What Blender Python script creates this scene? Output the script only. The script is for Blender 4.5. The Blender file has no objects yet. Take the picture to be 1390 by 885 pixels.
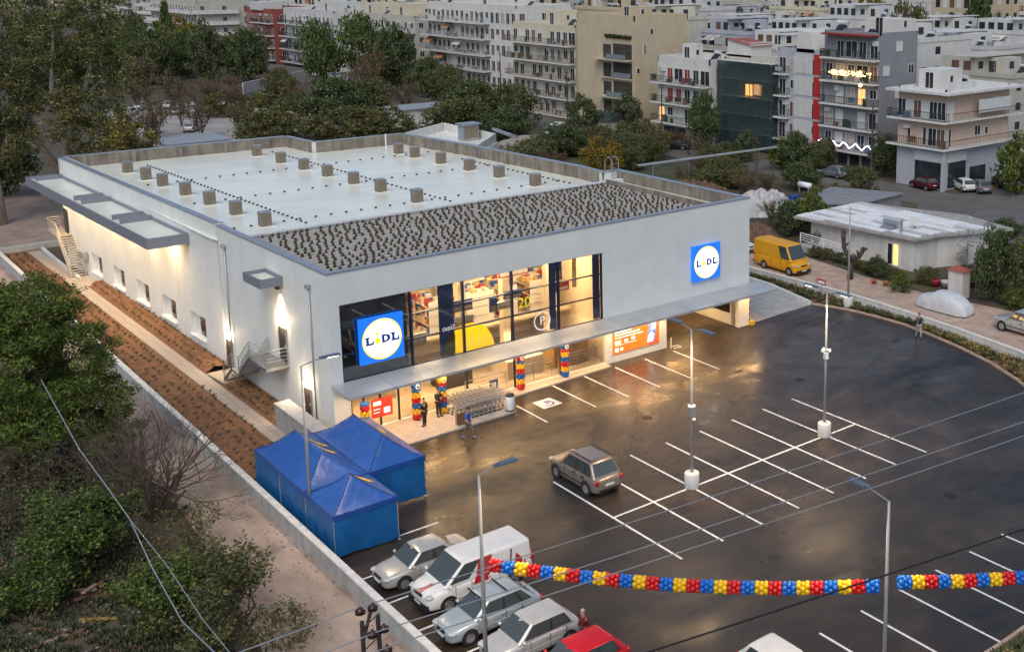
import bpy, math, random
import numpy as np
from mathutils import Matrix, Vector
random.seed(7); RNG = np.random.default_rng(11)
S = bpy.context.scene
COL = S.collection
PI = math.pi; R = math.radians

# ---------------------------------------------------------------- camera, sky, sun, exposure
def make_camera():
    yaw, pitch, roll = R(40.934), R(10.713), R(-0.047)
    fw = Vector((math.sin(yaw)*math.cos(pitch), math.cos(yaw)*math.cos(pitch), -math.sin(pitch)))
    r = Vector((math.cos(yaw), -math.sin(yaw), 0)); u = r.cross(fw)
    r2 = r*math.cos(roll)+u*math.sin(roll); u2 = -r*math.sin(roll)+u*math.cos(roll)
    c = bpy.data.cameras.new('camera'); o = bpy.data.objects.new('camera', c); COL.objects.link(o)
    M = Matrix((r2, u2, -fw)).transposed().to_4x4(); M.translation = (-24.277, -59.690, 26.443)
    o.matrix_world = M
    c.sensor_fit = 'HORIZONTAL'; c.sensor_width = 36; c.lens = 36*1561.27/1390
    c.shift_x = (695-956.01)/1390; c.shift_y = -(442.5-244.07)/1390
    c.clip_start = 0.5; c.clip_end = 3000
    S.camera = o
make_camera()
W = bpy.data.worlds.new('World'); S.world = W; W.use_nodes = True
wn = W.node_tree; bg = wn.nodes['Background']
sky = wn.nodes.new('ShaderNodeTexSky'); sky.sky_type = 'NISHITA'; sky.sun_disc = False
SUN_EL, SUN_AZ = 50.0, 228.0           # degrees, azimuth from +Y towards +X: veiled sun behind the camera
sky.sun_elevation = R(SUN_EL); sky.sun_rotation = R(SUN_AZ); sky.air_density = 1.0; sky.dust_density = 2.6; sky.ozone_density = 1.8
wn.links.new(sky.outputs[0], bg.inputs[0]); bg.inputs[1].default_value = 0.088
sl = bpy.data.lights.new('sun', 'SUN'); sl.energy = 0.7; sl.angle = R(40); sl.color = (.97, .99, 1.0)
so = bpy.data.objects.new('sun', sl); COL.objects.link(so)
sd = Vector((math.sin(R(SUN_AZ))*math.cos(R(SUN_EL)), math.cos(R(SUN_AZ))*math.cos(R(SUN_EL)), math.sin(R(SUN_EL))))
so.rotation_euler = (-sd).to_track_quat('-Z', 'Y').to_euler()
S.view_settings.view_transform = 'Standard'; S.view_settings.look = 'None'
S.view_settings.gamma = 1; S.view_settings.exposure = 0.68; S.view_settings.use_curve_mapping = False
S.cycles.use_denoising = True; S.cycles.max_bounces = 8; S.cycles.transparent_max_bounces = 12
S.cycles.caustics_reflective = False; S.cycles.caustics_refractive = False; S.cycles.sample_clamp_indirect = 6

# ---------------------------------------------------------------- mesh helpers
class MB:
    """collects shapes and links them as ONE mesh object"""
    def __init__(s): s.v = []; s.f = []; s.m = []
    def add(s, vs, fs, m=0):
        b = len(s.v); s.v += [tuple(p) for p in vs]
        for f in fs: s.f.append(tuple(b+i for i in f)); s.m.append(m)
        return s
    def box(s, x0, x1, y0, y1, z0, z1, m=0):
        return s.add([(x0,y0,z0),(x1,y0,z0),(x1,y1,z0),(x0,y1,z0),(x0,y0,z1),(x1,y0,z1),(x1,y1,z1),(x0,y1,z1)],
              [(0,3,2,1),(4,5,6,7),(0,1,5,4),(1,2,6,5),(2,3,7,6),(3,0,4,7)], m)
    def obox(s, c, ax, L, w, z0, z1, m=0):
        """box centred at c (xy), long axis ax angle, length L, width w"""
        ca, sa = math.cos(ax), math.sin(ax); P = []
        for (a, b) in ((-L/2,-w/2),(L/2,-w/2),(L/2,w/2),(-L/2,w/2)): P.append((c[0]+a*ca-b*sa, c[1]+a*sa+b*ca))
        return s.prism(P, z0, z1, m)
    def seg(s, a, b, w, z0, z1, m=0, off=0):
        """wall segment from a to b, width w, centred (off shifts to the left)"""
        dx, dy = b[0]-a[0], b[1]-a[1]; L = math.hypot(dx, dy); nx, ny = -dy/L, dx/L
        A = [(a[0]+nx*(off-w/2), a[1]+ny*(off-w/2)), (b[0]+nx*(off-w/2), b[1]+ny*(off-w/2)), (b[0]+nx*(off+w/2), b[1]+ny*(off+w/2)), (a[0]+nx*(off+w/2), a[1]+ny*(off+w/2))]
        return s.prism(A, z0, z1, m)
    def prism(s, poly, z0, z1, m=0, mtop=None):
        n = len(poly); b = len(s.v)
        s.v += [(p[0],p[1],z0) for p in poly]+[(p[0],p[1],z1) for p in poly]
        s.f.append(tuple(b+i for i in range(n-1,-1,-1))); s.m.append(m)
        s.f.append(tuple(b+n+i for i in range(n))); s.m.append(m if mtop is None else mtop)
        for i in range(n):
            j = (i+1) % n; s.f.append((b+i, b+j, b+n+j, b+n+i)); s.m.append(m)
        return s
    def quad(s, a, b, c, d, m=0): return s.add([a,b,c,d], [(0,1,2,3)], m)
    def poly(s, pts, m=0): return s.add(pts, [tuple(range(len(pts)))], m)
    def extrude(s, prof, a0, a1, axis='y', m=0):
        """profile (two coords) extruded along axis"""
        n = len(prof); b = len(s.v)
        f = {'y': lambda p,t:(p[0],t,p[1]), 'x': lambda p,t:(t,p[0],p[1]), 'z': lambda p,t:(p[0],p[1],t)}[axis]
        s.v += [f(p,a0) for p in prof]+[f(p,a1) for p in prof]
        s.f.append(tuple(b+i for i in range(n))); s.f.append(tuple(b+n+i for i in range(n-1,-1,-1))); s.m += [m,m]
        for i in range(n):
            j = (i+1) % n; s.f.append((b+i, b+n+i, b+n+j, b+j)); s.m.append(m)
        return s
    def tube(s, pts, r, n=6, m=0):
        pts = [Vector(p) for p in pts]; k = len(pts)
        rs = r if isinstance(r, (list, tuple)) else [r]*k
        b = len(s.v); up = None
        for i in range(k):
            t = (pts[min(i+1,k-1)]-pts[max(i-1,0)]).normalized()
            if up is None: up = Vector((0,0,1)) if abs(t.z) < .9 else Vector((1,0,0))
            x = up.cross(t)
            if x.length < 1e-4: x = Vector((1,0,0)).cross(t)
            x.normalize(); y = t.cross(x); up = y
            for q in range(n):
                a = 2*PI*q/n; s.v.append(tuple(pts[i]+(x*math.cos(a)+y*math.sin(a))*rs[i]))
        for i in range(k-1):
            for q in range(n):
                q2 = (q+1) % n; s.f.append((b+i*n+q, b+i*n+q2, b+(i+1)*n+q2, b+(i+1)*n+q)); s.m.append(m)
        s.f.append(tuple(b+q for q in range(n-1,-1,-1))); s.f.append(tuple(b+(k-1)*n+q for q in range(n))); s.m += [m,m]
        return s
    def cyl(s, x, y, z0, z1, r0, r1=None, n=12, m=0): return s.tube([(x,y,z0),(x,y,z1)], [r0, r0 if r1 is None else r1], n, m)
    def lathe(s, prof, n=14, c=(0,0,0), m=0):
        """prof = list of (r, z)"""
        b = len(s.v); k = len(prof)
        for r, z in prof:
            for q in range(n):
                a = 2*PI*q/n; s.v.append((c[0]+r*math.cos(a), c[1]+r*math.sin(a), c[2]+z))
        for i in range(k-1):
            for q in range(n):
                q2 = (q+1) % n; s.f.append((b+i*n+q, b+i*n+q2, b+(i+1)*n+q2, b+(i+1)*n+q)); s.m.append(m)
        s.f.append(tuple(b+q for q in range(n-1,-1,-1))); s.f.append(tuple(b+(k-1)*n+q for q in range(n))); s.m += [m,m]
        return s
    def ball(s, c, r, n=8, k=5, m=0, sz=1.0):
        prof = [(max(r*math.sin(PI*i/k), r*.02), -r*sz*math.cos(PI*i/k)) for i in range(k+1)]
        return s.lathe(prof, n, c, m)
    def build(s, name, mats, parent=None, smooth=False, loc=None, rz=0, mesh_only=False):
        me = bpy.data.meshes.new(name); me.from_pydata(s.v, [], s.f)
        for mt in (mats if isinstance(mats, (list, tuple)) else [mats]): me.materials.append(mt)
        if any(s.m): me.polygons.foreach_set('material_index', s.m)
        if smooth: me.polygons.foreach_set('use_smooth', [True]*len(s.f))
        me.update()
        if mesh_only: return me
        return obj(name, me, parent, loc, rz)

def obj(name, data, parent=None, loc=None, rz=0):
    o = bpy.data.objects.new(name, data); COL.objects.link(o)
    if parent: o.parent = parent
    if loc: o.location = loc
    if rz: o.rotation_euler = (0,0,rz)
    return o
def tag(o, label=None, cat=None, group=None, kind=None):
    if label: o['label'] = label
    if cat: o['category'] = cat
    if group: o['group'] = group
    if kind: o['kind'] = kind
    return o
def thing(name, label, cat, loc=(0,0,0), rz=0, group=None):
    return tag(obj(name, None, None, loc, rz), label, cat, group)
def copy_tree(o, parent=None):
    c = o.copy(); COL.objects.link(c); c.parent = parent
    for ch in list(o.children): copy_tree(ch, c)
    return c
def dup(o, loc, rz=0, label=None, sc=None):
    c = copy_tree(o); c.location = loc; c.rotation_euler = (0,0,rz)
    if sc: c.scale = sc if isinstance(sc, tuple) else (sc,sc,sc)
    if label: c['label'] = label
    return c
def shade_auto(o, ang=40):
    me = o.data; me.polygons.foreach_set('use_smooth', [True]*len(me.polygons))
    me.set_sharp_from_angle(angle=R(ang))

# ---------------------------------------------------------------- materials
MATS = {}
def srgb(h):
    h = h.lstrip('#'); return tuple(((int(h[i:i+2],16)/255)**2.2) for i in (0,2,4))
def mat(name, col=(.5,.5,.5), rough=.6, metal=0, var=.15, scale=2.0, bump=0, bscale=None, emis=None, estr=0, spec=.5, col2=None, stretch=None, streak=0, leaf=False, detail=4):
    if name in MATS: return MATS[name]
    if isinstance(col, str): col = srgb(col)
    if isinstance(col2, str): col2 = srgb(col2)
    m = bpy.data.materials.new(name); m.use_nodes = True; MATS[name] = m
    nt = m.node_tree; N = nt.nodes; Lk = nt.links; b = N['Principled BSDF']
    b.inputs['Roughness'].default_value = rough; b.inputs['Metallic'].default_value = metal
    b.inputs['Specular IOR Level'].default_value = spec
    m.diffuse_color = (*col, 1)
    if var or col2 or bump or leaf:
        tc = N.new('ShaderNodeTexCoord'); src = tc.outputs['Object']
        if stretch:
            mp = N.new('ShaderNodeMapping'); mp.inputs['Scale'].default_value = stretch; Lk.new(src, mp.inputs[0]); src = mp.outputs[0]
        nz = N.new('ShaderNodeTexNoise'); nz.inputs['Scale'].default_value = scale; nz.inputs['Detail'].default_value = detail; nz.inputs['Roughness'].default_value = .6
        Lk.new(src, nz.inputs['Vector'])
        rp = N.new('ShaderNodeValToRGB'); rp.color_ramp.elements[0].position = .32; rp.color_ramp.elements[1].position = .68
        c0 = tuple(c*(1-var) for c in col); c1 = col2 or tuple(min(1, c*(1+var)) for c in col)
        rp.color_ramp.elements[0].color = (*c0,1); rp.color_ramp.elements[1].color = (*c1,1)
        fac = nz.outputs['Fac']
        if leaf:
            ge = N.new('ShaderNodeNewGeometry'); mx = N.new('ShaderNodeMath'); mx.operation = 'MULTIPLY_ADD'
            mx.inputs[1].default_value = .55; Lk.new(ge.outputs['Random Per Island'], mx.inputs[0])
            m2 = N.new('ShaderNodeMath'); m2.operation = 'MULTIPLY'; m2.inputs[1].default_value = .55; Lk.new(fac, m2.inputs[0]); Lk.new(m2.outputs[0], mx.inputs[2]); fac = mx.outputs[0]
        Lk.new(fac, rp.inputs['Fac']); out = rp.outputs['Color']
        if streak:
            mp2 = N.new('ShaderNodeMapping'); mp2.inputs['Scale'].default_value = (1.6,1.6,.12); Lk.new(tc.outputs['Object'], mp2.inputs[0])
            n2 = N.new('ShaderNodeTexNoise'); n2.inputs['Scale'].default_value = 1.1; n2.inputs['Detail'].default_value = 5; Lk.new(mp2.outputs[0], n2.inputs['Vector'])
            r2 = N.new('ShaderNodeValToRGB'); r2.color_ramp.elements[0].position = .38; r2.color_ramp.elements[1].position = .6
            r2.color_ramp.elements[0].color = (1-streak,)*3+(1,); r2.color_ramp.elements[1].color = (1,1,1,1); Lk.new(n2.outputs['Fac'], r2.inputs['Fac'])
            mm = N.new('ShaderNodeMix'); mm.data_type = 'RGBA'; mm.blend_type = 'MULTIPLY'; mm.inputs['Factor'].default_value = 1
            Lk.new(out, mm.inputs['A']); Lk.new(r2.outputs['Color'], mm.inputs['B']); out = mm.outputs['Result']
        Lk.new(out, b.inputs['Base Color'])
        if bump:
            nb = N.new('ShaderNodeTexNoise'); nb.inputs['Scale'].default_value = bscale or scale*6; nb.inputs['Detail'].default_value = 5; Lk.new(src, nb.inputs['Vector'])
            bp = N.new('ShaderNodeBump'); bp.inputs['Strength'].default_value = bump; bp.inputs['Distance'].default_value = .05
            Lk.new(nb.outputs['Fac'], bp.inputs['Height']); Lk.new(bp.outputs[0], b.inputs['Normal'])
    else:
        b.inputs['Base Color'].default_value = (*col,1)
    if emis is not None:
        if isinstance(emis, str): emis = srgb(emis)
        b.inputs['Emission Color'].default_value = (*emis,1); b.inputs['Emission Strength'].default_value = estr
    if leaf:
        b.inputs['Subsurface Weight'].default_value = 0
        tr = N.new('ShaderNodeBsdfTranslucent'); Lk.new(out, tr.inputs['Color']); ms = N.new('ShaderNodeMixShader'); ms.inputs[0].default_value = .25
        Lk.new(b.outputs[0], ms.inputs[1]); Lk.new(tr.outputs[0], ms.inputs[2]); Lk.new(ms.outputs[0], N['Material Output'].inputs['Surface'])
    return m
def glass_mat(name, tint=(.9,.93,.93), refl=.12, rough=.03):
    if name in MATS: return MATS[name]
    m = bpy.data.materials.new(name); m.use_nodes = True; MATS[name] = m
    nt = m.node_tree; N = nt.nodes; Lk = nt.links; N.remove(N['Principled BSDF'])
    t = N.new('ShaderNodeBsdfTransparent'); t.inputs[0].default_value = (*tint,1)
    g = N.new('ShaderNodeBsdfGlossy'); g.inputs['Roughness'].default_value = rough; g.inputs['Color'].default_value = (.9,.93,.95,1)
    fr = N.new('ShaderNodeFresnel'); fr.inputs['IOR'].default_value = 1.5
    ad = N.new('ShaderNodeMath'); ad.operation = 'ADD'; ad.inputs[1].default_value = refl; ad.use_clamp = True; Lk.new(fr.outputs[0], ad.inputs[0])
    mx = N.new('ShaderNodeMixShader'); Lk.new(ad.outputs[0], mx.inputs[0]); Lk.new(t.outputs[0], mx.inputs[1]); Lk.new(g.outputs[0], mx.inputs[2])
    Lk.new(mx.outputs[0], N['Material Output'].inputs['Surface'])
    return m
def emit(name, col, strength): return mat(name, col, .5, 0, 0, emis=col, estr=strength)

def lamp(kind, name, loc, energy, col, parent=None, size=.3, size_y=None, aim=(0,0,-1), spot=100, blend=.6):
    l = bpy.data.lights.new(name, kind); l.energy = energy; l.color = col
    if kind == 'AREA':
        l.size = size
        if size_y: l.shape = 'RECTANGLE'; l.size_y = size_y
    else: l.shadow_soft_size = size
    if kind == 'SPOT': l.spot_size = R(spot); l.spot_blend = blend
    o = obj(name, l, parent, loc)
    o.rotation_euler = Vector(aim).to_track_quat('-Z','Y').to_euler()
    return o
WARM = (1.0, .56, .22); WARM2 = (1.0, .72, .42)
# ---------------------------------------------------------------- ground, asphalt, lane, garden
def asphalt_mat():
    m = bpy.data.materials.new('wet_asphalt'); m.use_nodes = True
    N = m.node_tree.nodes; Lk = m.node_tree.links; b = N['Principled BSDF']
    tc = N.new('ShaderNodeTexCoord')
    def noise(sc, det=4, stretch=(1,1,1), dist=0, rough=.55, rot=0):
        mp = N.new('ShaderNodeMapping'); mp.inputs['Scale'].default_value = stretch; mp.inputs['Rotation'].default_value = (0,0,rot); Lk.new(tc.outputs['Object'], mp.inputs[0])
        n = N.new('ShaderNodeTexNoise'); n.inputs['Scale'].default_value = sc; n.inputs['Detail'].default_value = det; n.inputs['Distortion'].default_value = dist; n.inputs['Roughness'].default_value = rough
        Lk.new(mp.outputs[0], n.inputs['Vector']); return n.outputs['Fac']
    def ramp(f, p0, p1, c0, c1):
        r = N.new('ShaderNodeValToRGB'); r.color_ramp.elements[0].position = p0; r.color_ramp.elements[1].position = p1
        r.color_ramp.elements[0].color = (*c0,1); r.color_ramp.elements[1].color = (*c1,1); Lk.new(f, r.inputs[0]); return r.outputs['Color']
    def mixc(f, a, c):
        x = N.new('ShaderNodeMix'); x.data_type = 'RGBA'; Lk.new(f, x.inputs['Factor']); Lk.new(a, x.inputs['A']); Lk.new(c, x.inputs['B']); return x.outputs['Result']
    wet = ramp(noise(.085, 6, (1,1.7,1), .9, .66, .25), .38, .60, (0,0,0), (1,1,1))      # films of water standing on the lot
    base_dry = ramp(noise(60, 2), .3, .7, (.018,.0175,.0185), (.037,.036,.037))
    base_wet = ramp(noise(.5, 5), .3, .7, (.034,.024,.015), (.078,.054,.034))
    Lk.new(mixc(wet, base_dry, base_wet), b.inputs['Base Color'])
    r_dry = ramp(noise(1.2, 5), .3, .7, (.36,)*3, (.55,)*3)
    r_wet = ramp(noise(.6, 5, (1,1.5,1)), .3, .75, (.17,)*3, (.34,)*3)
    Lk.new(mixc(wet, r_dry, r_wet), b.inputs['Roughness'])
    Lk.new(ramp(wet, 0, 1, (.20,)*3, (.42,)*3), b.inputs['Specular IOR Level'])
    Lk.new(ramp(wet, 0, 1, (.85,.9,1.0), (1.0,.76,.52)), b.inputs['Specular Tint'])   # warm reflected light put into the tint of wet patches, dry ones cooler
    bp = N.new('ShaderNodeBump'); bp.inputs['Distance'].default_value = .02
    st = ramp(wet, 0, 1, (.35,)*3, (.05,)*3); Lk.new(st, bp.inputs['Strength']); Lk.new(noise(45, 3), bp.inputs['Height']); Lk.new(bp.outputs[0], b.inputs['Normal'])
    return m
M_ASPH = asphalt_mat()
M_EARTH = mat('dark_earth', (.105,.070,.045), .9, var=.5, scale=.22, bump=.6, bscale=3, col2=(.115,.095,.055), detail=8)
M_LANE = mat('gravel_lane', (.37,.275,.21), .9, var=.3, scale=.8, bump=.8, bscale=18, detail=12, col2=(.46,.36,.29), stretch=(1,.45,1))
M_SOIL = mat('red_soil', (.185,.085,.038), .95, var=.4, scale=2.5, bump=1.0, bscale=9, detail=8)
M_PAVE = mat('beige_paving', (.40,.33,.26), .75, var=.14, scale=3, bump=.2)
M_CONC = mat('concrete', (.42,.41,.38), .8, var=.14, scale=1.5, bump=.2, streak=.15)
M_CONCW = mat('painted_concrete', (.66,.65,.61), .65, var=.08, scale=2, bump=.15, streak=.14)
M_LINE = mat('road_paint', (.72,.72,.70), .55, var=.12, scale=6)
M_STREET = mat('street_asphalt', (.13,.118,.105), .7, var=.2, scale=.4)
M_GRASS = mat('grass_patch', (.060,.066,.030), .9, var=.45, scale=.5, bump=.6, bscale=6)

def sheet(name, pts, z, m, subdiv=None):
    o = MB().poly([(x,y,z) for x, y in pts]).build(name, m); tag(o, kind='structure'); return o
sheet('ground', [(-1200,-400),(2000,-400),(2000,2200),(-1200,2200)], -.03, M_EARTH)
KERB = [(39.05,.45),(39.7,-1.2),(40.15,-3.1),(40.4,-5.4),(40.4,-7.6),(40.0,-10.2),(39.35,-13.2),(38.35,-16.5),(36.9,-19.7),(34.6,-23.4),(31.5,-27.4),(27.5,-31.4),(23.0,-34.4),(18,-36.0),(11.8,-36.2)]
LOT = [(-6.0,-70),(-6.0,-2.0),(-.4,-2.0),(-.4,.2),(24.0,.2),(24.0,10),(30.8,10),(30.8,.2),(39.05,.45)]+KERB[1:]+[(2,-36.3),(2,-70)]
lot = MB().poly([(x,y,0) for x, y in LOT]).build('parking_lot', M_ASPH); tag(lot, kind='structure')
kb = MB()
for a, c in zip(KERB[:-1], KERB[1:]): kb.seg(a, c, .16, -.02, .13, 0, .08)
tag(kb.build('kerb', mat('sandstone_kerb', (.46,.34,.26), .8, var=.15, scale=1.5, bump=.2)), kind='structure')
kb = MB().box(2, 11.8, -36.36, -36.2, -.02, .13); tag(kb.build('kerb', MATS['sandstone_kerb']), kind='structure')
# painted lines, each a piece of the lot
def pline(x0, y0, x1, y1, w=.12, z=.004):
    o = MB(); dx, dy = x1-x0, y1-y0; L = math.hypot(dx, dy); nx, ny = -dy/L*w/2, dx/L*w/2
    o.quad((x0-nx,y0-ny,z),(x1-nx,y1-ny,z),(x1+nx,y1+ny,z),(x0+nx,y0+ny,z)); return o.build('parking_line', M_LINE, lot)
for k in range(8): pline(6.28+2.5*k, -17.70+5.2, 6.28+2.5*k, -17.70-5.2)
pline(6.2, -17.70, 6.28+17.5, -17.70, z=.0045)
for k in range(5): pline(13.91+2.5*k, -.85, 13.91+2.5*k, -5.62)
pline(10.39, -2.3, 10.39, -5.68)
for k in range(8): pline(6.71+2.476*k, -31.0, 6.71+2.476*k, -36.15)
for yy in (-12.55,-15.08,-17.62,-20.3,-22.9,-25.45,-28.0): pline(-5.6, yy, -.35, yy)
# disabled bay mark
dm = MB(); dm.quad((11.35,-3.85,.005),(12.75,-3.80,.005),(12.62,-2.5,.005),(11.35,-2.55,.005)); dmo = dm.build('disabled_mark', M_LINE, lot)
dm = MB(); cx, cy = 12.02, -3.25
for a0 in range(-150, 100, 25):
    a, c = R(a0), R(a0+25); dm.quad((cx+.42*math.cos(a),cy+.42*math.sin(a),.009),(cx+.42*math.cos(c),cy+.42*math.sin(c),.009),(cx+.3*math.cos(c),cy+.3*math.sin(c),.009),(cx+.3*math.cos(a),cy+.3*math.sin(a),.009))
dm.quad((cx-.05,cy-.1,.009),(cx+.06,cy-.1,.009),(cx+.06,cy+.45,.009),(cx-.05,cy+.45,.009)); dm.quad((cx+.06,cy+.1,.009),(cx+.35,cy+.1,.009),(cx+.35,cy+.2,.009),(cx+.06,cy+.2,.009))
dm.build('wheelchair_symbol', mat('sign_blue_paint', (.03,.05,.25), .5, var=.1), dmo)

for k, (x, y) in enumerate([(3.2,-11.5),(15.2,-9.0),(26.5,-10.5),(9.5,-25.5),(20.5,-27.0),(31.5,-16)]):
    mh = MB(); mh.poly([(x+.32*math.cos(R(a)),y+.32*math.sin(R(a)),.0055) for a in range(0,360,20)]); mh.build('manhole_cover', mat('cast_iron', (.03,.028,.026), .5, .5, var=.3, scale=12), lot)
for k, (x, y) in enumerate([(10.2,-6.6),(24.5,-6.8),(37.2,-9.5),(-.2,-30)]):
    mh = MB(); [mh.quad((x-.35,y-.2+q*.08,.0055),(x+.35,y-.2+q*.08,.0055),(x+.35,y-.16+q*.08,.0055),(x-.35,y-.16+q*.08,.0055)) for q in range(5)]; mh.build('drain_grate', MATS['cast_iron'], lot)
# entrance pavement and the strip below the shop window
pv = MB().prism([(-.4,-3.45),(9.75,-3.2),(10.15,-1.6),(10.3,-1.15),(18.75,-.62),(18.75,.02),(-.4,.02)], -.02, .10, 0)
tag(pv.build('entrance_pavement', mat('entrance_concrete', (.46,.40,.34), .5, var=.14, scale=2, bump=.1)), kind='structure')
# loading ramp on the right
rp = MB().prism([(31.95,.1),(39.0,.55),(40.1,6.0),(40.6,16),(31.95,16)], -.02, .012, 0)
rmp = rp.build('loading_ramp', M_CONC); tag(rmp, kind='structure')
k2 = MB().seg((38.95,.6),(40.1,6.2), .35, .0, .28); k2.seg((40.1,6.2),(40.5,16), .35, .0, .28); k2.build('ramp_kerb', M_CONCW, rmp)
# lane beyond the wall, road on the right, street behind
sheet('dirt_lane', [(-6.2,-60),(-6.2,58),(-8.6,62),(-9.3,40),(-9.0,22),(-9.6,8),(-9.3,-4),(-10.2,-14),(-11.4,-24),(-13,-60)], -.012, M_LANE)
sheet('dirt_yard', [(-40,62),(10,60),(14,66),(16,96),(-40,110)], -.014, mat('trampled_earth', (.30,.225,.17), .9, var=.25, scale=.5, bump=.4, bscale=8))
sheet('dirt_road', [(42.0,18),(42.0,-4),(41.6,-10),(40.9,-17),(39,-22),(35,-28),(46,-34),(50,-20),(49.3,-10),(48.3,-3),(48.6,4),(49.6,12),(49.5,24)], -.012, mat('dirt_road_gravel', (.47,.335,.25), .9, var=.22, scale=.9, bump=.5, bscale=22, detail=8))
sheet('street', [(76.5,-20),(83,-22),(83.5,60),(82.5,90),(88,130),(92,180),(88,270),(80,270),(84,180),(78,120),(75,80)], -.013, M_STREET)
sheet('side_street', [(60,-2),(130,8),(130,19.5),(83,19.5),(76,19.5),(60,8)], -.010, M_STREET)
sheet('car_park_gravel', [(24,118),(64,112),(74,112),(76,124),(64,124),(58,134),(46,172),(28,170)], -.015, mat('pale_gravel', (.34,.31,.28), .9, var=.2, scale=.3))
sheet('grass_field', [(44,30),(60,34),(76,60),(74,98),(60,98),(46,80)], -.016, M_GRASS)
# garden beds either side of the path
def PX(y): return -2.3-.017*y
bed = MB(); n = 60
def bed_strip(xa, xb, y0, y1, nx, ny, hmax):
    b0 = len(bed.v)
    for j in range(ny+1):
        for i in range(nx+1):
            y = y0+(y1-y0)*j/ny; x = xa(y)+(xb(y)-xa(y))*i/nx
            e = min(i, nx-i)/nx; bed.v.append((x, y, .0+hmax*min(1, e*3.2)*(.75+.5*random.random())))
    for j in range(ny):
        for i in range(nx):
            a = b0+j*(nx+1)+i; bed.f.append((a,a+1,a+nx+2,a+nx+1)); bed.m.append(0)
bed_strip(lambda y: -6.0, lambda y: PX(y)-.5, -2.2, 59.5, 14, 190, .18)
bed_strip(lambda y: PX(y)+.5, lambda y: -.1-.02*max(0,y-10), 15.8, 43.4, 9, 100, .35)
bed_strip(lambda y: PX(y)+.5, lambda y: -.05, -.2, 13.0, 8, 45, .12)
tag(bed.build('garden_soil', M_SOIL, smooth=True), kind='structure')
path = MB()
for y0 in range(0, 60, 2): path.prism([(PX(y0)-.5,y0),(PX(y0)+.5,y0),(PX(y0+2)+.5,y0+2),(PX(y0+2)-.5,y0+2)], -.02, .02)
pth = path.build('path', mat('path_joints', (.20,.16,.12), .9, var=.2)); tag(pth, kind='structure')
slab = MB().box(-.236,.236,-.236,.236,.0,.035).build('paving_slab', M_PAVE, mesh_only=True)
yy = .25
while yy < 59.8:
    for i in (-1, 1): o = obj('paving_slab', slab, pth, (PX(yy)+i*.245, yy, .021+random.uniform(-.004,.006)))
    yy += .49
pf = MB().prism([(PX(46)+.52,43.5),(-1.0,43.5),(-1.15,49.4),(PX(49)+.52,49.4)], -.02, .05); pf.prism([(-1.75,13.0),(-.1,13.0),(-.1,15.7),(-2.0,15.7)], -.02, .05)
tag(pf.build('paved_landing', M_PAVE), kind='structure')
tag(MB().box(PX(52)+.5, PX(52)+.72, 45.8, 60, -.02, .30).build('path_edging_wall', M_CONCW), 'short pale edging wall beside the path at the far stair', 'low wall')
tag(MB().box(-8.5, 1, 61.2, 62.0, -.02, .35).build('low_wall', M_CONC), 'low grey concrete wall closing the garden at the far end', 'low wall')
# seedlings in the beds: far too many to count
sd = MB()
def tuft(mb, x, y, z, r, h, k=5, m=0):
    a0 = random.random()*6
    for i in range(k):
        a = a0+i*2*PI/k; ca, sa = math.cos(a), math.sin(a); w = r*.45
        mb.add([(x-sa*w*.3,y+ca*w*.3,z),(x+sa*w*.3,y-ca*w*.3,z),(x+ca*r+sa*w*.5,y+sa*r-ca*w*.5,z+h*random.uniform(.6,1)),(x+ca*r-sa*w*.5,y+sa*r+ca*w*.5,z+h*random.uniform(.7,1.1))], [(0,1,2,3)], m)
yy = -1.5
while yy < 59:
    for xr in np.arange(-5.6, PX(yy)-.6, .62):
        if random.random() < .9: tuft(sd, xr+random.uniform(-.1,.1), yy+random.uniform(-.14,.14)+(.3 if int(xr*10) % 2 else 0), .14, .15, .22, 5, 1 if random.random() < .12 else 0)
    yy += .82
yy = 16.4
while yy < 43:
    for xr in np.arange(PX(yy)+.75, -.5, .55):
        if random.random() < .9: tuft(sd, xr+random.uniform(-.08,.08), yy+random.uniform(-.12,.12), .27, .14, .2, 5, 1 if random.random() < .15 else 0)
    yy += .8
yy = .4
while yy < 12.5:
    for xr in np.arange(PX(yy)+.75, -.3, .55): tuft(sd, xr, yy+random.uniform(-.1,.1), .1, .15, .2, 5, 1 if random.random() < .4 else 0)
    yy += .7
tag(sd.build('bed_seedlings', [mat('seedling_leaf', (.045,.055,.02), .8, var=.4, scale=3), mat('dry_seedling_leaf', (.22,.13,.03), .8, var=.3, scale=3)]), 'small dark seedlings planted in rows in the soil beds', 'seedlings', kind='stuff')

# white wall between lot and lane, with coping
rw = thing('boundary_wall', 'long low pale concrete wall between the parking lot and the dirt lane', 'low wall', (-6.1,-20,0))
WL = [(-6.25,60),(-6.12,19),(-5.98,-4),(-5.98,-30),(-6.1,-70)]
m_ = MB(); c_ = MB()
for a, c in zip(WL[:-1], WL[1:]):
    m_.seg((a[0]+6.1,a[1]+20),(c[0]+6.1,c[1]+20), .24, -.1, .72, 0, -.1); c_.seg((a[0]+6.1,a[1]+20),(c[0]+6.1,c[1]+20), .32, .722, .80, 0, -.1)
m_.build('wall', mat('grey_render', (.40,.41,.40), .8, var=.12, scale=1.2, streak=.2, bump=.15), rw); c_.build('coping', M_CONCW, rw)
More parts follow.
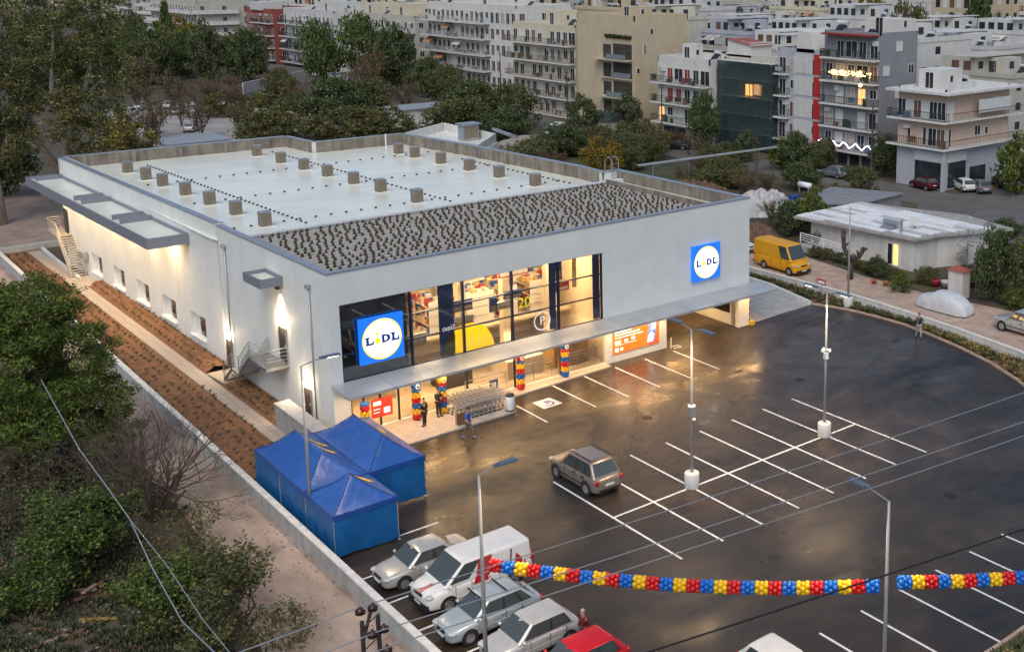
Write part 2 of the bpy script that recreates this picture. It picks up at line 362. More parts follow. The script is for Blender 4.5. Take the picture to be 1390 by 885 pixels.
# pale wall on the right, planting strip between it and the kerb
rw = thing('boundary_wall', 'low white wall curving past the dirt road and yellow van', 'low wall', (41.7,0,0))
WR = [(41.3,20),(41.5,10),(41.9,0),(41.85,-4),(41.5,-8.4),(41.2,-12),(40.4,-17.5),(39.2,-21.5),(36,-27),(30,-33)]
m_ = MB(); c_ = MB()
for a, c in zip(WR[:-1], WR[1:]):
    m_.seg((a[0]-41.7,a[1]),(c[0]-41.7,c[1]), .24, -.1, .62, 0, .0); c_.seg((a[0]-41.7,a[1]),(c[0]-41.7,c[1]), .30, .622, .68, 0, .0)
m_.build('wall', M_CONCW, rw); c_.build('coping', mat('cream_coping', (.72,.68,.60), .7, var=.08), rw)
st = MB()
inner = [(39.3,.4),(40.35,6),(40.75,16)]
st.poly([(x,y,.06) for x, y in [(40.85,16),(40.35,6),(39.25,.4)]+KERB[1:11]+[(36.0,-27),(39.1,-21.5),(40.3,-17.5),(41.1,-12),(41.4,-8.4),(41.75,-4),(41.8,0),(41.4,10),(41.2,16)]])
tag(st.build('planting_strip', M_SOIL), kind='structure')
sp = MB()
for i in range(900):
    y = random.uniform(-26, 15)
    xk = np.interp(-y, [-16,-6,-.4,3.1,7.6,13.2,16.5,19.7,23.4,27.4], [40.9,40.4,39.3,40.2,40.5,39.45,38.45,37,34.7,31.6])+.15
    xw = np.interp(-y, [-16,-10,0,4,8.4,12,17.5,21.5,27], [41.1,41.3,41.7,41.65,41.3,41.0,40.2,39.0,35.8])-.15
    if xw > xk: tuft(sp, random.uniform(xk, xw), y, .05, .22, random.uniform(.15,.4), 6, 1 if random.random() < (.55 if y < -9 else .2) else 0)
tag(sp.build('strip_plants', [mat('strip_leaf', (.06,.075,.025), .8, var=.4, scale=3), mat('strip_leaf_gold', (.24,.17,.05), .8, var=.4, scale=3)]), 'low green and golden plants filling the strip along the kerb', 'ground cover', kind='stuff')
lr = MB()
for i in range(500): tuft(lr, random.uniform(3, 17), random.uniform(-40,-36.5), 0, .25, random.uniform(.15,.35), 6, random.random() < .3)
tag(lr.build('verge_plants', [MATS['strip_leaf'], MATS['strip_leaf_gold']]), 'low plants on the verge behind the near kerb', 'ground cover', kind='stuff')
# ---------------------------------------------------------------- the supermarket
M_WALL = mat('white_render', (.70,.72,.69), .7, var=.05, scale=.6, bump=.05, bscale=30, streak=.025)
M_CAP = mat('grey_metal_cap', (.36,.39,.43), .4, .5, var=.08, scale=1)
M_FASCIA = mat('blue_grey_fascia', (.22,.24,.28), .5, .2, var=.08)
M_BRUT = mat('bare_concrete', (.25,.215,.17), .85, var=.22, scale=1.2, bump=.25, streak=.35)
M_MEMB = mat('roof_membrane', (.80,.79,.67), .24, var=.09, scale=.3, bump=.03, bscale=3, detail=7)
M_CANOPY = mat('canopy_cladding', (.43,.44,.435), .35, .2, var=.07, scale=.8)
M_MULL = mat('navy_frame', (.02,.028,.06), .4, .3, var=.1)
M_STEEL = mat('galvanised_steel', (.45,.46,.47), .4, .7, var=.12, scale=4)
M_DARKDOOR = mat('dark_door', (.035,.03,.03), .5, var=.2)
M_WHITE = mat('white_paint', (.78,.78,.76), .5, var=.04)
GL = glass_mat('shop_glass', (.93,.93,.92), .05)
GLD = glass_mat('dark_glass', (.30,.33,.33), .14)
LAMPW = emit('warm_lamp', (1.0,.80,.52), 30)
store = thing('supermarket', 'white flat-roofed supermarket with lit glass front and blue square signs', 'building')

def wall_holes(mb, a, b, th, z0, z1, holes, m=0, off=0):
    """wall from a to b with rectangular holes (s0,s1,h0,h1) measured along it"""
    dx, dy = b[0]-a[0], b[1]-a[1]; L = math.hypot(dx, dy); ux, uy = dx/L, dy/L
    cuts = sorted({0, L, *[h[0] for h in holes], *[h[1] for h in holes]})
    for s0, s1 in zip(cuts[:-1], cuts[1:]):
        if s1-s0 < 1e-4: continue
        mid = (s0+s1)/2; hz = sorted((h[2], h[3]) for h in holes if h[0] <= mid <= h[1]); z = z0
        for h0, h1 in hz+[(z1, z1)]:
            if h0-z > 1e-4: mb.seg((a[0]+ux*s0,a[1]+uy*s0),(a[0]+ux*s1,a[1]+uy*s1), th, z, h0, m, off)
            z = h1
# front wall
H = 9.67
fw = MB(); wall_holes(fw, (0,0),(31.85,0), .3, 0, H-.07, [(.64,18.62,3.2,7.72),(1.0,18.75,.1,2.85),(24.0,30.8,-1,2.9)], 0, .15)
fw.build('front_wall', M_WALL, store)
lw = MB(); wall_holes(lw, (-.42,16.3),(-.0,.002), .3, -.1, H-.07, [], 0, .152); lw.build('side_wall', M_WALL, store)
lw = MB(); lw.seg((31.85,.3),(31.6,15.6), .3, 0, H-.07, 0, .15); lw.seg((31.6,15.6),(30.2,15.7), .3, 0, H-.07, 0, .15); lw.build('side_wall', M_WALL, store)
# caps round the front block
cp = MB(); cp.box(-.06,31.9,-.05,.38,H-.07,H)
cp.build('parapet_cap', M_CAP, store)
cp = MB(); cp.seg((.0,.38),(-.42,16.3), .42, H-.07, H, 0, -.14); cp.build('parapet_cap', M_CAP, store)
cp = MB(); cp.seg((31.85,.38),(31.6,15.6), .42, H-.07, H, 0, .15); cp.seg((31.6,15.6),(29.9,15.7), .42, H-.07, H-.002, 0, .15); cp.build('parapet_cap', M_CAP, store)
# main hall walls
MAIN = [(-.30,16.9),(-1.85,53.0),(18.2,52.2),(18.7,46.6),(27.6,46.2),(29.05,35.2),(30.3,18.8),(30.1,15.75)]
hall = MB()
for a, c in zip(MAIN[1:-1], MAIN[2:]): hall.seg(a, c, .3, -.1, H-.07, 0, -.15)
hall.build('hall_wall', M_WALL, store)
MB().seg((-.30,16.9),(.6,16.9), .3, -.1, H-.07, 0, .15).build('hall_wall', M_WALL, store)
inn = MB(); cp = MB()
for a, c in zip(MAIN[:-1], MAIN[1:]):
    cp.seg(a, c, .44, H-.07, H+.0, 0, -.16)
    if a[0] > -1 or a[1] > 20: inn.seg(a, c, .07, 8.5, H-.08, 0, -.36)
cp.build('hall_parapet_cap', M_CAP, store); inn.build('parapet_lining', M_BRUT, store)
pj = MB()                                         # piers of the concrete parapet, facing the roof
for a, c, n_ in ((MAIN[4],MAIN[5],3),(MAIN[5],MAIN[6],4),(MAIN[1],MAIN[2],5),(MAIN[3],MAIN[4],2)):
    for k in range(n_):
        t = (k+.5)/n_; p = (a[0]+(c[0]-a[0])*t, a[1]+(c[1]-a[1])*t); ang = math.atan2(c[1]-a[1], c[0]-a[0])
        q = (p[0]+math.sin(ang)*.45, p[1]-math.cos(ang)*.45); pj = MB().obox(q, ang, .35, .16, 8.55, H-.1); pj.build('parapet_pier', M_BRUT, store)
# left hall wall: backing plus a panel per bay with a window niche
bk = MB(); A0, B0 = MAIN[0], MAIN[1]; LH = math.hypot(B0[0]-A0[0], B0[1]-A0[1]); ux, uy = (B0[0]-A0[0])/LH, (B0[1]-A0[1])/LH
nx_, ny_ = -uy, ux                                   # to the left of travel = outward (-x)
bk.seg(A0, B0, .3, -.1, H-.07, 0, -.45); bk.build('wall_backing', M_WALL, store)
bays = [.02,2.4,8.1,13.8,19.5,25.2,30.6,LH-.02]
M_WIN = mat('dark_window', (.02,.02,.022), .12, var=0)
for i, (s0, s1) in enumerate(zip(bays[:-1], bays[1:])):
    holes = []
    if 0 < i < 6: holes = [(.9, 3.7, .75, 2.35)]
    p = (A0[0]+ux*(s0+.02), A0[1]+uy*(s0+.02)); q = (A0[0]+ux*(s1-.02), A0[1]+uy*(s1-.02))
    mb = MB(); wall_holes(mb, p, q, .34, -.1, H-.075, holes, 0, -.17)
    mb.build('wall_panel', M_WALL, store)
    for h in holes:
        # window leaf at the back of the niche
        c = (p[0]+ux*(h[0]+.5*(h[1]-h[0])-.55)-nx_*.26, p[1]+uy*(h[0]+.5*(h[1]-h[0])-.55)-ny_*.26)
        w = MB(); w.obox(c, math.atan2(uy,ux), 1.5, .06, .85, 2.25, 0); w.obox((c[0]+nx_*.04,c[1]+ny_*.04), math.atan2(uy,ux), .07, .03, .86, 2.24, 1)
        w.obox((c[0]+nx_*.04,c[1]+ny_*.04), math.atan2(uy,ux), 1.5, .03, 1.52, 1.6, 1)
        w.build('window', [M_WIN, mat('brown_frame', (.10,.05,.03), .5)], store)
        sl_ = MB(); c2 = (p[0]+ux*(h[0]+1.4)+nx_*.06, p[1]+uy*(h[0]+1.4)+ny_*.06); sl_.obox(c2, math.atan2(uy,ux), 2.85, .2, .66, .745); sl_.build('sill', M_WHITE, store)
# roofs
rf = MB(); rf.poly([(x,y,8.6) for x, y in [(.1,13.2),(-.6,17.2),(-1.5,52.7),(17.9,51.9),(18.4,46.3),(27.3,45.9),(28.7,35.2),(29.9,18.8),(29.8,13.2)]][::-1])
rf.build('hall_roof', M_MEMB, store)
up = MB().prism([(.30,12.75),(30.0,12.75),(30.0,13.2),(.30,13.2)], 8.5, 9.42); up.build('roof_upstand', M_CONCW, store)
gr = MB().prism([(.32,.40),(28.2,.40),(28.2,12.74),(.30,12.74)], 8.3, 9.26); grn = gr.build('planted_roof', mat('roof_substrate', (.36,.33,.28), .95, var=.25, scale=4, bump=.6, bscale=14, detail=8), store)
ed = MB(); ed.box(.34,28.1,.42,.62,9.262,9.33); ed.box(.34,28.1,1.12,1.2,9.262,9.36); ed.seg((.72,1.2),(.62,12.6), .08, 9.262, 9.36); ed.box(.7,28.1,12.55,12.63,9.262,9.36); ed.build('roof_edging', M_STEEL, grn)
pl = MB()
yy = .86
rows = [.86]+[1.75+.70*k for k in range(16)]
for ri, yy in enumerate(rows):
    if yy > 12.4: break
    xx = 1.0+random.random()*.5
    while xx < 27.9:
        if random.random() < .95:
            x, y = xx+random.uniform(-.10,.10), yy+random.uniform(-.06,.06); r = random.uniform(.075,.115); k = random.choice((0,0,0,1,1,2))
            pl.lathe([(r*.6,0),(r*1.1,.07),(r*.9,.16),(r*.2,.22)], 6, (x,y,9.262), k)
        xx += .48
pl.build('roof_plants', [mat('roof_plant_dark', (.060,.048,.032), .9, var=.3), mat('roof_plant_red', (.085,.052,.032), .9, var=.3), mat('roof_plant_green', (.06,.06,.03), .9, var=.3)], grn)['kind'] = 'stuff'
sk = MB().prism([(28.3,.40),(31.5,.40),(31.3,15.4),(28.3,15.4)], 8.3, 8.75); sk.build('sunken_roof', M_MEMB, store)
sk = MB(); sk.box(28.22,28.42,.40,12.7,8.76,9.6); sk.seg((31.5,.42),(31.28,15.3), .06, 8.76, H-.09); sk.build('parapet_lining', M_BRUT, store)
pip = MB(); pip.tube([(29.1,2,8.95),(29.0,13,8.95)], .12, 8); pip.tube([(30.2,2.4,8.92),(30.0,12.6,8.92)], .08, 8); pip.build('roof_pipe', M_STEEL, store, True)
ld = MB()
for x in (30.7, 31.35):
    ld.tube([(x,15.2,8.8),(x,15.2,10.5),(x,15.75,10.75),(x,16.2,10.4),(x,16.2,9.6)], .035, 5)
for k in range(5): ld.tube([(30.7,15.2,9.0+k*.3),(31.35,15.2,9.0+k*.3)], .02, 5)
ld.tube([(30.7,15.75,10.75),(31.35,15.75,10.75)], .03, 5); ld.build('roof_ladder', M_STEEL, store)
for k in range(15):                                 # pale strips of gravel between the planted rows
    y = 2.1+.70*k; MB().box(.8,28.0,y-.13,y+.13,9.262,9.30).build('gravel_strip', mat('pale_roof_gravel', (.44,.41,.36), .9, var=.2, scale=6, bump=.4, bscale=20), grn)
# vent housings on the hall roof
def SX(x, y): return x-.047*(y-18.5)
vm = MB(); vm.box(-.40,.40,-.40,.40,.0,1.10,0); vm.box(-.42,.42,-.42,.42,1.102,1.13,1); vm.box(-.6,.6,-.6,.6,.0,.05,2); vm.box(-.34,.34,-.412,-.40,.12,1.02,3); vm.box(-.412,-.40,-.34,.34,.12,1.02,3)
vme = vm.build('roof_vent', [mat('vent_brown', (.30,.25,.19), .6, .2, var=.25, scale=3, streak=.3), M_CAP, M_MEMB, mat('vent_grille', (.24,.195,.145), .5, .3, var=.2)], mesh_only=True)
vents = [(3.5,y) for y in (18.5,23.5,28.4,33.3,38.3,42.2,46.8)]+[(15.15,y) for y in (18.9,24.5,29.0,33.7,38.2,42.9,48.2)]+[(25.4,y) for y in (18.5,23.7,28.3,33.0,37.6,40.6)]
for x, y in vents:
    o = obj('roof_vent', vme, store, (SX(x,y), y, 8.601)); o.scale = (.88,.88,random.uniform(.86,.94))
ft = MB()
for x in (5.9,17.1,28.0):
    for k in range(44):
        y = 17.5+k*.74
        if y < 49.5 and not (x > 27 and y > 34): ft.box(SX(x,y)-.07,SX(x,y)+.07,y-.07,y+.07,8.602,8.70)
for y in (19.0,29.4,39.5):
    for k in range(24):
        x = 1.6+k*1.14; ft.box(SX(x,y)-.07,SX(x,y)+.07,y-.07,y+.07,8.602,8.70)
ft.build('conductor_feet', mat('dark_rubber', (.03,.03,.03), .7, var=.1), store)['kind'] = 'stuff'
for yv in (19.5,25,31,37,43,49):                          # little rail brackets on the left parapet
    mb = MB(); x = np.interp(yv,[16.9,53],[-.3,-1.85])+.42; mb.box(x-.1,x+.12,yv-1.3,yv+1.3,9.1,9.2); mb.build('parapet_bracket', mat('dark_metal', (.06,.06,.065), .5, .4), store)
vp = MB(); vp.cyl(25.0,44.6,8.6,10.0,.07,n=8); vp.build('vent_pipe', M_WHITE, store)
# side canopies
def canopy_tray(name, P, z0, z1, dividers):
    """shallow tray of fascia boards round a membrane"""
    t = MB(); n_ = len(P)
    for i in range(n_): t.seg(P[i], P[(i+1) % n_], .1, z0, z1, 0, .05)
    fo = t.build(name, M_FASCIA, store)
    MB().poly([(x,y,z1-.22) for x, y in P]).build('canopy_membrane', M_MEMB, fo)
    MB().poly([(x,y,z0+.05) for x, y in P][::-1]).build('soffit', M_WHITE, fo)
    for (a, c, w) in dividers: MB().seg(a, c, w, z1-.215, z1+.16).build('divider', M_FASCIA, fo)
    return fo
CZ = 8.1
def WX(y): return np.interp(y,[16.9,53],[-.32,-1.87])-.02
tray = [(WX(22.0),22.0),(WX(53.2),53.2),(-4.45,53.4),(-3.25,22.0)]
canopy_tray('side_canopy', tray, 7.35, CZ, [((WX(y)-.05,y),(-3.2-.038*(y-22)+.4,y), .12) for y in (29.2,31.0,38.6,40.6,52.0)])
canopy_tray('door_canopy', [(-.15,6.0),(-.22,8.5),(-1.6,8.5),(-1.5,6.0)], 7.75, 8.3, [])
for i in range(7):
    y = 25.2+i*4.45; x = WX(y)-1.1
    fx = MB().box(x-.12,x+.12,y-.35,y+.35,7.33,7.395); fx.build('soffit_lamp', LAMPW, store)
    lamp('AREA', 'soffit_light', (x,y,7.30), 160, (1.0,.68,.36), store, .3, 2.6, (.12,0,-1))
# little camera lamp under the small canopy
MB().box(-.5,-.3,6.2,6.5,7.5,7.745).build('floodlight', M_DARKDOOR, store)
lamp('SPOT', 'canopy_spot', (-.6,6.4,7.45), 120, WARM2, store, .08, aim=(.3,.1,-1), spot=70)
# side doors, wall lamps, pipes
def door(y0, y1, z0, z1):
    x = np.interp((y0+y1)/2,[0,16.3],[0,-.42])
    d = MB(); d.box(x-.03,x+.05,y0,y1,z0,z1,0); d.box(x-.05,x-.031,y0-.08,y0,z0,z1+.08,1); d.box(x-.05,x-.031,y1,y1+.08,z0,z1+.08,1); d.box(x-.05,x-.031,y0,y1,z1,z1+.08,1)
    do = d.build('door', [M_DARKDOOR, M_STEEL], store); MB().box(x-.10,x-.031,y0+.1,y0+.14,z0+.95,z0+1.1).build('handle', M_STEEL, do)
    MB().box(x-.16,x-.02,(y0+y1)/2-.22,(y0+y1)/2+.22,z1+.14,z1+.36).build('wall_lamp', emit('hot_lamp',(1.0,.80,.50),70), store)
    lamp('POINT', 'wall_light', (x-.32,(y0+y1)/2,z1+.3), 85, WARM2, store, .12)
door(15.2,16.2,.05,2.0); door(6.05,7.15,2.95,5.05); door(3.0,4.1,.15,2.1)
for y in (15.0, 2.2):
    x = np.interp(y,[0,16.3],[0,-.42])
    MB().tube([(x-.10,y,.1),(x-.10,y,8.4)], .05, 8).build('rain_pipe', M_CAP, store, True); MB().box(x-.28,x-.01,y-.12,y+.12,8.4,8.6).build('pipe_hopper', M_STEEL, store)
# stair to the upper side door
def rail(mb, pts, h=1.05, posts=True, r=.03, mid=4):
    for k in range(mid): mb.tube([(p[0],p[1],p[2]+h*(1-k*.22)) for p in pts], r if k == 0 else r*.6, 6)
    for p in pts: mb.tube([p,(p[0],p[1],p[2]+h)], r, 6)
M_TREAD = mat('stair_grey', (.16,.165,.18), .5, .3, var=.15)
stp = MB()
def flight(mb, x0, x1, ya, za, yb, zb, n):
    for k in range(n):
        t = (k+.5)/n; y = ya+(yb-ya)*t; z = za+(zb-za)*(k+1)/n; d = abs(yb-ya)/n*.55; mb.box(x0,x1,y-d,y+d,z-.05,z)
    for x in (x0,x1-.06): mb.add([(x,ya,za-.05),(x+.06,ya,za-.05),(x+.06,yb,zb-.05),(x,yb,zb-.05),(x,ya,za+.2),(x+.06,ya,za+.2),(x+.06,yb,zb+.14),(x,yb,zb+.14)],[(0,3,2,1),(4,5,6,7),(0,1,5,4),(1,2,6,5),(2,3,7,6),(3,0,4,7)])
X0s, X1s = -1.55, -.35
flight(stp, X0s, X1s, 13.7, 0, 12.0, 1.25, 7); stp.box(X0s,X1s,10.75,12.0,1.13,1.25); flight(stp, X0s, X1s, 10.75, 1.25, 8.6, 2.9, 9); stp.box(X0s,-.12,5.9,8.6,2.72,2.9)
sto = stp.build('side_stair', M_TREAD, store)
rl = MB()
for x in (X0s+.03,): rail(rl, [(x,13.7,0),(x,12.0,1.25),(x,10.75,1.25),(x,8.6,2.9),(x,5.95,2.9)])
rail(rl, [(X0s+.03,5.95,2.9),(-.2,5.95,2.9)]); rail(rl, [(X1s-.03,13.7,0),(X1s-.03,12.0,1.25),(X1s-.03,10.75,1.25),(X1s-.03,8.6,2.9)])
rl.build('stair_railing', M_STEEL, sto)
tag(MB().box(-1.9,-1.1,-1.9,3.9,-.05,1.45).box(-1.95,-1.05,-1.95,3.95,1.452,1.53).build('side_wall_block', mat('grey_block', (.36,.36,.36), .8, var=.1, streak=.15)), 'thick grey freestanding wall between garden and blue tents', 'low wall')
# stair at the far corner
fs = MB(); flight(fs, -2.95, -1.7, 47.2, .05, 51.3, 2.95, 17); fs.box(-2.95,-1.75,51.3,54.9,2.8,2.95)
fso = fs.build('far_stair', mat('pale_steel', (.52,.46,.38), .5, .3, var=.1), store)
rl = MB(); rail(rl, [(-2.9,47.2,.05),(-2.9,51.3,2.95),(-2.9,54.85,2.95)], mid=5); rail(rl, [(-2.9,54.85,2.95),(-1.85,54.85,2.95)], mid=5); rail(rl, [(-1.75,47.2,.05),(-1.75,51.3,2.95)], mid=2); rl.build('stair_railing', MATS['pale_steel'], fso)
MB().box(-1.93,-1.86,51.7,52.8,2.95,5.1).build('door', M_DARKDOOR, store)
MB().box(-2.05,-1.66,46.6,47.9,1.6,2.2).build('meter_box', M_CAP, store)
# front canopy
cn = MB(); cn.extrude([(-2.3,3.0),(-2.3,3.14),(-.02,3.22),(-.02,2.92),(-.3,2.92)], -.08, 32.55, 'x')
cno = cn.build('front_canopy', M_CANOPY, store)
for k in range(1, 12):
    x = -.08+32.6*k/12; MB().add([(x,-2.31,3.0),(x+.03,-2.31,3.0),(x+.03,-2.31,3.148),(x,-2.31,3.148),(x,-.02,3.228),(x+.03,-.02,3.228)],[(0,1,2,3),(3,2,5,4)]).build('panel_joint', M_FASCIA, cno)
for k in range(16):
    x = 1.1+k*2.02
    MB().cyl(x,-1.15,2.93,2.95,.14,n=10).build('downlight', LAMPW, cno)
    if k % 2 == 0: lamp('AREA', 'canopy_downlight', (x+.9,-1.15,2.88), 56 if k < 12 else 58, WARM, cno, 3.4, .25, aim=(0,-.30,-1))
for x in (19.8,21.3,22.8): lamp('AREA', 'pier_downlight', (x,-.75,2.88), 26, WARM2, cno, 1.2, .2, aim=(0,.45,-1))
# glazing
XS = [.64,4.95,8.37,11.76,15.2,18.62]; ZS = [3.2,4.8,6.31,7.72]
for i in range(5):
    for j in range(3):
        MB().quad((XS[i]+.04,.10,ZS[j]+.03),(XS[i+1]-.04,.10,ZS[j]+.03),(XS[i+1]-.04,.10,ZS[j+1]-.03),(XS[i]+.04,.10,ZS[j+1]-.03)).build('window_pane', GL if i else GLD, store)
for i, x in enumerate(XS): MB().box(x-.055 if i else x,x+.055 if i < 5 else x,.03,.24,3.2,7.72).build('mullion', M_MULL, store)
for z in ZS: MB().box(.70,18.56,.06,.20,z-.035 if z > 3.3 else z,z+.035 if z < 7.7 else z).build('transom', M_MULL, store)
LX_ = [1.0,1.75,2.75,3.9,4.9,6.6,8.4,11.76,15.2,18.75]
for a, c in zip(LX_[:-1], LX_[1:]): MB().quad((a+.04,.12,.12),(c-.04,.12,.12),(c-.04,.12,2.82),(a+.04,.12,2.82)).build('window_pane', GL, store)
for x in LX_[:-1]: MB().box(x,x+.08,.06,.20,.1,2.85).build('mullion', M_MULL, store)
# dark cladding behind the first bay
MB().box(.5,4.85,.45,.6,3.15,7.75).build('dark_panel', mat('dark_stone', (.035,.036,.033), .35, var=.45, scale=1.5), store)
# interior
M_IN = mat('interior_cream', (.72,.62,.46), .7, var=.06)
room = MB(); room.box(.5,18.9,9.5,9.65,.1,8.2); room.box(18.9,19.05,.35,9.6,.1,8.2); room.box(.4,.5,.35,9.6,.1,8.2)
room.build('interior_wall', M_IN, store)
MB().box(.4,19.05,.31,9.65,-.02,.11).build('interior_floor', mat('shop_floor', (.55,.46,.36), .25, var=.08, scale=2), store)
MB().box(.35,19.05,.31,9.65,8.15,8.25).build('interior_ceiling', M_WHITE, store)
MB().box(.5,18.9,4.2,9.5,2.9,3.05).build('mezzanine_soffit', M_IN, store)
for k, (x, y) in enumerate([(6.2,2.3),(9.8,2.3),(13.4,2.3),(17.0,2.3),(6.2,6.5),(9.8,6.5),(13.4,6.5),(17.0,6.5)]):
    MB().box(x-1.1,x+1.1,y-.12,y+.12,8.06,8.12).build('strip_light', emit('strip_light', (1,.85,.6), 14), store)
for x, y, e in ((6.6,2.6,250),(11.5,2.8,280),(16.4,2.6,240)): lamp('AREA', 'ceiling_light', (x,y,7.9), e, (1,.68,.34), store, 2.5, 1.2)
for x, y, e in ((3.2,1.8,80),(8,2.6,85),(13.5,2.2,85),(17.3,2.2,65)): lamp('AREA', 'entrance_light', (x,y,2.80), e, (1,.66,.32), store, 1.5, .8)
for x in (5.6,10.1,13.3,16.7): MB().box(x-.25,x+.25,3.4,3.9,.11,8.1).build('column', M_IN, store)
MB().box(6.82,7.82,.26,.30,3.25,7.70).build('blue_banner', mat('banner_blue', (.040,.085,.25), .5, var=.05), store)
MB().box(14.6,15.1,.26,.30,3.25,7.70).build('blue_banner', MATS['banner_blue'], store)
MB().box(18.0,18.55,.26,.30,3.25,7.70).build('blue_banner', mat('banner_navy', (.07,.085,.19), .5, var=.05), store)
ys = MB(); ys.poly([(7.0,.255,3.22)]+[(8.75-1.72*math.cos(R(a)),.255,3.22+1.72*math.sin(R(a))) for a in range(15,180,15)]+[(10.5,.255,3.22)]); ys.build('yellow_film', mat('film_yellow', (.85,.66,.02), .5, var=.05, leaf=True), store)
[setattr(n.inputs[0], 'default_value', .8) for n in MATS['film_yellow'].node_tree.nodes if n.type == 'MIX_SHADER']
# shelving upstairs and goods
goods = [mat('goods_%s' % n, c, .5, var=.2, scale=5) for n, c in (('red',(.42,.04,.03)),('blue',(.03,.09,.34)),('white',(.7,.66,.58)),('amber',(.62,.42,.16)),('tan',(.50,.36,.22)),('cream',(.66,.58,.44)))]
for k, x in enumerate((6.3,8.9,11.6,12.6,14.4,16.4,17.6)):
    sh = MB()
    for z in (3.1,3.7,4.3,4.9): sh.box(x-.5,x+.5,4.6,8.9,z,z+.04)
    for y in (4.6,6.7,8.86): sh.box(x-.5,x+.5,y,y+.04,3.06,5.3)
    sho = sh.build('shop_shelf', M_WHITE, store); gd = MB()
    for z in (3.14,3.74,4.34,4.94):
        y = 4.68
        while y < 8.7:
            w = random.uniform(.15,.4); 
            for sx in (-1,1):
                if random.random() < .9: gd.box(x+sx*.47-(.35 if sx > 0 else 0), x+sx*.47+(.35 if sx < 0 else 0), y, y+w, z, z+random.uniform(.2,.48), random.randrange(6))
            y += w+.03
    gd.build('goods', goods, sho)['kind'] = 'stuff'
for k, (x,y,z,w,h,c) in enumerate([(5.9,1.6,3.6,1.5,.9,2),(9.2,1.9,5.2,1.6,.7,1),(9.2,1.8,4.3,1.6,.6,2),(13.0,2.0,5.3,1.3,.5,1),(12.2,2.0,4.7,1.4,.5,2),(16.2,1.6,6.0,.6,1.3,1),(16.9,2.2,5.0,1.1,.6,0),(13.6,2.8,6.5,2.2,.9,0),(10.6,3.0,6.6,1.8,.7,2),(17.6,1.8,5.2,.35,2.3,3),(9.6,3.2,7.0,1.4,.35,1),(6.1,2.4,6.4,.9,.9,4),(11.2,1.4,4.9,.5,.9,1)]):
    MB().box(x-w/2,x+w/2,y,y+.12,z,z+h,0).box(x-w/2+.08,x+w/2-.08,y-.01,y-.002,z+.08,z+h*.45,1).build('hanging_panel', [goods[c], goods[(c+2) % 6]], store)
# checkout ramp rails seen through the lower panes
rr = MB(); rail(rr, [(8.6,.7,.11),(11.5,.7,.11)], 1.0); rail(rr, [(12.2,.8,.11),(13.6,.8,.11),(15.0,.8,.11)], 1.0); rail(rr, [(15.5,.8,.11),(17,.8,.11),(18.5,.8,.11)], 1.0); rr.build('inner_railing', M_STEEL, store)
MB().box(12.2,14.9,1.6,3.9,.11,1.25).build('checkout', M_IN, store); MB().box(15.6,18.3,1.4,3.0,.11,2.1).build('checkout', mat('counter_tan', (.42,.26,.10), .5, var=.2), store)
MB().box(8.0,10.2,2.6,4.0,.11,1.6).build('checkout', M_DARKDOOR, store)
# pier with orange poster
MB().box(19.35,23.3,-.05,-.004,.55,2.40,0).build('poster', mat('poster_orange', (.75,.10,.02), .5, var=.25, scale=.6, col2=(.80,.25,.03), emis=(.8,.12,.02), estr=.35), store)
po = store.children[-1]; wt = MB()
for (x0,x1,z0,z1) in ((19.5,20.9,2.0,2.28),(19.5,21.6,1.80,1.90),(19.5,21.9,1.62,1.68),(19.5,20.0,1.2,1.45),(20.3,20.6,1.25,1.45),(20.9,21.2,1.3,1.5),(19.5,20.2,1.1,1.14),(20.3,21.3,1.14,1.18),(19.5,19.8,.68,.95),(19.95,20.2,.72,.92)): wt.quad((x0,-.054,z0),(x1,-.054,z0),(x1,-.054,z1),(x0,-.054,z1))
wt.build('poster_text', emit('poster_white', (.9,.86,.8), .5), po)
MB().poly([(22.2,-.054,.75),(22.9,-.054,.75),(23.15,-.054,2.3),(22.4,-.054,2.3)]).build('poster_picture', mat('poster_blue', (.12,.2,.5), .5, var=.5, scale=4, emis=(.2,.3,.6), estr=.3), po)
wt = MB().poly([(22.25,-.057,.8),(22.75,-.057,.8),(22.85,-.057,1.3),(22.6,-.057,1.5),(22.35,-.057,1.25)]); wt.poly([(22.55,-.057,1.6),(22.95,-.057,1.65),(23.0,-.057,2.1),(22.65,-.057,2.15)]); wt.build('poster_figure', MATS['poster_white'], po)
# red poster at the left doors
MB().box(2.2,3.5,.04,.055,.62,1.76).build('door_poster', mat('poster_red', (.62,.05,.03), .5, var=.15, emis=(.6,.05,.02), estr=.3), store)
po = store.children[-1]; wt = MB()
for (x0,x1,z0,z1) in ((2.32,2.8,1.35,1.6),(2.32,2.75,1.1,1.16),(2.32,2.7,.9,.96),(2.95,3.35,.8,1.15)): wt.quad((x0,.036,z0),(x1,.036,z0),(x1,.036,z1),(x0,.036,z1))
wt.build('poster_text', MATS['poster_white'], po)
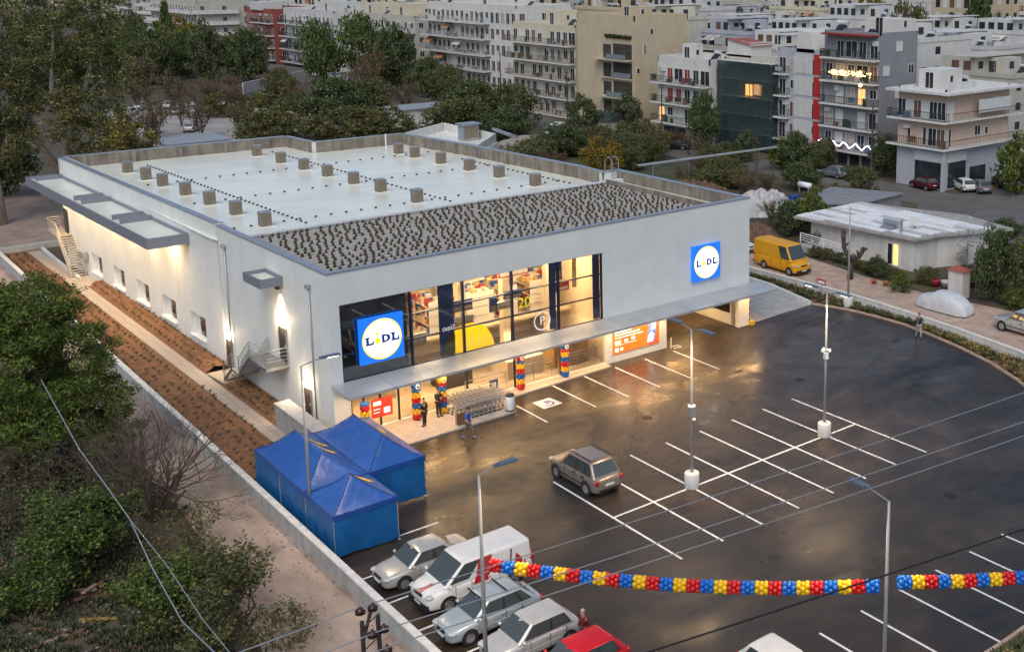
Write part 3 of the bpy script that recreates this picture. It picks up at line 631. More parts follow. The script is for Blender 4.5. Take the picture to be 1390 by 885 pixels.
# passage under the right end
ps = MB(); ps.box(23.6,24.0,.3,10.2,0,2.9); ps.box(30.85,31.5,.3,10.2,0,2.9); ps.box(23.6,31.5,10.2,10.4,0,2.9); ps.build('passage_wall', M_WALL, store)
MB().box(23.6,31.5,.3,10.4,2.9,3.05).build('passage_soffit', M_WHITE, store)
MB().box(30.80,30.845,1.0,4.2,.9,2.3).build('window', M_WIN, store); MB().box(30.80,30.847,.4,.8,.1,2.3).build('door', M_STEEL, store)
lamp('AREA', 'passage_light', (28.3,3.5,2.85), 150, WARM, store, 3, .5)
lamp('AREA', 'passage_light', (25.5,6.0,2.85), 70, WARM, store, 2, .5)
pg = MB(); pg.box(31.87,31.93,-.0,.35,.0,2.5,0)
for k in range(5): pg.add([(31.935,-.01,.25+k*.45),(31.935,.36,.40+k*.45),(31.935,.36,.62+k*.45),(31.935,-.01,.47+k*.45),(31.86,-.012,.25+k*.45),(31.86,-.012,.47+k*.45)],[(0,1,2,3),(4,0,3,5)],1)
pg.box(31.86,32.25,-.25,.1,.0,.28,0)
pg.build('hazard_guard', [mat('hazard_yellow', (.75,.45,.02), .5, var=.05), M_DARKDOOR], store)
lamp('SPOT', 'corner_spot', (32.3,-1.0,2.9), 160, WARM, store, .1, aim=(-.4,.5,-1), spot=120)

# illuminated signs
def sign(x, z, s=2.6):
    t = obj('square_sign', None, store, (x,-.22,z)); h = s/2
    MB().box(-h,h,-.02,.21,-h,h).build('panel', mat('sign_blue', (.012,.13,.50), .35, var=0, emis=(.01,.16,.75), estr=.55), t)
    def disc(r, y, m, name):
        mb = MB(); mb.poly([(r*math.cos(R(a)),y,r*math.sin(R(a))) for a in range(0,360,8)]); mb.build(name, m, t)
    disc(h*.90, -.025, emit('sign_yellow', (.95,.62,.03), .95), 'ring'); disc(h*.83, -.030, emit('sign_white', (1.0,.97,.90), 1.5), 'disc')
    k = s*.195; nb = emit('sign_navy', (.01,.06,.30), .12)
    def L(x0):
        mb = MB(); y = -.036; w = k
        for r_ in ((0,.36,.0,1.0),(.0,.92,.0,.26),(-.1,.46,.80,1.0),(.70,.92,.0,.5),(-.1,0,.0,.2)): mb.quad((x0+r_[0]*w,y,(r_[2]-.5)*k),(x0+r_[1]*w,y,(r_[2]-.5)*k),(x0+r_[1]*w,y,(r_[3]-.5)*k),(x0+r_[0]*w,y,(r_[3]-.5)*k)); y -= .001
        mb.build('letter_l', nb, t)
    L(-h*.74); L(h*.44)
    mb = MB(); y = -.036; x0 = -h*.02; mb.quad((x0,y,-.5*k),(x0+.34*k,y,-.5*k),(x0+.34*k,y,.5*k),(x0,y,.5*k))
    for i in range(9):
        a, c = R(-90+i*20), R(-70+i*20); f = lambda an, r1, r2: (x0+.28*k+r1*k*math.cos(an), y-.001, r2*k*math.sin(an))
        mb.quad(f(a,.36,.26), f(a,.76,.5), f(c,.76,.5), f(c,.36,.26))
    mb.build('letter_d', nb, t)
    mb = MB(); y = -.036; c = -h*.22; mb.poly([(c-.42*k,y,-.12*k),(c,y,-.58*k),(c+.42*k,y,-.12*k),(c,y,.34*k)]); mb.build('letter_i', emit('sign_gold', (.95,.60,.0), .9), t)
    mb = MB(); mb.poly([(c+.2*k*math.cos(R(a)),y,.66*k+.2*k*math.sin(R(a))) for a in range(0,360,30)]); mb.build('letter_i_dot', MATS['sign_gold'], t)
    return t
sign(2.96, 5.37, 2.66); sign(27.5, 5.60, 2.56)
# white window lettering
def text(body, x, z, size, m, y=.085, name='window_lettering'):
    c = bpy.data.curves.new(name, 'FONT'); c.body = body; c.size = size; c.align_x = 'CENTER'; c.align_y = 'CENTER'; c.materials.append(m)
    o = obj(name, c, store); dg = bpy.context.evaluated_depsgraph_get(); me = bpy.data.meshes.new_from_object(o.evaluated_get(dg)); bpy.data.objects.remove(o)
    o = obj(name, me, store, (x,y,z)); o.rotation_euler = (PI/2,0,0); return o
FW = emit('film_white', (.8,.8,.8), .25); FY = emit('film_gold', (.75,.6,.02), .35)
text('P', 13.92, 4.05, .75, FW); rg = MB()
for i in range(24):
    a, c = R(i*15), R(i*15+15); rg.quad(*[(13.92+r*math.cos(t),.085,4.05+r*math.sin(t)) for r, t in ((.62,a),(.62,c),(.55,c),(.55,a))])
rg.build('window_lettering', FW, store)
text('20', 12.65, 5.5, .95, FY); text('οφίζ', 7.35, 4.95, .42, FW)
# wing behind
wg = MB().prism([(27.7,45.8),(29.1,36.0),(37.2,44.0),(37.0,55.5),(30,51)], 0, 8.0); wg.build('rear_wing', M_WALL, store)
wgp = [(27.9,45.8),(30,50.8),(37.0,55.3),(37.1,44.2),(29.4,36.2)]
wp = MB()
for a, c in zip(wgp, wgp[1:]+wgp[:1]): wp.seg(a, c, .25, 8.0, 8.9, 0, -.12)
wp.build('wing_parapet', M_CONCW, store); MB().poly([(x,y,8.05) for x, y in wgp][::-1]).build('wing_roof', M_MEMB, store)
ac = MB().box(34.6,36.4,46.5,47.7,8.06,9.7,0).box(34.4,36.6,46.3,47.9,9.702,9.85,1).box(34.7,36.3,46.48,46.5,8.3,9.5,2); ac.build('air_handler', [M_CAP, M_STEEL, MATS['vent_grille']], store)
dc = MB(); dc.add([(36.2,43.5,9.4),(36.9,43.5,9.2),(36.9,40.0,8.9),(36.2,40.0,9.1),(36.2,43.5,9.7),(36.9,43.5,9.5),(36.9,40.0,9.2),(36.2,40.0,9.4)],[(0,3,2,1),(4,5,6,7),(0,1,5,4),(1,2,6,5),(2,3,7,6),(3,0,4,7)]); dc.build('roof_duct', M_CAP, store)
# ---------------------------------------------------------------- tents
M_TENT = mat('tent_blue', (.013,.074,.30), .45, var=.16, scale=.9, bump=.8, bscale=2.2)
M_TENTW = mat('tent_wall_blue', (.006,.105,.30), .5, var=.2, scale=1.0, bump=1.2, bscale=1.6, stretch=(1,1,.45))
M_TLEG = mat('tent_leg', (.55,.56,.58), .4, .6, var=.1)
def tent(label, x0, x1, y0, y1, walls, marks, zt=3.25, ze=2.16):
    w, d = x1-x0, y1-y0; cx, cy = (x0+x1)/2, (y0+y1)/2
    t = thing('party_tent', label, 'tent', (cx,cy,0), group='blue party tents'); hw, hd = w/2, d/2
    ry = max(0, hd-1.55); N_ = 9
    def hz(x, y):                       # sagging hip roof
        ex = 1-abs(x)/hw; ey = 1-max(0, abs(y)-ry)/(hd-ry); e = max(0, min(ex, ey)); return ze+(zt-ze)*(e**1.42)+(.03*math.sin(x*6+y*4)+.02*math.sin(x*11-y*9))*e*(1-e*.6)
    mb = MB(); nx, ny = 24, 24 if d < 4 else 44
    for j in range(ny+1):
        for i in range(nx+1): x, y = -hw+w*i/nx, -hd+d*j/ny; mb.v.append((x,y,hz(x,y)))
    for j in range(ny):
        for i in range(nx): a = j*(nx+1)+i; mb.f.append((a,a+1,a+nx+2,a+nx+1)); mb.m.append(0)
    ro = mb.build('roof', M_TENT, t, True)
    vl = MB()
    ring = [(-hw-.01,-hd-.01),(hw+.01,-hd-.01),(hw+.01,hd+.01),(-hw-.01,hd+.01)]
    for a, c in zip(ring, ring[1:]+ring[:1]):
        n_ = 14
        for k in range(n_):
            p = [(a[0]+(c[0]-a[0])*(k+u)/n_, a[1]+(c[1]-a[1])*(k+u)/n_) for u in (0,1)]; dr = .24+.03*math.sin(k*1.9)
            vl.quad((*p[0],ze-dr),(*p[1],ze-.24-.03*math.sin((k+1)*1.9)),(*p[1],ze+.012),(*p[0],ze+.012))
    vl.build('valance', M_TENT, t)
    for sx in (-1,1):
        for sy in (-1,1): MB().tube([(sx*hw*(1-q/8), sy*(hd-(hd-ry)*q/8), hz(sx*hw*(1-q/8), sy*(hd-(hd-ry)*q/8))+.006) for q in range(9)], .016, 4).build('hip_seam', mat('seam_blue', (.006,.03,.14), .6), t)
    for x in (-hw+.04, hw-.04):
        for y in ((-hd+.04, hd-.04) if d < 4 else (-hd+.04, 0, hd-.04)): MB().box(x-.025,x+.025,y-.025,y+.025,0,ze).build('leg', M_TLEG, t); MB().box(x-.07,x+.07,y-.07,y+.07,0,.03).build('foot', M_TLEG, t)
    for wl in walls:
        a, c = {'W': ((-hw+.0,hd-.03),(-hw+.0,-hd+.03)), 'S': ((-hw+.03,-hd),(hw-.03,-hd)), 'E': ((hw,-hd+.03),(hw,hd-.03)), 'N': ((hw-.03,hd),(-hw+.03,hd))}[wl]
        mb = MB(); n_ = 40; L = math.hypot(c[0]-a[0], c[1]-a[1]); ox, oy = (c[1]-a[1])/L, -(c[0]-a[0])/L; zs = (.12,.8,1.5,ze-.05)
        for zi, z in enumerate(zs):
            for k in range(n_+1):
                s = k/n_; wv = .035*math.sin(s*L*5.2+zi*.7)*(1-zi/4)+.02*math.sin(s*L*13+zi*2)*(1-zi/4)-.02; mb.v.append((a[0]+(c[0]-a[0])*s+ox*wv, a[1]+(c[1]-a[1])*s+oy*wv, z+(.05*math.sin(s*L*2.1) if zi == 0 else 0)))
        for zi in range(3):
            for k in range(n_): q = zi*(n_+1)+k; mb.f.append((q,q+1,q+n_+2,q+n_+1)); mb.m.append(0)
        mb.build('side_wall', M_TENTW, t, True)
    for (mx, my, ang) in marks:          # yellow sun logo printed on the slope
        mb = MB(); pts = []
        for k in range(16): a = 2*PI*k/16; r = .46 if k % 2 else .28; px, py = r*1.5*math.cos(a), r*.62*math.sin(a); pts.append((mx+px*math.cos(ang)-py*math.sin(ang), my+px*math.sin(ang)+py*math.cos(ang)))
        mb.v = [(mx,my,hz(mx,my)+.02)]+[(x,y,hz(x,y)+.02) for x, y in pts]; mb.f = [(0,1+k,1+(k+1) % 16) for k in range(16)]; mb.m = [0]*16
        mb.build('logo', mat('logo_yellow', (.75,.45,.02), .5, var=.1), t)
    return t
tent('long blue tent beside the low boundary wall', -5.61,-2.50,-9.66,-3.22, 'WN', [(.85,.9,.3),(.85,-.2,.3)])
tent('long blue tent nearest the lit shop entrance', -2.46,.58,-9.66,-3.22, 'SN', [(1.0,.6,1.3)])
tent('small square blue tent nearest the parked silver sedan', -5.61,-2.48,-12.87,-9.70, 'WSE', [(.75,.3,.3)], 3.2)
cp_ = MB().box(-4.4,-3.1,-13.5,-13.1,0,.3).build('tent_weight', M_CONC) if False else None

# ---------------------------------------------------------------- lamp posts
M_POLE = mat('pole_grey', (.33,.33,.325), .45, .4, var=.08)
M_HEAD = mat('lamp_head_blue_grey', (.17,.21,.26), .4, .4, var=.1)
LED = emit('led_face', (1.0,.86,.62), 22)
def lamp_post(label, x, y, arms, base=True, h=8.43, extra=None, power=900, lit=True):
    t = thing('lamp_post', label, 'street lamp', (x,y,0), group='parking lot lamp posts')
    pm = MB(); pm.tube([(0,0,0),(0,0,h*.45),(0,0,h)], [.085,.075,.05], 10); pm.build('pole', M_POLE, t, True)
    if base: MB().lathe([(.36,0),(.38,.05),(.38,.78),(.34,.84),(.1,.845)], 20).build('concrete_base', M_CONCW, t, True)
    for (ax, ay, L) in arms:
        r = .028; ux, uy = ax, ay
        MB().tube([(0,0,h-.02),(ux*L*.5,uy*L*.5,h+.10),(ux*L,uy*L,h+.16)], r, 6).build('arm', M_POLE, t)
        hd = MB(); ang = math.atan2(uy, ux); hd.obox((ux*(L+.3),uy*(L+.3)), ang, .75, .26, h+.13, h+.21, 0); hd.obox((ux*(L-.15),uy*(L-.15)), ang, .25, .16, h+.12, h+.22, 0); ho = hd.build('lamp_head', M_HEAD, t)
        if lit:
            MB().obox((ux*(L+.32),uy*(L+.32)), ang, .5, .18, h+.11, h+.128, 0).build('led_panel', LED, ho)
            lamp('SPOT', 'post_light', (ux*(L+.32),uy*(L+.32),h+.08), power, WARM2, t, .15, spot=140, blend=.7)
    if extra == 'box':
        MB().lathe([(.17,0),(.2,.03),(.2,.08),(.12,.1)], 12, (0,0,4.35)).build('collar', M_WHITE, t); MB().box(-.16,.16,-.14,.14,3.85,4.33).build('equipment_box', M_POLE, t); MB().lathe([(.02,0),(.09,.05),(.1,.12),(.02,.16)], 10, (.05,-.12,3.62)).build('camera', M_WHITE, t)
    if extra == 'cams':
        for k, (dx, dy) in enumerate(((-.2,.05),(.12,-.15),(.05,.2))): MB().lathe([(.03,0),(.10,.03),(.10,.16),(.03,.2)], 10, (dx,dy,5.0)).build('camera', M_WHITE, t)
        MB().box(-.3,.22,-.03,.03,5.1,5.16).build('bracket', M_WHITE, t); MB().box(-.1,.12,-.12,.1,4.6,4.95).build('equipment_box', M_WHITE, t)
    return t
lamp_post('twin-armed lamp post right of the brown SUV, standing on a white drum', 11.28, -17.70, [(0,1,1.0),(0,-1,1.0)], extra='box')
lamp_post('twin-armed lamp post at the far end of the marked bays, on a white drum', 21.14, -17.70, [(0,1,1.0),(0,-1,1.0)], extra='cams')
lamp_post('single-arm lamp post rising beside the long blue tent', -5.50, -10.05, [(1,0,1.15)], False)
lamp_post('single-arm lamp post between the parked cars, holding the balloon garland end', -5.19, -25.36, [(1,0,.9)], False)
lamp_post('single-arm lamp post in the near right bays between two balloon garlands', 4.33, -36.29, [(0,1,1.1)], False)
lamp_post('thin lamp post on a white drum by the white wall and dirt road', 40.7, -1.85, [], h=8.0)

# ---------------------------------------------------------------- cars
M_GLASSC = mat('car_glass', (.055,.068,.070), .05, var=0, spec=.8)
M_TYRE = mat('tyre', (.02,.02,.02), .8, var=.2); M_RIM = mat('rim', (.45,.45,.46), .35, .8, var=.1)
M_BLK = mat('black_trim', (.018,.018,.02), .5, var=.1); M_HLIGHT = mat('headlight_glass', (.42,.44,.44), .1, var=.2, scale=9); M_TLIGHT = mat('taillight_red', (.42,.015,.012), .2, var=.1)
M_PLATE = mat('plate_white', (.7,.7,.66), .5, var=.05)
wt = MB(); wt.lathe([(.60,-.09),(.86,-.10),(.97,-.085),(1.0,-.04),(1.0,.04),(.97,.085),(.86,.10),(.60,.09)], 22)
wt.v = [(x,z,y) for x,y,z in wt.v]; TYRE = wt.build('tyre', M_TYRE, smooth=True, mesh_only=True)
rm = MB(); rm.lathe([(.12,-.07),(.62,-.075),(.62,.075),(.12,.07)], 18, m=1)
for k in range(5):
    a = 2*PI*k/5
    for sy in (-1,1): rm.add([(.13*math.cos(a+.5),.13*math.sin(a+.5),sy*.078),(.13*math.cos(a-.5),.13*math.sin(a-.5),sy*.078),(.60*math.cos(a-.2),.60*math.sin(a-.2),sy*.080),(.60*math.cos(a+.2),.60*math.sin(a+.2),sy*.080)],[(0,1,2,3)],0)
for sy in (-1,1): rm.lathe([(.16,sy*.076),(.15,sy*.088),(.01,sy*.09)], 12)
for sy in (-1,1): rm.lathe([(.55,sy*.079),(.62,sy*.081),(.63,sy*.077)][::1], 18)
rm.v = [(x,z,y) for x,y,z in rm.v]; RIM = rm.build('rim', [M_RIM, M_BLK], mesh_only=True)
def paint(name, col, metal=.35, rough=.3): return mat('paint_'+name, col, rough, metal, var=.06, scale=1.5)
CARS = dict(
 sedan=dict(L=4.3,W=1.70,H=1.47,hood=.86,belt=.93,wr=.31,fo=.85,wb=2.5,ws=1.05,rf=1.75,rr=2.95,rg=3.72,deck=.98),
 hatch=dict(L=3.9,W=1.68,H=1.50,hood=.88,belt=.94,wr=.30,fo=.80,wb=2.45,ws=.92,rf=1.65,rr=3.25,rg=3.72,deck=None),
 wagon=dict(L=4.3,W=1.70,H=1.50,hood=.85,belt=.92,wr=.31,fo=.85,wb=2.5,ws=1.05,rf=1.80,rr=3.35,rg=4.05,deck=None),
 suv=dict(L=4.4,W=1.82,H=1.76,hood=1.02,belt=1.06,wr=.36,fo=.88,wb=2.68,ws=1.15,rf=1.85,rr=3.75,rg=4.22,deck=None),
 van=dict(L=5.1,W=1.96,H=1.96,hood=1.05,belt=1.12,wr=.34,fo=.92,wb=3.1,ws=.75,rf=1.75,rr=4.95,rg=5.02,deck=None,van=1),
 bus=dict(L=5.6,W=2.0,H=2.55,hood=1.12,belt=1.25,wr=.35,fo=.85,wb=3.2,ws=.62,rf=1.35,rr=5.5,rg=5.56,deck=None,van=2),
)
def car(name, label, cat, kind, pt, loc, rz, group=None, detail=True, roof_mat=None, rack=False):
    P = CARS[kind]; L, Wd, H = P['L'], P['W'], P['H']; w = Wd/2; bz = P['belt']
    t = thing(name, label, cat, loc, rz, group)
    X = lambda f: L/2-f
    zc = .2
    tail = bz-.02 if P['deck'] is None else P['deck']
    st = [(0,.60,.34,P['hood']-.30),(.05,.78,.27,P['hood']-.20),(.18,.90,.23,P['hood']-.10),(.5,.97,zc,P['hood']-.03),(P['ws'],1.0,zc,bz-.04),(P['ws']+.7,1.0,zc,bz),(L*.5,1.0,zc,bz+.01),(L*.75,1.0,zc,bz+.02),(L-.45,.985,zc,tail),(L-.16,.94,.25,tail-.01),(L-.04,.86,.30,tail-.08),(L,.74,.36,tail-.2)]
    mb = MB(); n_ = 13
    for f, ws_, zb, zt in st:
        ww = w*ws_; hh = zt-zb
        half = [(0,zb),(ww*.86,zb),(ww*.975,zb+.10*hh),(ww,zb+.42*hh),(ww*.985,zb+.80*hh),(ww*.91,zb+.97*hh),(ww*.55,zt+.015)]
        ring = [(-y,z) for y,z in half[:0:-1]]+half
        ring = [(-y,z) for y,z in half[::-1]][:-1]+half     # left top .. bottom centre .. right top
        for y, z in ring: mb.v.append((X(f),y,z))
    for i in range(len(st)-1):
        for k in range(n_-1): a = i*n_+k; mb.f.append((a,a+n_,a+n_+1,a+1)); mb.m.append(0)
        a = i*n_; mb.f.append((a,a+n_-1,a+2*n_-1,a+n_)); mb.m.append(0)
    mb.f.append(tuple(range(n_))); mb.f.append(tuple((len(st)-1)*n_+k for k in range(n_-1,-1,-1))); mb.m += [0,0]
    bo = mb.build('body', pt, t, True); ss_ = bo.modifiers.new('sub','SUBSURF'); ss_.levels = ss_.render_levels = 1
    # upper body
    gw, rw_ = w*.93, w*(.76 if not P.get('van') else .86); zb = bz-.05; zt = H-.03
    B = [(X(P['ws']),gw,zb),(X(P['ws']),-gw,zb),(X(P['rg']),-gw,zb),(X(P['rg']),gw,zb)]
    T = [(X(P['rf']),rw_,zt-.025),(X(P['rf']),-rw_,zt-.025),(X(P['rr']),-rw_,zt-.025),(X(P['rr']),rw_,zt-.025)]
    up = MB(); up.v = [tuple(p) for p in B+T]+[((X(P['rf'])+X(P['rr']))/2+.1,rw_,zt-.025),((X(P['rf'])+X(P['rr']))/2+.1,-rw_,zt-.025)]
    up.v += [(X(P['rf'])-.03,0,zt+.02),(X(P['rr'])+.03,0,zt+.01),((X(P['rf'])+X(P['rr']))/2+.1,0,H)]
    up.f = [(0,1,5,10,4),(2,3,7,11,6),(1,2,6,9,5),(3,0,4,8,7),(4,10,12,8),(10,5,9,12),(8,12,11,7),(12,9,6,11)]; up.m = [0]*8
    uo = up.build('cabin', pt, t)
    bv = uo.modifiers.new('bevel','BEVEL'); bv.width = .13; bv.segments = 4; bv.limit_method = 'ANGLE'; bv.angle_limit = R(25)
    shade_auto(uo, 40)
    def patch(a, b, c, d, u0, u1, v0, v1, mt, nm, off=.014, par=t):
        a, b, c, d = [Vector(q) for q in (a,b,c,d)]; nrm = (b-a).cross(d-a).normalized()*off
        f = lambda u, v: (a*(1-u)+b*u)*(1-v)+(d*(1-u)+c*u)*v+nrm
        return MB().quad(f(u0,v0),f(u1,v0),f(u1,v1),f(u0,v1)).build(nm, mt, par)
    patch(B[1],B[0],T[0],T[1],.055,.945,.10,.93,M_GLASSC,'windscreen')
    van = P.get('van', 0)
    if van != 2: patch(B[3],B[2],T[2],T[3],.07,.93,.14 if not van else .35,.92,M_GLASSC,'rear_window')
    for (a,b,c,d) in ((B[0],B[3],T[3],T[0]),(B[2],B[1],T[1],T[2])):
        fl = a[1] < 0
        s0, s1 = (.07, {'sedan':.85,'hatch':.90}.get(kind,.92)) if not van else (.03,.255)
        patch(a,b,c,d,1-s1 if fl else s0,1-s0 if fl else s1,.11,.91,M_BLK,'window_surround',.008)
        rng = [(.10,.44),(.47,.74),(.78,.90)] if not van else [(.04,.24)]
        if kind in ('hatch',): rng = [(.09,.52),(.56,.88)]
        if kind in ('sedan',): rng = [(.09,.46),(.49,.83)]
        for (r0, r1) in rng:
            if fl: r0, r1 = 1-r1, 1-r0
            patch(a,b,c,d,r0,r1,.15,.88,M_GLASSC,'side_window')
    # wheels
    for fx in (P['fo'], P['fo']+P['wb']):
        for sy in (-1, 1):
            r = P['wr']; ar = MB(); ar.lathe([(r*1.16,-.02),(r*1.16,.02)], 20); ar.v = [(x,z,y) for x,y,z in ar.v]
            o = ar.build('wheel_arch', M_BLK, t); o.location = (X(fx), sy*(w*.985), r+.02)
            wo = obj('wheel', TYRE, t, (X(fx), sy*(w-.09), r)); wo.scale = (r,1.05,r); obj('rim', RIM, wo).scale = (1.0,1.22,1.0)
    # lights, bumpers, plates, mirrors
    def blob(nm, mt, c, s): b_ = MB(); b_.ball((0,0,0),1,10,6); b_.v = [(c[0]+x*s[0],c[1]+y*s[1],c[2]+z*s[2]) for x,y,z in b_.v]; b_.build(nm, mt, t, True)
    hz = P['hood']-.22
    for sy in (-1, 1):
        blob('headlight', M_HLIGHT, (X(.20), sy*w*.72, hz+.02), (.22,.19,.09)); blob('taillight', M_TLIGHT, (X(L-.07), sy*w*.80, tail-.18 if not van else bz-.1), (.09,.13,.17 if kind == 'suv' else .13 if not van else .3)); blob('mirror', pt, (X(P['ws']+.22), sy*(w+.06), bz+.05), (.07,.11,.08))
    MB().box(X(.05),X(-.025),-w*.44,w*.44,.30,.46).build('grille', M_BLK, t); MB().box(X(.06),X(-.012),-w*.34,w*.34,hz-.06,hz+.04).build('grille', M_BLK, t); MB().box(X(0),X(-.035),-.26,.26,.41,.51).build('license_plate', M_PLATE, t)
    MB().box(X(L+.012),X(L-.05),-.26,.26,.60,.72).build('license_plate', M_PLATE, t)
    MB().box(X(L+.005),X(L-.12),-w*.70,w*.70,.36,.46).build('bumper_strip', M_BLK, t)
    if van: MB().extrude([(X(-.03),.24),(X(-.03),.52),(X(.25),.56),(X(.25),.24)], -w*.80, w*.80, 'y').build('front_bumper', M_BLK, t); MB().extrude([(X(L+.03),.3),(X(L+.03),.55),(X(L-.2),.55),(X(L-.2),.3)], -w*.86, w*.86, 'y').build('rear_bumper', M_BLK, t)
    for sy in (-1,1): MB().box(X(P['fo']+P['wb']-.45),X(P['fo']+.45),sy*w*1.0-.012,sy*w*1.0+.012,.50,.56).build('door_strip', M_BLK if kind == 'suv' else pt, t)
    for sy in (-1,1):
        for fx in ((P['ws']+.55, P['ws']+1.45, P['ws']+2.2) if not van else (P['ws']+.5,P['ws']+1.25,P['ws']+2.6)): MB().box(X(fx)-.006,X(fx)+.006,sy*w*.985-.014,sy*w*.985+.014,.32,bz-.06).build('door_gap', M_BLK, t)
        for fx in (P['ws']+1.3, P['ws']+2.1): MB().box(X(fx)-.07,X(fx)+.07,sy*w*.985-.03,sy*w*.985+.03,bz-.17,bz-.13).build('door_handle', pt if kind != 'suv' else M_BLK, t)
    if roof_mat: MB().quad((X(P['rf']+.15),-rw_*.8,H+.006),(X(P['rf']+.15),rw_*.8,H+.006),(X(P['rr']-.2),rw_*.8,H+.006),(X(P['rr']-.2),-rw_*.8,H+.006)).build('roof_panel', roof_mat, t)
    if rack:
        for sy in (-1,1): MB().tube([(X(P['rf']+.05),sy*rw_*.93,H-.02),(X(P['rf']+.2),sy*rw_*.93,H+.07),(X(P['rr']-.2),sy*rw_*.93,H+.07),(X(P['rr']-.02),sy*rw_*.93,H-.03)], .022, 6).build('roof_rail', M_BLK, t)
    return t
SILV = paint('champagne', (.47,.46,.43)); WHT = paint('white', (.66,.66,.64), 0, .35); ICE = paint('ice_blue', (.42,.48,.50)); SIL2 = paint('silver', (.52,.53,.52)); RED = paint('red', (.52,.012,.02), .1, .25); BRN = paint('bronze', (.27,.22,.18), .4, .28)
YEL = paint('yellow', (.72,.34,.01), 0, .45); DRK = paint('dark', (.03,.035,.04), .3); GRN = paint('grey', (.20,.21,.22), .4)
car('parked_car', 'champagne silver sedan parked closest to the blue tents', 'car', 'sedan', SILV, (-3.08,-16.32,0), PI)
wv = car('delivery_van', 'white delivery van with red stripes parked beside the silver sedan', 'van', 'van', WHT, (-2.15,-18.98,0), PI)
MB().quad((2.56,-.02,.93),(2.56,.16,.93),(1.95,.30,1.09),(1.95,.10,1.09)).build('red_stripe', paint('stripe', (.5,.02,.03), 0), wv)
for sy in (-1,1):
    o = MB(); o.quad((-.15,sy*.975,.5),(.55,sy*.975,.5),(.35,sy*.955,1.16),(-.35,sy*.955,1.16)); o.build('red_stripe', MATS['paint_stripe'], wv)
    o = MB(); o.quad((-.35,sy*.935,1.2),(.30,sy*.935,1.2),(.15,sy*.87,1.85),(-.5,sy*.87,1.85)); o.build('red_stripe', mat('glassy_red', (.35,.05,.05), .2), wv)
    o = MB(); o.quad((-1.9,sy*.94,.75),(-1.55,sy*.94,1.0),(-1.65,sy*.90,1.5),(-2.0,sy*.90,1.15)); o.quad((-2.1,sy*.93,.72),(-2.0,sy*.93,.85),(-2.05,sy*.92,1.1),(-2.15,sy*.92,.95)); o.build('red_emblem', MATS['paint_stripe'], wv)
    o = MB(); o.quad((-1.35,sy*.965,.7),(-1.28,sy*.965,.7),(-1.40,sy*.875,1.75),(-1.47,sy*.875,1.75)); o.build('door_gap', M_BLK, wv)
bw = car('parked_car', 'ice blue station wagon with dark roof bars beside the white van', 'car', 'wagon', ICE, (-2.98,-21.72,0), PI)
for dx in (.55,-.55): MB().box(dx-.03,dx+.03,-.62,.62,1.52,1.56).build('roof_bar', M_BLK, bw)
car('parked_car', 'silver compact hatchback between the wagon and the red car', 'car', 'hatch', SIL2, (-2.62,-24.28,0), PI)
car('parked_car', 'bright red hatchback parked at the bottom edge', 'car', 'hatch', RED, (-2.3,-27.05,0), PI)
car('parked_car', 'white hatchback nosed into the near right bays', 'car', 'hatch', WHT, (3.15,-32.6,0), -PI/2)
car('suv', 'bronze brown SUV with roof rails standing alone in the marked bays', 'car', 'suv', BRN, (7.52,-13.55,0), R(90), roof_mat=paint('roof_grey', (.16,.165,.175), .3), rack=True)
yv = car('panel_van', 'bright yellow panel van on the dirt road by the store', 'van', 'bus', YEL, (44.75,9.55,0), R(-92))
car('suv', 'silver SUV at the right edge of the dirt road', 'car', 'suv', SILV, (45.6,-14.5,0), R(88))
car('parked_car', 'white car half hidden behind the store corner near the yellow van', 'car', 'hatch', WHT, (46.2,17.2,0), R(-80))
# covered car
cc = MB(); prof = [(-2.35,.35),(-2.25,.75),(-1.9,.98),(-1.2,1.15),(-.55,1.52),(.3,1.58),(1.0,1.50),(1.7,1.12),(2.1,.85),(2.3,.35)]; n_ = 17
fine = []
for i in range(len(prof)-1):
    for k in range(4): t_ = k/4; fine.append((prof[i][0]+(prof[i+1][0]-prof[i][0])*t_, prof[i][1]+(prof[i+1][1]-prof[i][1])*t_))
fine.append(prof[-1])
for x, h in fine:
    e = max(.55, 1-(abs(x)/2.5)**4*.45); 
    for k in range(n_):
        a = PI*k/(n_-1); yy = -math.cos(a); q = abs(yy)
        y_ = .95*e*math.copysign(min(1, q**.75*1.02), yy); zz = h*(math.sin(a)**.45) if 0 < k < n_-1 else .08
        wr = .018*math.sin(x*7+k*.9)*(q)+.008*math.sin(x*15-k*1.4)
        cc.v.append((x+wr*.4, y_+wr, max(.06, zz+wr*.5)))
for i in range(len(fine)-1):
    for k in range(n_-1): a = i*n_+k; cc.f.append((a,a+1,a+n_+1,a+n_)); cc.m.append(0)
cc.f.append(tuple(range(n_-1,-1,-1))); cc.f.append(tuple((len(fine)-1)*n_+k for k in range(n_))); cc.m += [0,0]
ccar = thing('covered_car', 'car under a pale fitted fabric cover on the dirt road', 'car', (45.75,-7.3,0), R(-88))
cc.build('fabric_cover', mat('car_cover', (.55,.56,.56), .6, var=.1, scale=2, bump=.6, bscale=5), ccar, True)
for x in (-1.4,1.4):
    for y in (-.75,.75): o = obj('wheel', TYRE, ccar, (x,y,.3)); o.scale = (.3,1,.3)

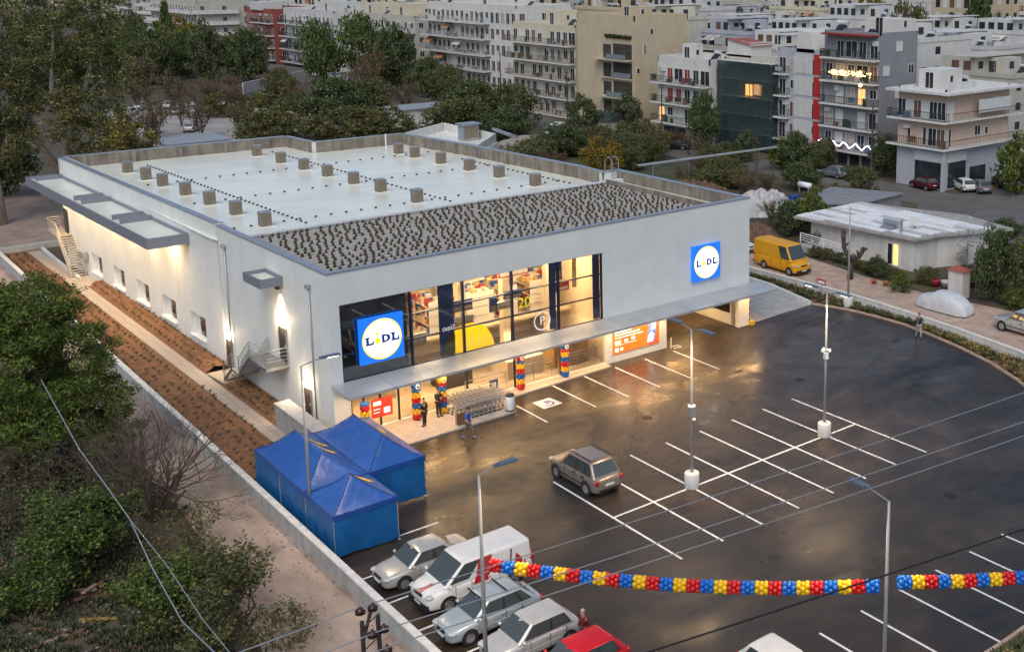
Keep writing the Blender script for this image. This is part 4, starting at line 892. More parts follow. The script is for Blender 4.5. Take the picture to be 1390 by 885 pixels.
# ---------------------------------------------------------------- people
M_SKIN = mat('skin', (.45,.27,.19), .6, var=.1); M_HAIR = mat('dark_hair', (.03,.022,.018), .7, var=.2)
def limb(mb, pts, rs, n=10): mb.tube(pts, rs, n)
def person(label, loc, rz, top, legs, pose, shoes=None, hair=M_HAIR, h=1.75, cap=None):
    t = thing('person', label, 'person', loc, rz); k = h/1.75
    J = dict(pose)
    def sk(name, chains, mt, sub=1):
        """continuous skin over a skeleton: chains of (point, radius)"""
        vs, es, rad, idx = [], [], [], {}
        for ch in chains:
            prev = None
            for p, r in ch:
                key = tuple(round(c,3) for c in p)
                if key not in idx: idx[key] = len(vs); vs.append(tuple(c*k for c in p)); rad.append(r*k)
                i = idx[key]
                if prev is not None: es.append((prev,i))
                prev = i
        me = bpy.data.meshes.new(name); me.from_pydata(vs, es, []); me.materials.append(mt); o = obj(name, me, t)
        o.modifiers.new('skin','SKIN')
        for i, r in enumerate(rad): sv = me.skin_vertices[0].data[i]; sv.radius = (r,r); sv.use_root = (i == 0)
        ss = o.modifiers.new('sub','SUBSURF'); ss.levels = ss.render_levels = 2
        me.polygons.foreach_set('use_smooth', [True]*len(me.polygons)); o.modifiers['skin'].use_smooth_shade = True
        return o
    pel, chest, neck = (0,0,.95), (J.get('lean',0),0,1.28), (J.get('lean',0)*1.3,0,1.47)
    head0, head1 = (J.get('lean',0)*1.4+.02,0,1.58), (J.get('lean',0)*1.5+.03,0,1.68)
    ch = [[(pel,.13),((J.get('lean',0)*.5,0,1.1),.125),(chest,.14),(neck,.055),(head0,.085),(head1,.085)]]
    for s, kn in ((1,'l'),(-1,'r')):
        kx, fx = J.get(kn+'leg',(0,0)); el, ha = J.get(kn+'arm',((-.02,.27,1.15),(.05,.27,.92)))
        hip = (0,s*.09,.90); kne = (kx,s*.10,.50); ank = (fx,s*.10,.08); toe = (fx+.15,s*.11,.05)
        sh = (J.get('lean',0)*1.1,s*.18,1.40); el = (el[0],s*el[1],el[2]); ha = (ha[0],s*ha[1],ha[2]); hand = (ha[0]+(ha[0]-el[0])*.3, ha[1]+(ha[1]-el[1])*.3, ha[2]+(ha[2]-el[2])*.3)
        ch.append([(pel,.13),(hip,.095),(kne,.06),(ank,.042),(toe,.035)])
        ch.append([(chest,.14),(sh,.065),(el,.045),(ha,.034),(hand,.032)])
    sk('body', ch, M_SKIN)
    tc = [[((0,0,.93),.155),((J.get('lean',0)*.5,0,1.1),.145),(chest,.16),((neck[0],0,1.44),.075)]]; lc = []
    for s, kn in ((1,'l'),(-1,'r')):
        kx, fx = J.get(kn+'leg',(0,0)); el, ha = J.get(kn+'arm',((-.02,.27,1.15),(.05,.27,.92)))
        el = (el[0],s*el[1],el[2]); ha = (ha[0],s*ha[1],ha[2])
        tc.append([(chest,.16),((J.get('lean',0)*1.1,s*.18,1.40),.08),(el,.062)]+([(ha,.05)] if J.get('sleeves',1) else []))
        lc.append([((0,0,.93),.145),((0,s*.09,.88),.11),((kx,s*.10,.50),.078),((fx,s*.10,.11),.062)])
        sh_ = MB(); sh_.ball((0,0,0),1,8,5); sh_.v = [((fx+.06+x*.14)*k,(s*.105+y*.05)*k,max(0,(.05+z*.055))*k) for x,y,z in sh_.v]; sh_.build('shoe', shoes or M_BLK, t, True)
    sk('jacket', tc, top); sk('trousers', lc, legs)
    hb = MB(); hb.ball((0,0,0),1,10,6); hb.v = [((head1[0]-.02+x*.10)*k,(y*.088)*k,(1.70+(z*.085 if z > -.2 else -.017))*k) for x,y,z in hb.v]; hb.build('hair', cap or hair, t, True)
    return t
BLKC = mat('black_cloth', (.016,.016,.018), .8, var=.2); BLUC = mat('blue_shirt', (.02,.10,.42), .7, var=.15); KHK = mat('khaki', (.18,.14,.10), .8, var=.2); MAR = mat('maroon_jacket', (.13,.012,.016), .8, var=.2); DGR = mat('dark_trousers', (.03,.03,.035), .8, var=.2); GHAIR = mat('grey_hair', (.35,.32,.30), .8, var=.2); GRYL = mat('grey_leggings', (.35,.33,.31), .8, var=.2)
person('person in black standing beside the balloon column at the entrance', (4.58,-1.75,.1), R(120), BLKC, BLKC, {'larm':((.1,.24,1.15),(.25,.10,1.15))}, h=1.72)
person('person in black with folded arms by the trolleys', (5.9,-.95,.1), R(-70), BLKC, DGR, {'larm':((.06,.27,1.17),(.2,.02,1.18)),'rarm':((.06,.27,1.17),(.2,.02,1.22)),'lleg':(.03,.06)}, h=1.74)
person('person in a blue shirt and khaki trousers walking past the trolleys', (5.78,-4.6,0), R(-60), BLUC, KHK, {'lleg':(.22,.30),'rleg':(-.02,-.30),'larm':((-.12,.25,1.16),(-.15,.26,.94)),'rarm':((.1,.25,1.16),(.22,.24,.97)),'lean':.03,'sleeves':0}, h=1.8, shoes=mat('blue_shoes',(.2,.25,.4),.6))
person('person in a maroon jacket behind the silver hatchback', (-1.02,-25.72,0), R(190), MAR, DGR, {'larm':((.0,.26,1.15),(.15,.2,.98)),'lean':.05}, hair=GHAIR, h=1.74)
person('person in black with orange shoulders walking on the right kerb', (38.9,-10.2,0), R(250), mat('black_orange_jacket', (.02,.018,.018), .8, var=.1, scale=4), GRYL, {'lleg':(.15,.15),'rleg':(-.03,-.18),'larm':((.1,.24,1.17),(.2,.16,1.2)),'lean':.02}, h=1.85, cap=mat('dark_helmet', (.02,.02,.03), .4))
o_ = bpy.data.objects[-1] if False else None

# ---------------------------------------------------------------- balloons
BC = [mat('balloon_'+n, c, .22, var=.06, scale=3) for n, c in (('red',(.56,.012,.012)),('blue',(.01,.13,.50)),('yellow',(.78,.47,.01)))]
def cluster_mesh(m, rings=3, k=5, r=.105, R_=.155, step=.155):
    mb = MB()
    for q in range(rings):
        for i in range(k):
            a = 2*PI*(i+.5*(q % 2))/k; mb.ball(((q-(rings-1)/2)*step, R_*math.cos(a), R_*math.sin(a)), r*random.uniform(.92,1.05), 8, 6)
    return mb.build('balloon_cluster', m, smooth=True, mesh_only=True)
CL = [cluster_mesh(m) for m in BC]
def garland(label, P, order, zs):
    t = thing('balloon_garland', label, 'balloons', P[0], group='balloon garlands between lamp posts')
    P = [Vector(p) for p in P]; Ls = [0]
    for a, c in zip(P[:-1], P[1:]): Ls.append(Ls[-1]+(c-a).length)
    def at(s):
        for i in range(len(P)-1):
            if s <= Ls[i+1]: u = (s-Ls[i])/(Ls[i+1]-Ls[i]); return P[i].lerp(P[i+1], u), (P[i+1]-P[i])
        return P[-1], P[-1]-P[-2]
    n_ = int(Ls[-1]/.472)
    for i in range(n_):
        p, d = at((i+.5)*Ls[-1]/n_)
        o = obj('balloon_cluster', CL[order[i % 3]], t, p-P[0]); o.rotation_euler = d.to_track_quat('X','Z').to_euler(); o.rotation_euler.x += random.random()
    MB().tube([tuple(q-P[0]) for q in P], .01, 4).build('string', M_BLK, t)
    return t
def curve(a, b, zs, n_=24):
    out = []
    for i in range(n_+1): u = i/n_; out.append((a[0]+(b[0]-a[0])*u, a[1]+(b[1]-a[1])*u, float(np.interp(u, np.linspace(0,1,len(zs)), zs))))
    return out
garland('long red, blue and yellow balloon garland between the two near lamp posts', curve((-5.02,-25.55),(4.18,-36.12), (4.98,4.86,4.78,4.74,4.74,4.80,4.90,5.06,5.27), 32), (0,1,2), None)
garland('shorter balloon garland running right from the near lamp post', curve((5.0,-36.25),(13.0,-41.4), (5.15,5.0,4.95,5.0,5.05), 20), (1,2,0), None)
RB = []
for m in BC:
    mb = MB()
    for i in range(5): a = 2*PI*i/5; mb.ball((.16*math.cos(a),.16*math.sin(a),0), .125, 8, 6)
    RB.append(mb.build('balloon_ring', m, smooth=True, mesh_only=True))
def column(label, x, y, ordr, topc, n_=11, z0=.12):
    t = thing('balloon_column', label, 'balloons', (x,y,z0), group='balloon columns at the shop front')
    for k in range(n_): o = obj('balloon_ring', RB[ordr[(k//2) % 3] if n_ > 8 else ordr[k % 3]], t, (0,0,.12+k*.165), k*.6)
    if topc is not None:
        MB().ball((0,0,.12+n_*.165+.14), .30, 14, 9).build('top_balloon', BC[topc], t, True)
        f = MB(); f.poly([(.14*math.cos(R(a))-.02,-.285,.12+n_*.165+.16+.16*math.sin(R(a))) for a in range(0,360,40)]); f.build('printed_mark', M_WHITE, t)
    MB().cyl(0,0,0,.04,.2,n=12).build('base', M_BLK, t)
column('balloon column left of the red door poster', 1.55, -.55, (2,0,1), None, 11)
column('balloon column between the door poster and the people in black', 4.72, -.55, (0,2,1), 1, 11)
column('balloon column half hidden behind the standing people', 6.38, .60-1.2, (2,1,0), 2, 11)
column('balloon column with a red top balloon near the trolley shelter', 11.94, -.35, (0,2,1), 0, 11)
column('balloon column with a blue top balloon near the orange poster', 15.29, -.32, (1,2,0), 1, 11)

# ---------------------------------------------------------------- trolleys, bin, rails
tm = MB(); r = .016
def cart():
    t = thing('shopping_trolley', '', 'trolley', group='nested shopping trolleys by the entrance')
    b = MB(); z0, z1 = .5, 1.0
    bot = [(-.22,-.2,z0),(.30,-.16,z0),(.30,.16,z0),(-.22,.2,z0)]; topp = [(-.40,-.27,z1),(.42,-.20,z1-.04),(.42,.20,z1-.04),(-.40,.27,z1)]
    for i in range(4): b.tube([bot[i],bot[(i+1) % 4]], r, 4); b.tube([topp[i],topp[(i+1) % 4]], r, 4); b.tube([bot[i],topp[i]], r, 4)
    for i in range(4):
        for k in (.25,.5,.75): b.tube([[bot[i][q]*(1-k)+bot[(i+1)%4][q]*k for q in range(3)],[topp[i][q]*(1-k)+topp[(i+1)%4][q]*k for q in range(3)]], .009, 3)
    for k in (.33,.66): b.tube([[bot[i][q]*(1-k)+topp[i][q]*k for q in range(3)] for i in (0,1,2,3,0)], .009, 3)
    b.build('basket', M_STEEL, t)
    f = MB(); 
    for s in (-1,1): f.tube([(-.42,s*.24,.12),(.42,s*.18,.12)], r, 4); f.tube([(-.42,s*.24,.12),(-.30,s*.22,.5)], r, 4); f.tube([(-.30,s*.22,.5),(-.46,s*.25,1.04)], r, 4)
    f.build('frame', M_STEEL, t); MB().tube([(-.47,-.26,1.05),(-.47,.26,1.05)], .022, 6).build('handle', M_STEEL, t)
    for x, y in ((-.4,-.24),(-.4,.24),(.4,-.18),(.4,.18)): w_ = MB(); w_.lathe([(.06,-.015),(.06,.015)], 8); w_.v = [(a,c,b_) for a,b_,c in w_.v]; o = w_.build('wheel', M_BLK, t); o.location = (x,y,.06)
    return t
c0 = cart(); first = True
for row, (yy, n_, nm) in enumerate(((-.75,9,'back'),(-1.5,9,'middle'),(-2.25,9,'front'))):
    for k in range(n_):
        lb = 'shopping trolley number %s from the right in the %s nested row' % (['one','two','three','four','five','six','seven','eight','nine'][k], nm)
        o = c0 if first else copy_tree(c0); first = False
        o.location = (9.3-k*.30+row*.1, yy, .1); o.rotation_euler = (0,0,R(0)); o['label'] = lb
ts = thing('trolley_bay', 'steel rail frame of the trolley bay beside the entrance', 'rail', (8,-1.5,.1))
rl = MB()
for y in (-.38+1.5-.0-.0,):
    pass
for y in (1.1,-1.12): rl.tube([(-1.9,y,0),(-1.9,y,.95),(2.0,y,.95),(2.0,y,0)], .03, 6); rl.tube([(-1.9,y,.5),(2.0,y,.5)], .025, 6)
rl.build('rail', M_STEEL, ts); MB().box(1.7,2.3,1.13,1.16,.5,1.1).build('sign_panel', mat('bay_sign_blue',(.03,.08,.25),.5), ts)
MB().box(1.85,2.15,1.11,1.125,.62,.95).build('sign_mark', M_WHITE, ts)
bn = thing('litter_bin', 'cream litter bin with dark opening at the end of the trolleys', 'bin', (9.62,-2.85,.1))
MB().lathe([(.24,0),(.27,.05),(.27,.85),(.24,.9)], 14).build('body', M_WHITE, bn, True); MB().lathe([(.28,.9),(.29,.95),(.2,1.05),(.05,1.08)], 14).build('lid', M_BLK, bn, True); MB().lathe([(.30,0),(.30,.06),(.25,.07)], 14).build('base', M_BLK, bn)
fr = thing('trolley_board', 'small wooden a-board on the pavement edge by the trolleys', 'sign board', (6.3,-3.0,.1)); MB().box(-.3,.3,-.02,.02,.05,.75).build('board', mat('board_brown',(.2,.09,.04),.6), fr); MB().box(-.3,.3,.1,.13,.05,.7).build('leg', M_STEEL, fr)
hp = thing('hoop_barrier', 'white steel hoop at the corner of the poster pier', 'barrier', (24.3,-.5,0)); MB().tube([(-.1,.25,0),(-.1,.25,.75)], .05, 8).tube([(-.2,-.2,.12),(.35,-.3,.12),(.4,.15,.12),(-.1,.2,.12)], .04, 8).build('hoop', M_CONCW, hp)
sg = thing('road_sign', 'small red and white sign on a thin post by the ramp kerb', 'sign', (40.2,.5,0)); MB().tube([(0,0,0),(0,0,1.9)], .03, 6).build('post', M_POLE, sg); MB().box(-.06,-.03,-.45,.45,1.4,1.85).build('panel', mat('sign_red',(.4,.04,.04),.5), sg); MB().box(-.065,-.061,-.35,.35,1.5,1.72).build('lettering', M_WHITE, sg)

# ---------------------------------------------------------------- utility pole and wires
up = thing('utility_pole', 'dark lattice utility pole top with insulators at the bottom edge', 'utility pole', (-12.65,-32.6,0))
lt = MB()
for s in (-.28,.28): lt.tube([(s,0,0),(s*.8,0,9.2)], .06, 6)
for k in range(14): z = .5+k*.65; lt.tube([(-.27,0,z),(.27,0,z+.3)], .02, 4)
for z in (8.9,7.6): lt.tube([(-.45,-.5,z),(.35,.75,z)], .05, 6)
lt.build('lattice', mat('rusty_steel', (.06,.045,.04), .7, .4, var=.3), up)
for (x,y,z) in ((.08,.8,9.0),(.42,.75,9.0),(-.15,-.45,9.0),(.2,-.4,9.0),(-.1,-1.2,8.9)):
    MB().lathe([(.05,-.1),(.14,-.06),(.06,-.02),(.15,.02),(.07,.06),(.03,.14)], 10, (x,y,z)).build('insulator', mat('brown_porcelain', (.05,.025,.02), .25), up, True)
def wire(label, pts, r, m): tag(MB().tube(pts, r, 5).build('power_line', m), label, 'wire', 'overhead wires')
def sagp(a, b, sag, n_=16): return [(a[0]+(b[0]-a[0])*i/n_, a[1]+(b[1]-a[1])*i/n_, a[2]+(b[2]-a[2])*i/n_-sag*4*(i/n_)*(1-i/n_)) for i in range(n_+1)]
MW = mat('aluminium_wire', (.45,.46,.47), .4, .6, var=0); MK = mat('black_cable', (.012,.012,.013), .6, var=0)
wire('topmost pale overhead wire crossing the parking lot', sagp((-25,-30.9,9.1),(-12.6,-31.75,9.1),.15)+sagp((-12.6,-31.75,9.1),(45,-36.3,9.3),.45)[1:], .018, MW)
wire('middle pale overhead wire crossing the parking lot', sagp((-25,-32.2,9.05),(-12.6,-33.1,9.05),.15)+sagp((-12.6,-33.1,9.05),(45,-39.0,9.3),.45)[1:], .018, MW)
wire('lowest pale overhead wire crossing the parking lot', sagp((-25,-33,9.0),(-12.6,-33.85,9.0),.15)+sagp((-12.6,-33.85,9.0),(45,-40.0,9.3),.45)[1:], .018, MW)
wire('thick black cable crossing the near right bays', sagp((-12.7,-35.0,7.3),(45,-45.4,7.2),.35), .03, MK)
wire('pale sagging cable above the bushes at lower left', [(-14.6,-3,8.0),(-14.8,-10.3,7.2),(-14.79,-15.04,7),(-14.85,-17.6,7),(-15.26,-21.8,7),(-15.5,-25.6,7.0),(-15.4,-29.5,7.4)], .022, MW)
wire('second pale cable branching above the bushes at lower left', [(-14.85,-17.6,7),(-14.84,-21.9,7),(-15.0,-26,7.0),(-15.06,-29.5,7.2)], .016, MW)
# ---------------------------------------------------------------- vegetation
def leaf_mesh(name, pts, size, mats, aspect=.6, droop=0., midx=None):
    n = len(pts); pts = np.asarray(pts, float)
    a = RNG.normal(size=(n,3)); a[:,2] *= .6; a[:,2] -= droop; a /= np.linalg.norm(a,axis=1,keepdims=True)
    b = RNG.normal(size=(n,3)); b -= (b*a).sum(1,keepdims=True)*a; b /= np.linalg.norm(b,axis=1,keepdims=True)
    s = size*RNG.uniform(.6,1.35,(n,1)); u, v = a*s, b*s*aspect
    V = np.stack([pts-u, pts+v*.9, pts+u, pts-v*.9],1).reshape(-1,3)
    me = bpy.data.meshes.new(name); me.vertices.add(4*n); me.vertices.foreach_set('co', V.ravel())
    me.loops.add(4*n); me.loops.foreach_set('vertex_index', np.arange(4*n)); me.polygons.add(n); me.polygons.foreach_set('loop_start', np.arange(0,4*n,4)); me.polygons.foreach_set('loop_total', np.full(n,4))
    for m in (mats if isinstance(mats,(list,tuple)) else [mats]): me.materials.append(m)
    if midx is not None: me.polygons.foreach_set('material_index', midx.astype(int))
    me.update(calc_edges=True); return me
def clumps(n, c, r, surf=.75):
    """clump centres spread through an ellipsoid, denser towards its skin"""
    d = RNG.normal(size=(n,3)); d /= np.linalg.norm(d,axis=1,keepdims=True); rad = RNG.uniform(0,1,(n,1))**(1/3); rad = np.where(RNG.uniform(size=(n,1)) < surf, np.maximum(rad,.72), rad)
    return np.asarray(c)+d*rad*np.asarray(r)
def fill(cc, per, rc, flat=.7):
    n = len(cc); d = RNG.normal(size=(n*per,3)); d /= np.linalg.norm(d,axis=1,keepdims=True); rad = RNG.uniform(.15,1,(n*per,1))**.6
    rr = np.repeat(np.asarray(rc)*RNG.uniform(.55,1.25,(n,1)), per, 0)
    d[:,2] *= flat
    return np.repeat(cc, per, 0)+d*rad*rr
def lm(name, c, c2, var=.35): return mat(name, c, .7, var=var, scale=.8, col2=c2, leaf=True, spec=.3)
L_DARK = lm('leaf_dark', (.034,.054,.018), (.125,.17,.055)); L_EUC = lm('leaf_eucalyptus', (.088,.10,.040), (.33,.32,.13)); L_PINE = lm('needle_green', (.036,.066,.012), (.20,.25,.045)); L_OLIVE = lm('leaf_olive', (.060,.074,.034), (.17,.185,.095))
L_GOLD = lm('leaf_gold', (.16,.11,.012), (.40,.27,.03)); L_AUT = lm('leaf_autumn', (.080,.075,.026), (.24,.18,.05)); L_BRN = lm('leaf_brown', (.095,.066,.045), (.20,.14,.095)); L_LITE = lm('leaf_light_green', (.060,.095,.018), (.17,.20,.045))
M_BARK = mat('bark', (.075,.055,.040), .9, var=.35, scale=3, bump=.5); M_BARKP = mat('pale_bark', (.36,.31,.25), .8, var=.3, scale=1.5, bump=.3); M_TWIG = mat('twig', (.105,.072,.052), .9, var=.3, scale=3)
def branches(mb, p, d, L, r, depth, spread, n_sides=4, up=.15, kmin=2, kmax=4):
    if depth == 0 or r < .004: return
    p = Vector(p); d = Vector(d).normalized(); mid = p+d*L*.5+Vector((random.uniform(-1,1),random.uniform(-1,1),random.uniform(-.3,.6)))*L*.10; e = mid+(d+Vector((random.uniform(-1,1),random.uniform(-1,1),random.uniform(0,.6)))*.18).normalized()*L*.5
    mb.tube([p,mid,e], [r,r*.8,r*.6], n_sides if depth > 2 else 3)
    for k in range(random.randint(kmin,kmax)):
        q = mid.lerp(e, random.uniform(.1,1)); nd = (d+Vector((random.gauss(0,1),random.gauss(0,1),random.gauss(0,.7)+up))*spread).normalized()
        branches(mb, q, nd, L*random.uniform(.6,.85), r*.55, depth-1, spread, n_sides, up, kmin, kmax)

# big eucalyptus pair at upper left
def eucalyptus(label, x, y, trunks, crowns, seed):
    t = thing('eucalyptus_tree', label, 'tree', (x,y,0)); tr = MB(); random.seed(seed)
    for pts, rs in trunks: tr.tube(pts, rs, 9)
    tr.build('trunk', M_BARKP, t, True); P = []; X = []
    for c, r, n_ in crowns: cc = clumps(int(n_*1.6), c, r, .6); P.append(fill(cc, 120, 1.0, .85))
    P = np.concatenate(P); keep = RNG.uniform(size=len(P)) < .93
    obj('crown', leaf_mesh('crown', P[keep], .17, [L_EUC, L_AUT, L_DARK], .38, .5, RNG.choice([0,0,0,0,1,2], size=keep.sum())), t)
eucalyptus('huge eucalyptus with pale branching limbs at the upper left', 3.3, 76,
    [([(0,0,0),(-.2,.3,4),(.3,0,8),(2.3,.2,12),(3.4,0,15.5),(3.2,0,18)],[.62,.52,.45,.34,.22,.1]), ([(-.2,.3,4.2),(-2.4,0,8.2),(-3.0,.2,12),(-4.4,0,16),(-5.0,0,19)],[.36,.3,.24,.16,.08]), ([(2.3,.2,12),(4.6,.2,14.2),(4.3,0,17)],[.22,.16,.08]), ([(-2.4,0,8.2),(-5.5,-.5,11),(-7,-.5,13.5)],[.22,.15,.06]), ([(.3,0,8),(-.6,-.3,13),(.2,0,19),(0,0,23)],[.3,.24,.16,.06])],
    [((-1.5,.5,19.5),(6.5,5.5,6.5),95),((3.5,0,15.0),(4.2,4.2,4.5),60),((-5.5,0,13.5),(4.0,4,5),60),((3.2,-.5,9.0),(3.6,3.5,3.2),42),((-4,0,24),(5,5,4),46),((4.6,0,21.0),(3.6,3.6,4.2),44),((-1,-1,10.5),(3.6,3,3.2),30)], 5)
eucalyptus('second tall tree left of the huge eucalyptus, dark trunk at the frame edge', -3.4, 75,
    [([(0,0,0),(-.1,0,5),(-1.2,0,9.5),(-2,0,15),(-2.4,0,20)],[.75,.6,.48,.32,.12]), ([(-.1,0,5),(1.6,0,9),(2,0,14)],[.4,.28,.1])],
    [((-3,0,16),(4.5,4.5,7.5),70),((0,0,9.0),(3.8,3.5,3.4),44),((-4,0,22),(4,4,4),34)], 6)
yb = thing('shrub', 'yellow-brown leafy shrub below the eucalyptus at the store corner', 'shrub', (6.4,63,0)); MB().tube([(0,0,0),(.2,0,2),(.1,0,4)], [.2,.14,.05], 6).build('trunk', M_BARK, yb)
obj('crown', leaf_mesh('crown', fill(clumps(70,(.2,0,7.0),(3.0,2.6,4.8),.5), 60, .9), .19, [L_AUT, L_GOLD, L_EUC], .5, .2, RNG.choice([0,0,1,2], size=70*60)), yb)

# broad pine at mid left
pt_ = thing('pine_tree', 'broad bushy dark green pine beside the lane at the left', 'tree', (-13.6,5.2,0)); tr = MB(); random.seed(3)
tr.tube([(0,0,0),(.1,0,3),(-.1,.1,6),(0,0,9.6)], [.28,.24,.17,.05], 8)
for k in range(46):
    z = random.uniform(1.6,9.4); a = random.random()*6.28; L = (4.0-.30*abs(z-4.5))*random.uniform(.6,1)*(1 if z < 7 else .6); tr.tube([(0,0,z),(L*.5*math.cos(a),L*.5*math.sin(a),z+.25),(L*math.cos(a),L*math.sin(a),z+.5)], [.07,.05,.02], 4)
tr.build('trunk', M_BARK, pt_, True)
cc = np.concatenate([clumps(230,(-.2,0,6.2),(4.2,4.2,3.9),.75), clumps(90,(.0,0,8.8),(2.7,2.7,2.3),.75), clumps(120,(.3,0,3.9),(4.6,4.6,1.9),.75), clumps(16,(2.8,-1.5,2.6),(1.9,1.9,.9),.8)])
P = fill(cc, 210, .82, .55)
obj('crown', leaf_mesh('crown', P, .115, [L_PINE, L_DARK, L_LITE], .30, -.35, RNG.choice([0,0,0,0,0,1,2], size=len(P))), pt_)

# leafless shrub and bushes at lower left
def bare_shrub(label, x, y, h, n_, seed, leaf=None, nl=0, lsz=.07, spread=.55, tw=M_TWIG):
    random.seed(seed); t = thing('bare_shrub', label, 'shrub', (x,y,0)); mb = MB()
    for k in range(n_):
        a = 2*PI*k/n_+random.random()*.5; q = random.uniform(.25,1.0); branches(mb, (.15*math.cos(a),.15*math.sin(a),0), (math.cos(a)*q,math.sin(a)*q,1), h*.42, h*.017, 6, spread, 4, .25, 2, 3)
    mb.build('twigs', tw, t)
    if leaf:
        V = np.array(mb.v[::7]); V = V[V[:,2] > h*.12]; idx = RNG.integers(0, len(V), nl); P = V[idx]+RNG.normal(size=(nl,3))*.16
        obj('leaves', leaf_mesh('leaves', P, lsz, leaf, .55, .1, RNG.integers(0, len(leaf), nl)), t)
    return t
bare_shrub('large leafless shrub with dark fine twigs at the lane edge', -10.6, -3.3, 5.6, 15, 12)
bare_shrub('dark leafless shrub under the pine at left', -13.2, -1.0, 4.2, 7, 18, [L_DARK], 1800, .08)
bare_shrub('thin brown shrub left of the pine trunk', -15.6, 2.2, 3.6, 7, 21, [L_BRN], 1500, .08)
bare_shrub('dense dark bush in the lower left corner', -14.4, -6.2, 3.4, 8, 33, [L_DARK, L_PINE], 15000, .09)
bare_shrub('low green bush beside the woodpile', -16.6, -8.2, 2.2, 7, 35, [L_DARK, L_PINE], 9000, .085)
bare_shrub('twiggy green bush at the bottom edge near the lane', -11.3, -15.6, 3.9, 8, 41, [L_OLIVE, L_AUT, L_DARK], 6500, .085)
bare_shrub('leafy green bush left of the twiggy one at the bottom', -12.9, -14.0, 3.0, 8, 43, [L_LITE, L_PINE, L_DARK], 9000, .085)
bare_shrub('small sparse shrub beside the gravel lane at the bottom', -9.9, -18.0, 2.0, 6, 47, [L_OLIVE, L_AUT], 1500, .07)
bare_shrub('sparse shrub right of the leafless one on the lane edge', -10.4, -8.2, 2.6, 6, 49, [L_AUT, L_DARK], 900, .07)
# grass and debris at lower left
gp = MB()
for i in range(13000):
    x, y = random.uniform(-21,-11.5), random.uniform(-17,9)
    if (math.sin(x*1.3)+math.cos(y*.9+x*.4)) > .1 or random.random() < .35: tuft(gp, x, y, -.02, .14, random.uniform(.1,.3), 4, random.random() < .25)
tag(gp.build('rough_grass', [mat('grass_blade', (.030,.046,.014), .8, var=.4, scale=2), mat('grass_blade_dry', (.14,.10,.045), .8, var=.4)]), 'rough grass and weeds on the dark ground at lower left', 'grass', kind='stuff')
for k, (x, y, z, L, a, e, c) in enumerate([(-14.6,-8.9,.15,1.6,.3,.1,0),(-14.2,-8.6,.3,1.2,1.4,.3,0),(-14.9,-8.4,.2,1.4,2.2,.15,1),(-14.3,-9.2,.1,1.7,-.5,.0,0),(-14.7,-8.9,.42,1.1,.9,.2,1),(-14.9,-11.0,.06,1.5,-.6,0,2),(-16.6,-10.6,.05,2.0,-.9,0,0),(-16.9,-11.4,.05,1.8,.1,0,1),(-15.6,-11.4,.05,1.2,.5,0,0)]):
    o = MB().box(-L/2,L/2,-.09,.09,-.03,.03).build('timber_plank', mat(('plank_brown','plank_pale','plank_ochre')[c], ((.16,.08,.04),(.30,.21,.14),(.32,.20,.05))[c], .8, var=.25, scale=4)); o.location = (x,y,z); o.rotation_euler = (0,e,a)
    tag(o, ['weathered brown plank on top of the woodpile','short plank standing askew on the woodpile','pale plank across the woodpile','brown plank at the foot of the woodpile','short pale plank on the woodpile side','ochre plank lying alone in the weeds','long brown plank at the bottom left edge','pale plank at the bottom left corner','brown plank between the ochre plank and the corner'][k], 'plank', 'discarded planks')
random.seed(77)
lt = MB()
for i in range(600):
    x, y = random.uniform(-20,-11), random.uniform(-15,3); s = random.uniform(.02,.08); lt.obox((x,y), random.random()*3, s*2, s, 0, s*.6, random.randrange(3))
tag(lt.build('litter', [mat('litter_white',(.5,.5,.48),.7), mat('litter_stone',(.25,.22,.19),.9), mat('litter_brown',(.18,.10,.06),.9)]), 'scattered stones and litter on the dark ground at lower left', 'litter', kind='stuff')
fl = MB()
for i in range(700):
    y = random.uniform(-26,45); x = random.uniform(-9.4,-6.4)-max(0,-y-8)*.1; s = random.uniform(.012,.04); fl.obox((x,y), random.random()*3, s*2, s*1.5, -.012, s*.6, 0)
for i in range(220):
    y = random.uniform(-22,30); x = -6.35-abs(random.gauss(0,.5)); s = random.uniform(.015,.06); fl.obox((x,y), random.random()*3, s*2, s*1.5, -.01, s*.6, 0)
tag(fl.build('gravel_stones', MATS['litter_stone']), 'loose stones along the foot of the boundary wall', 'stones', kind='stuff')

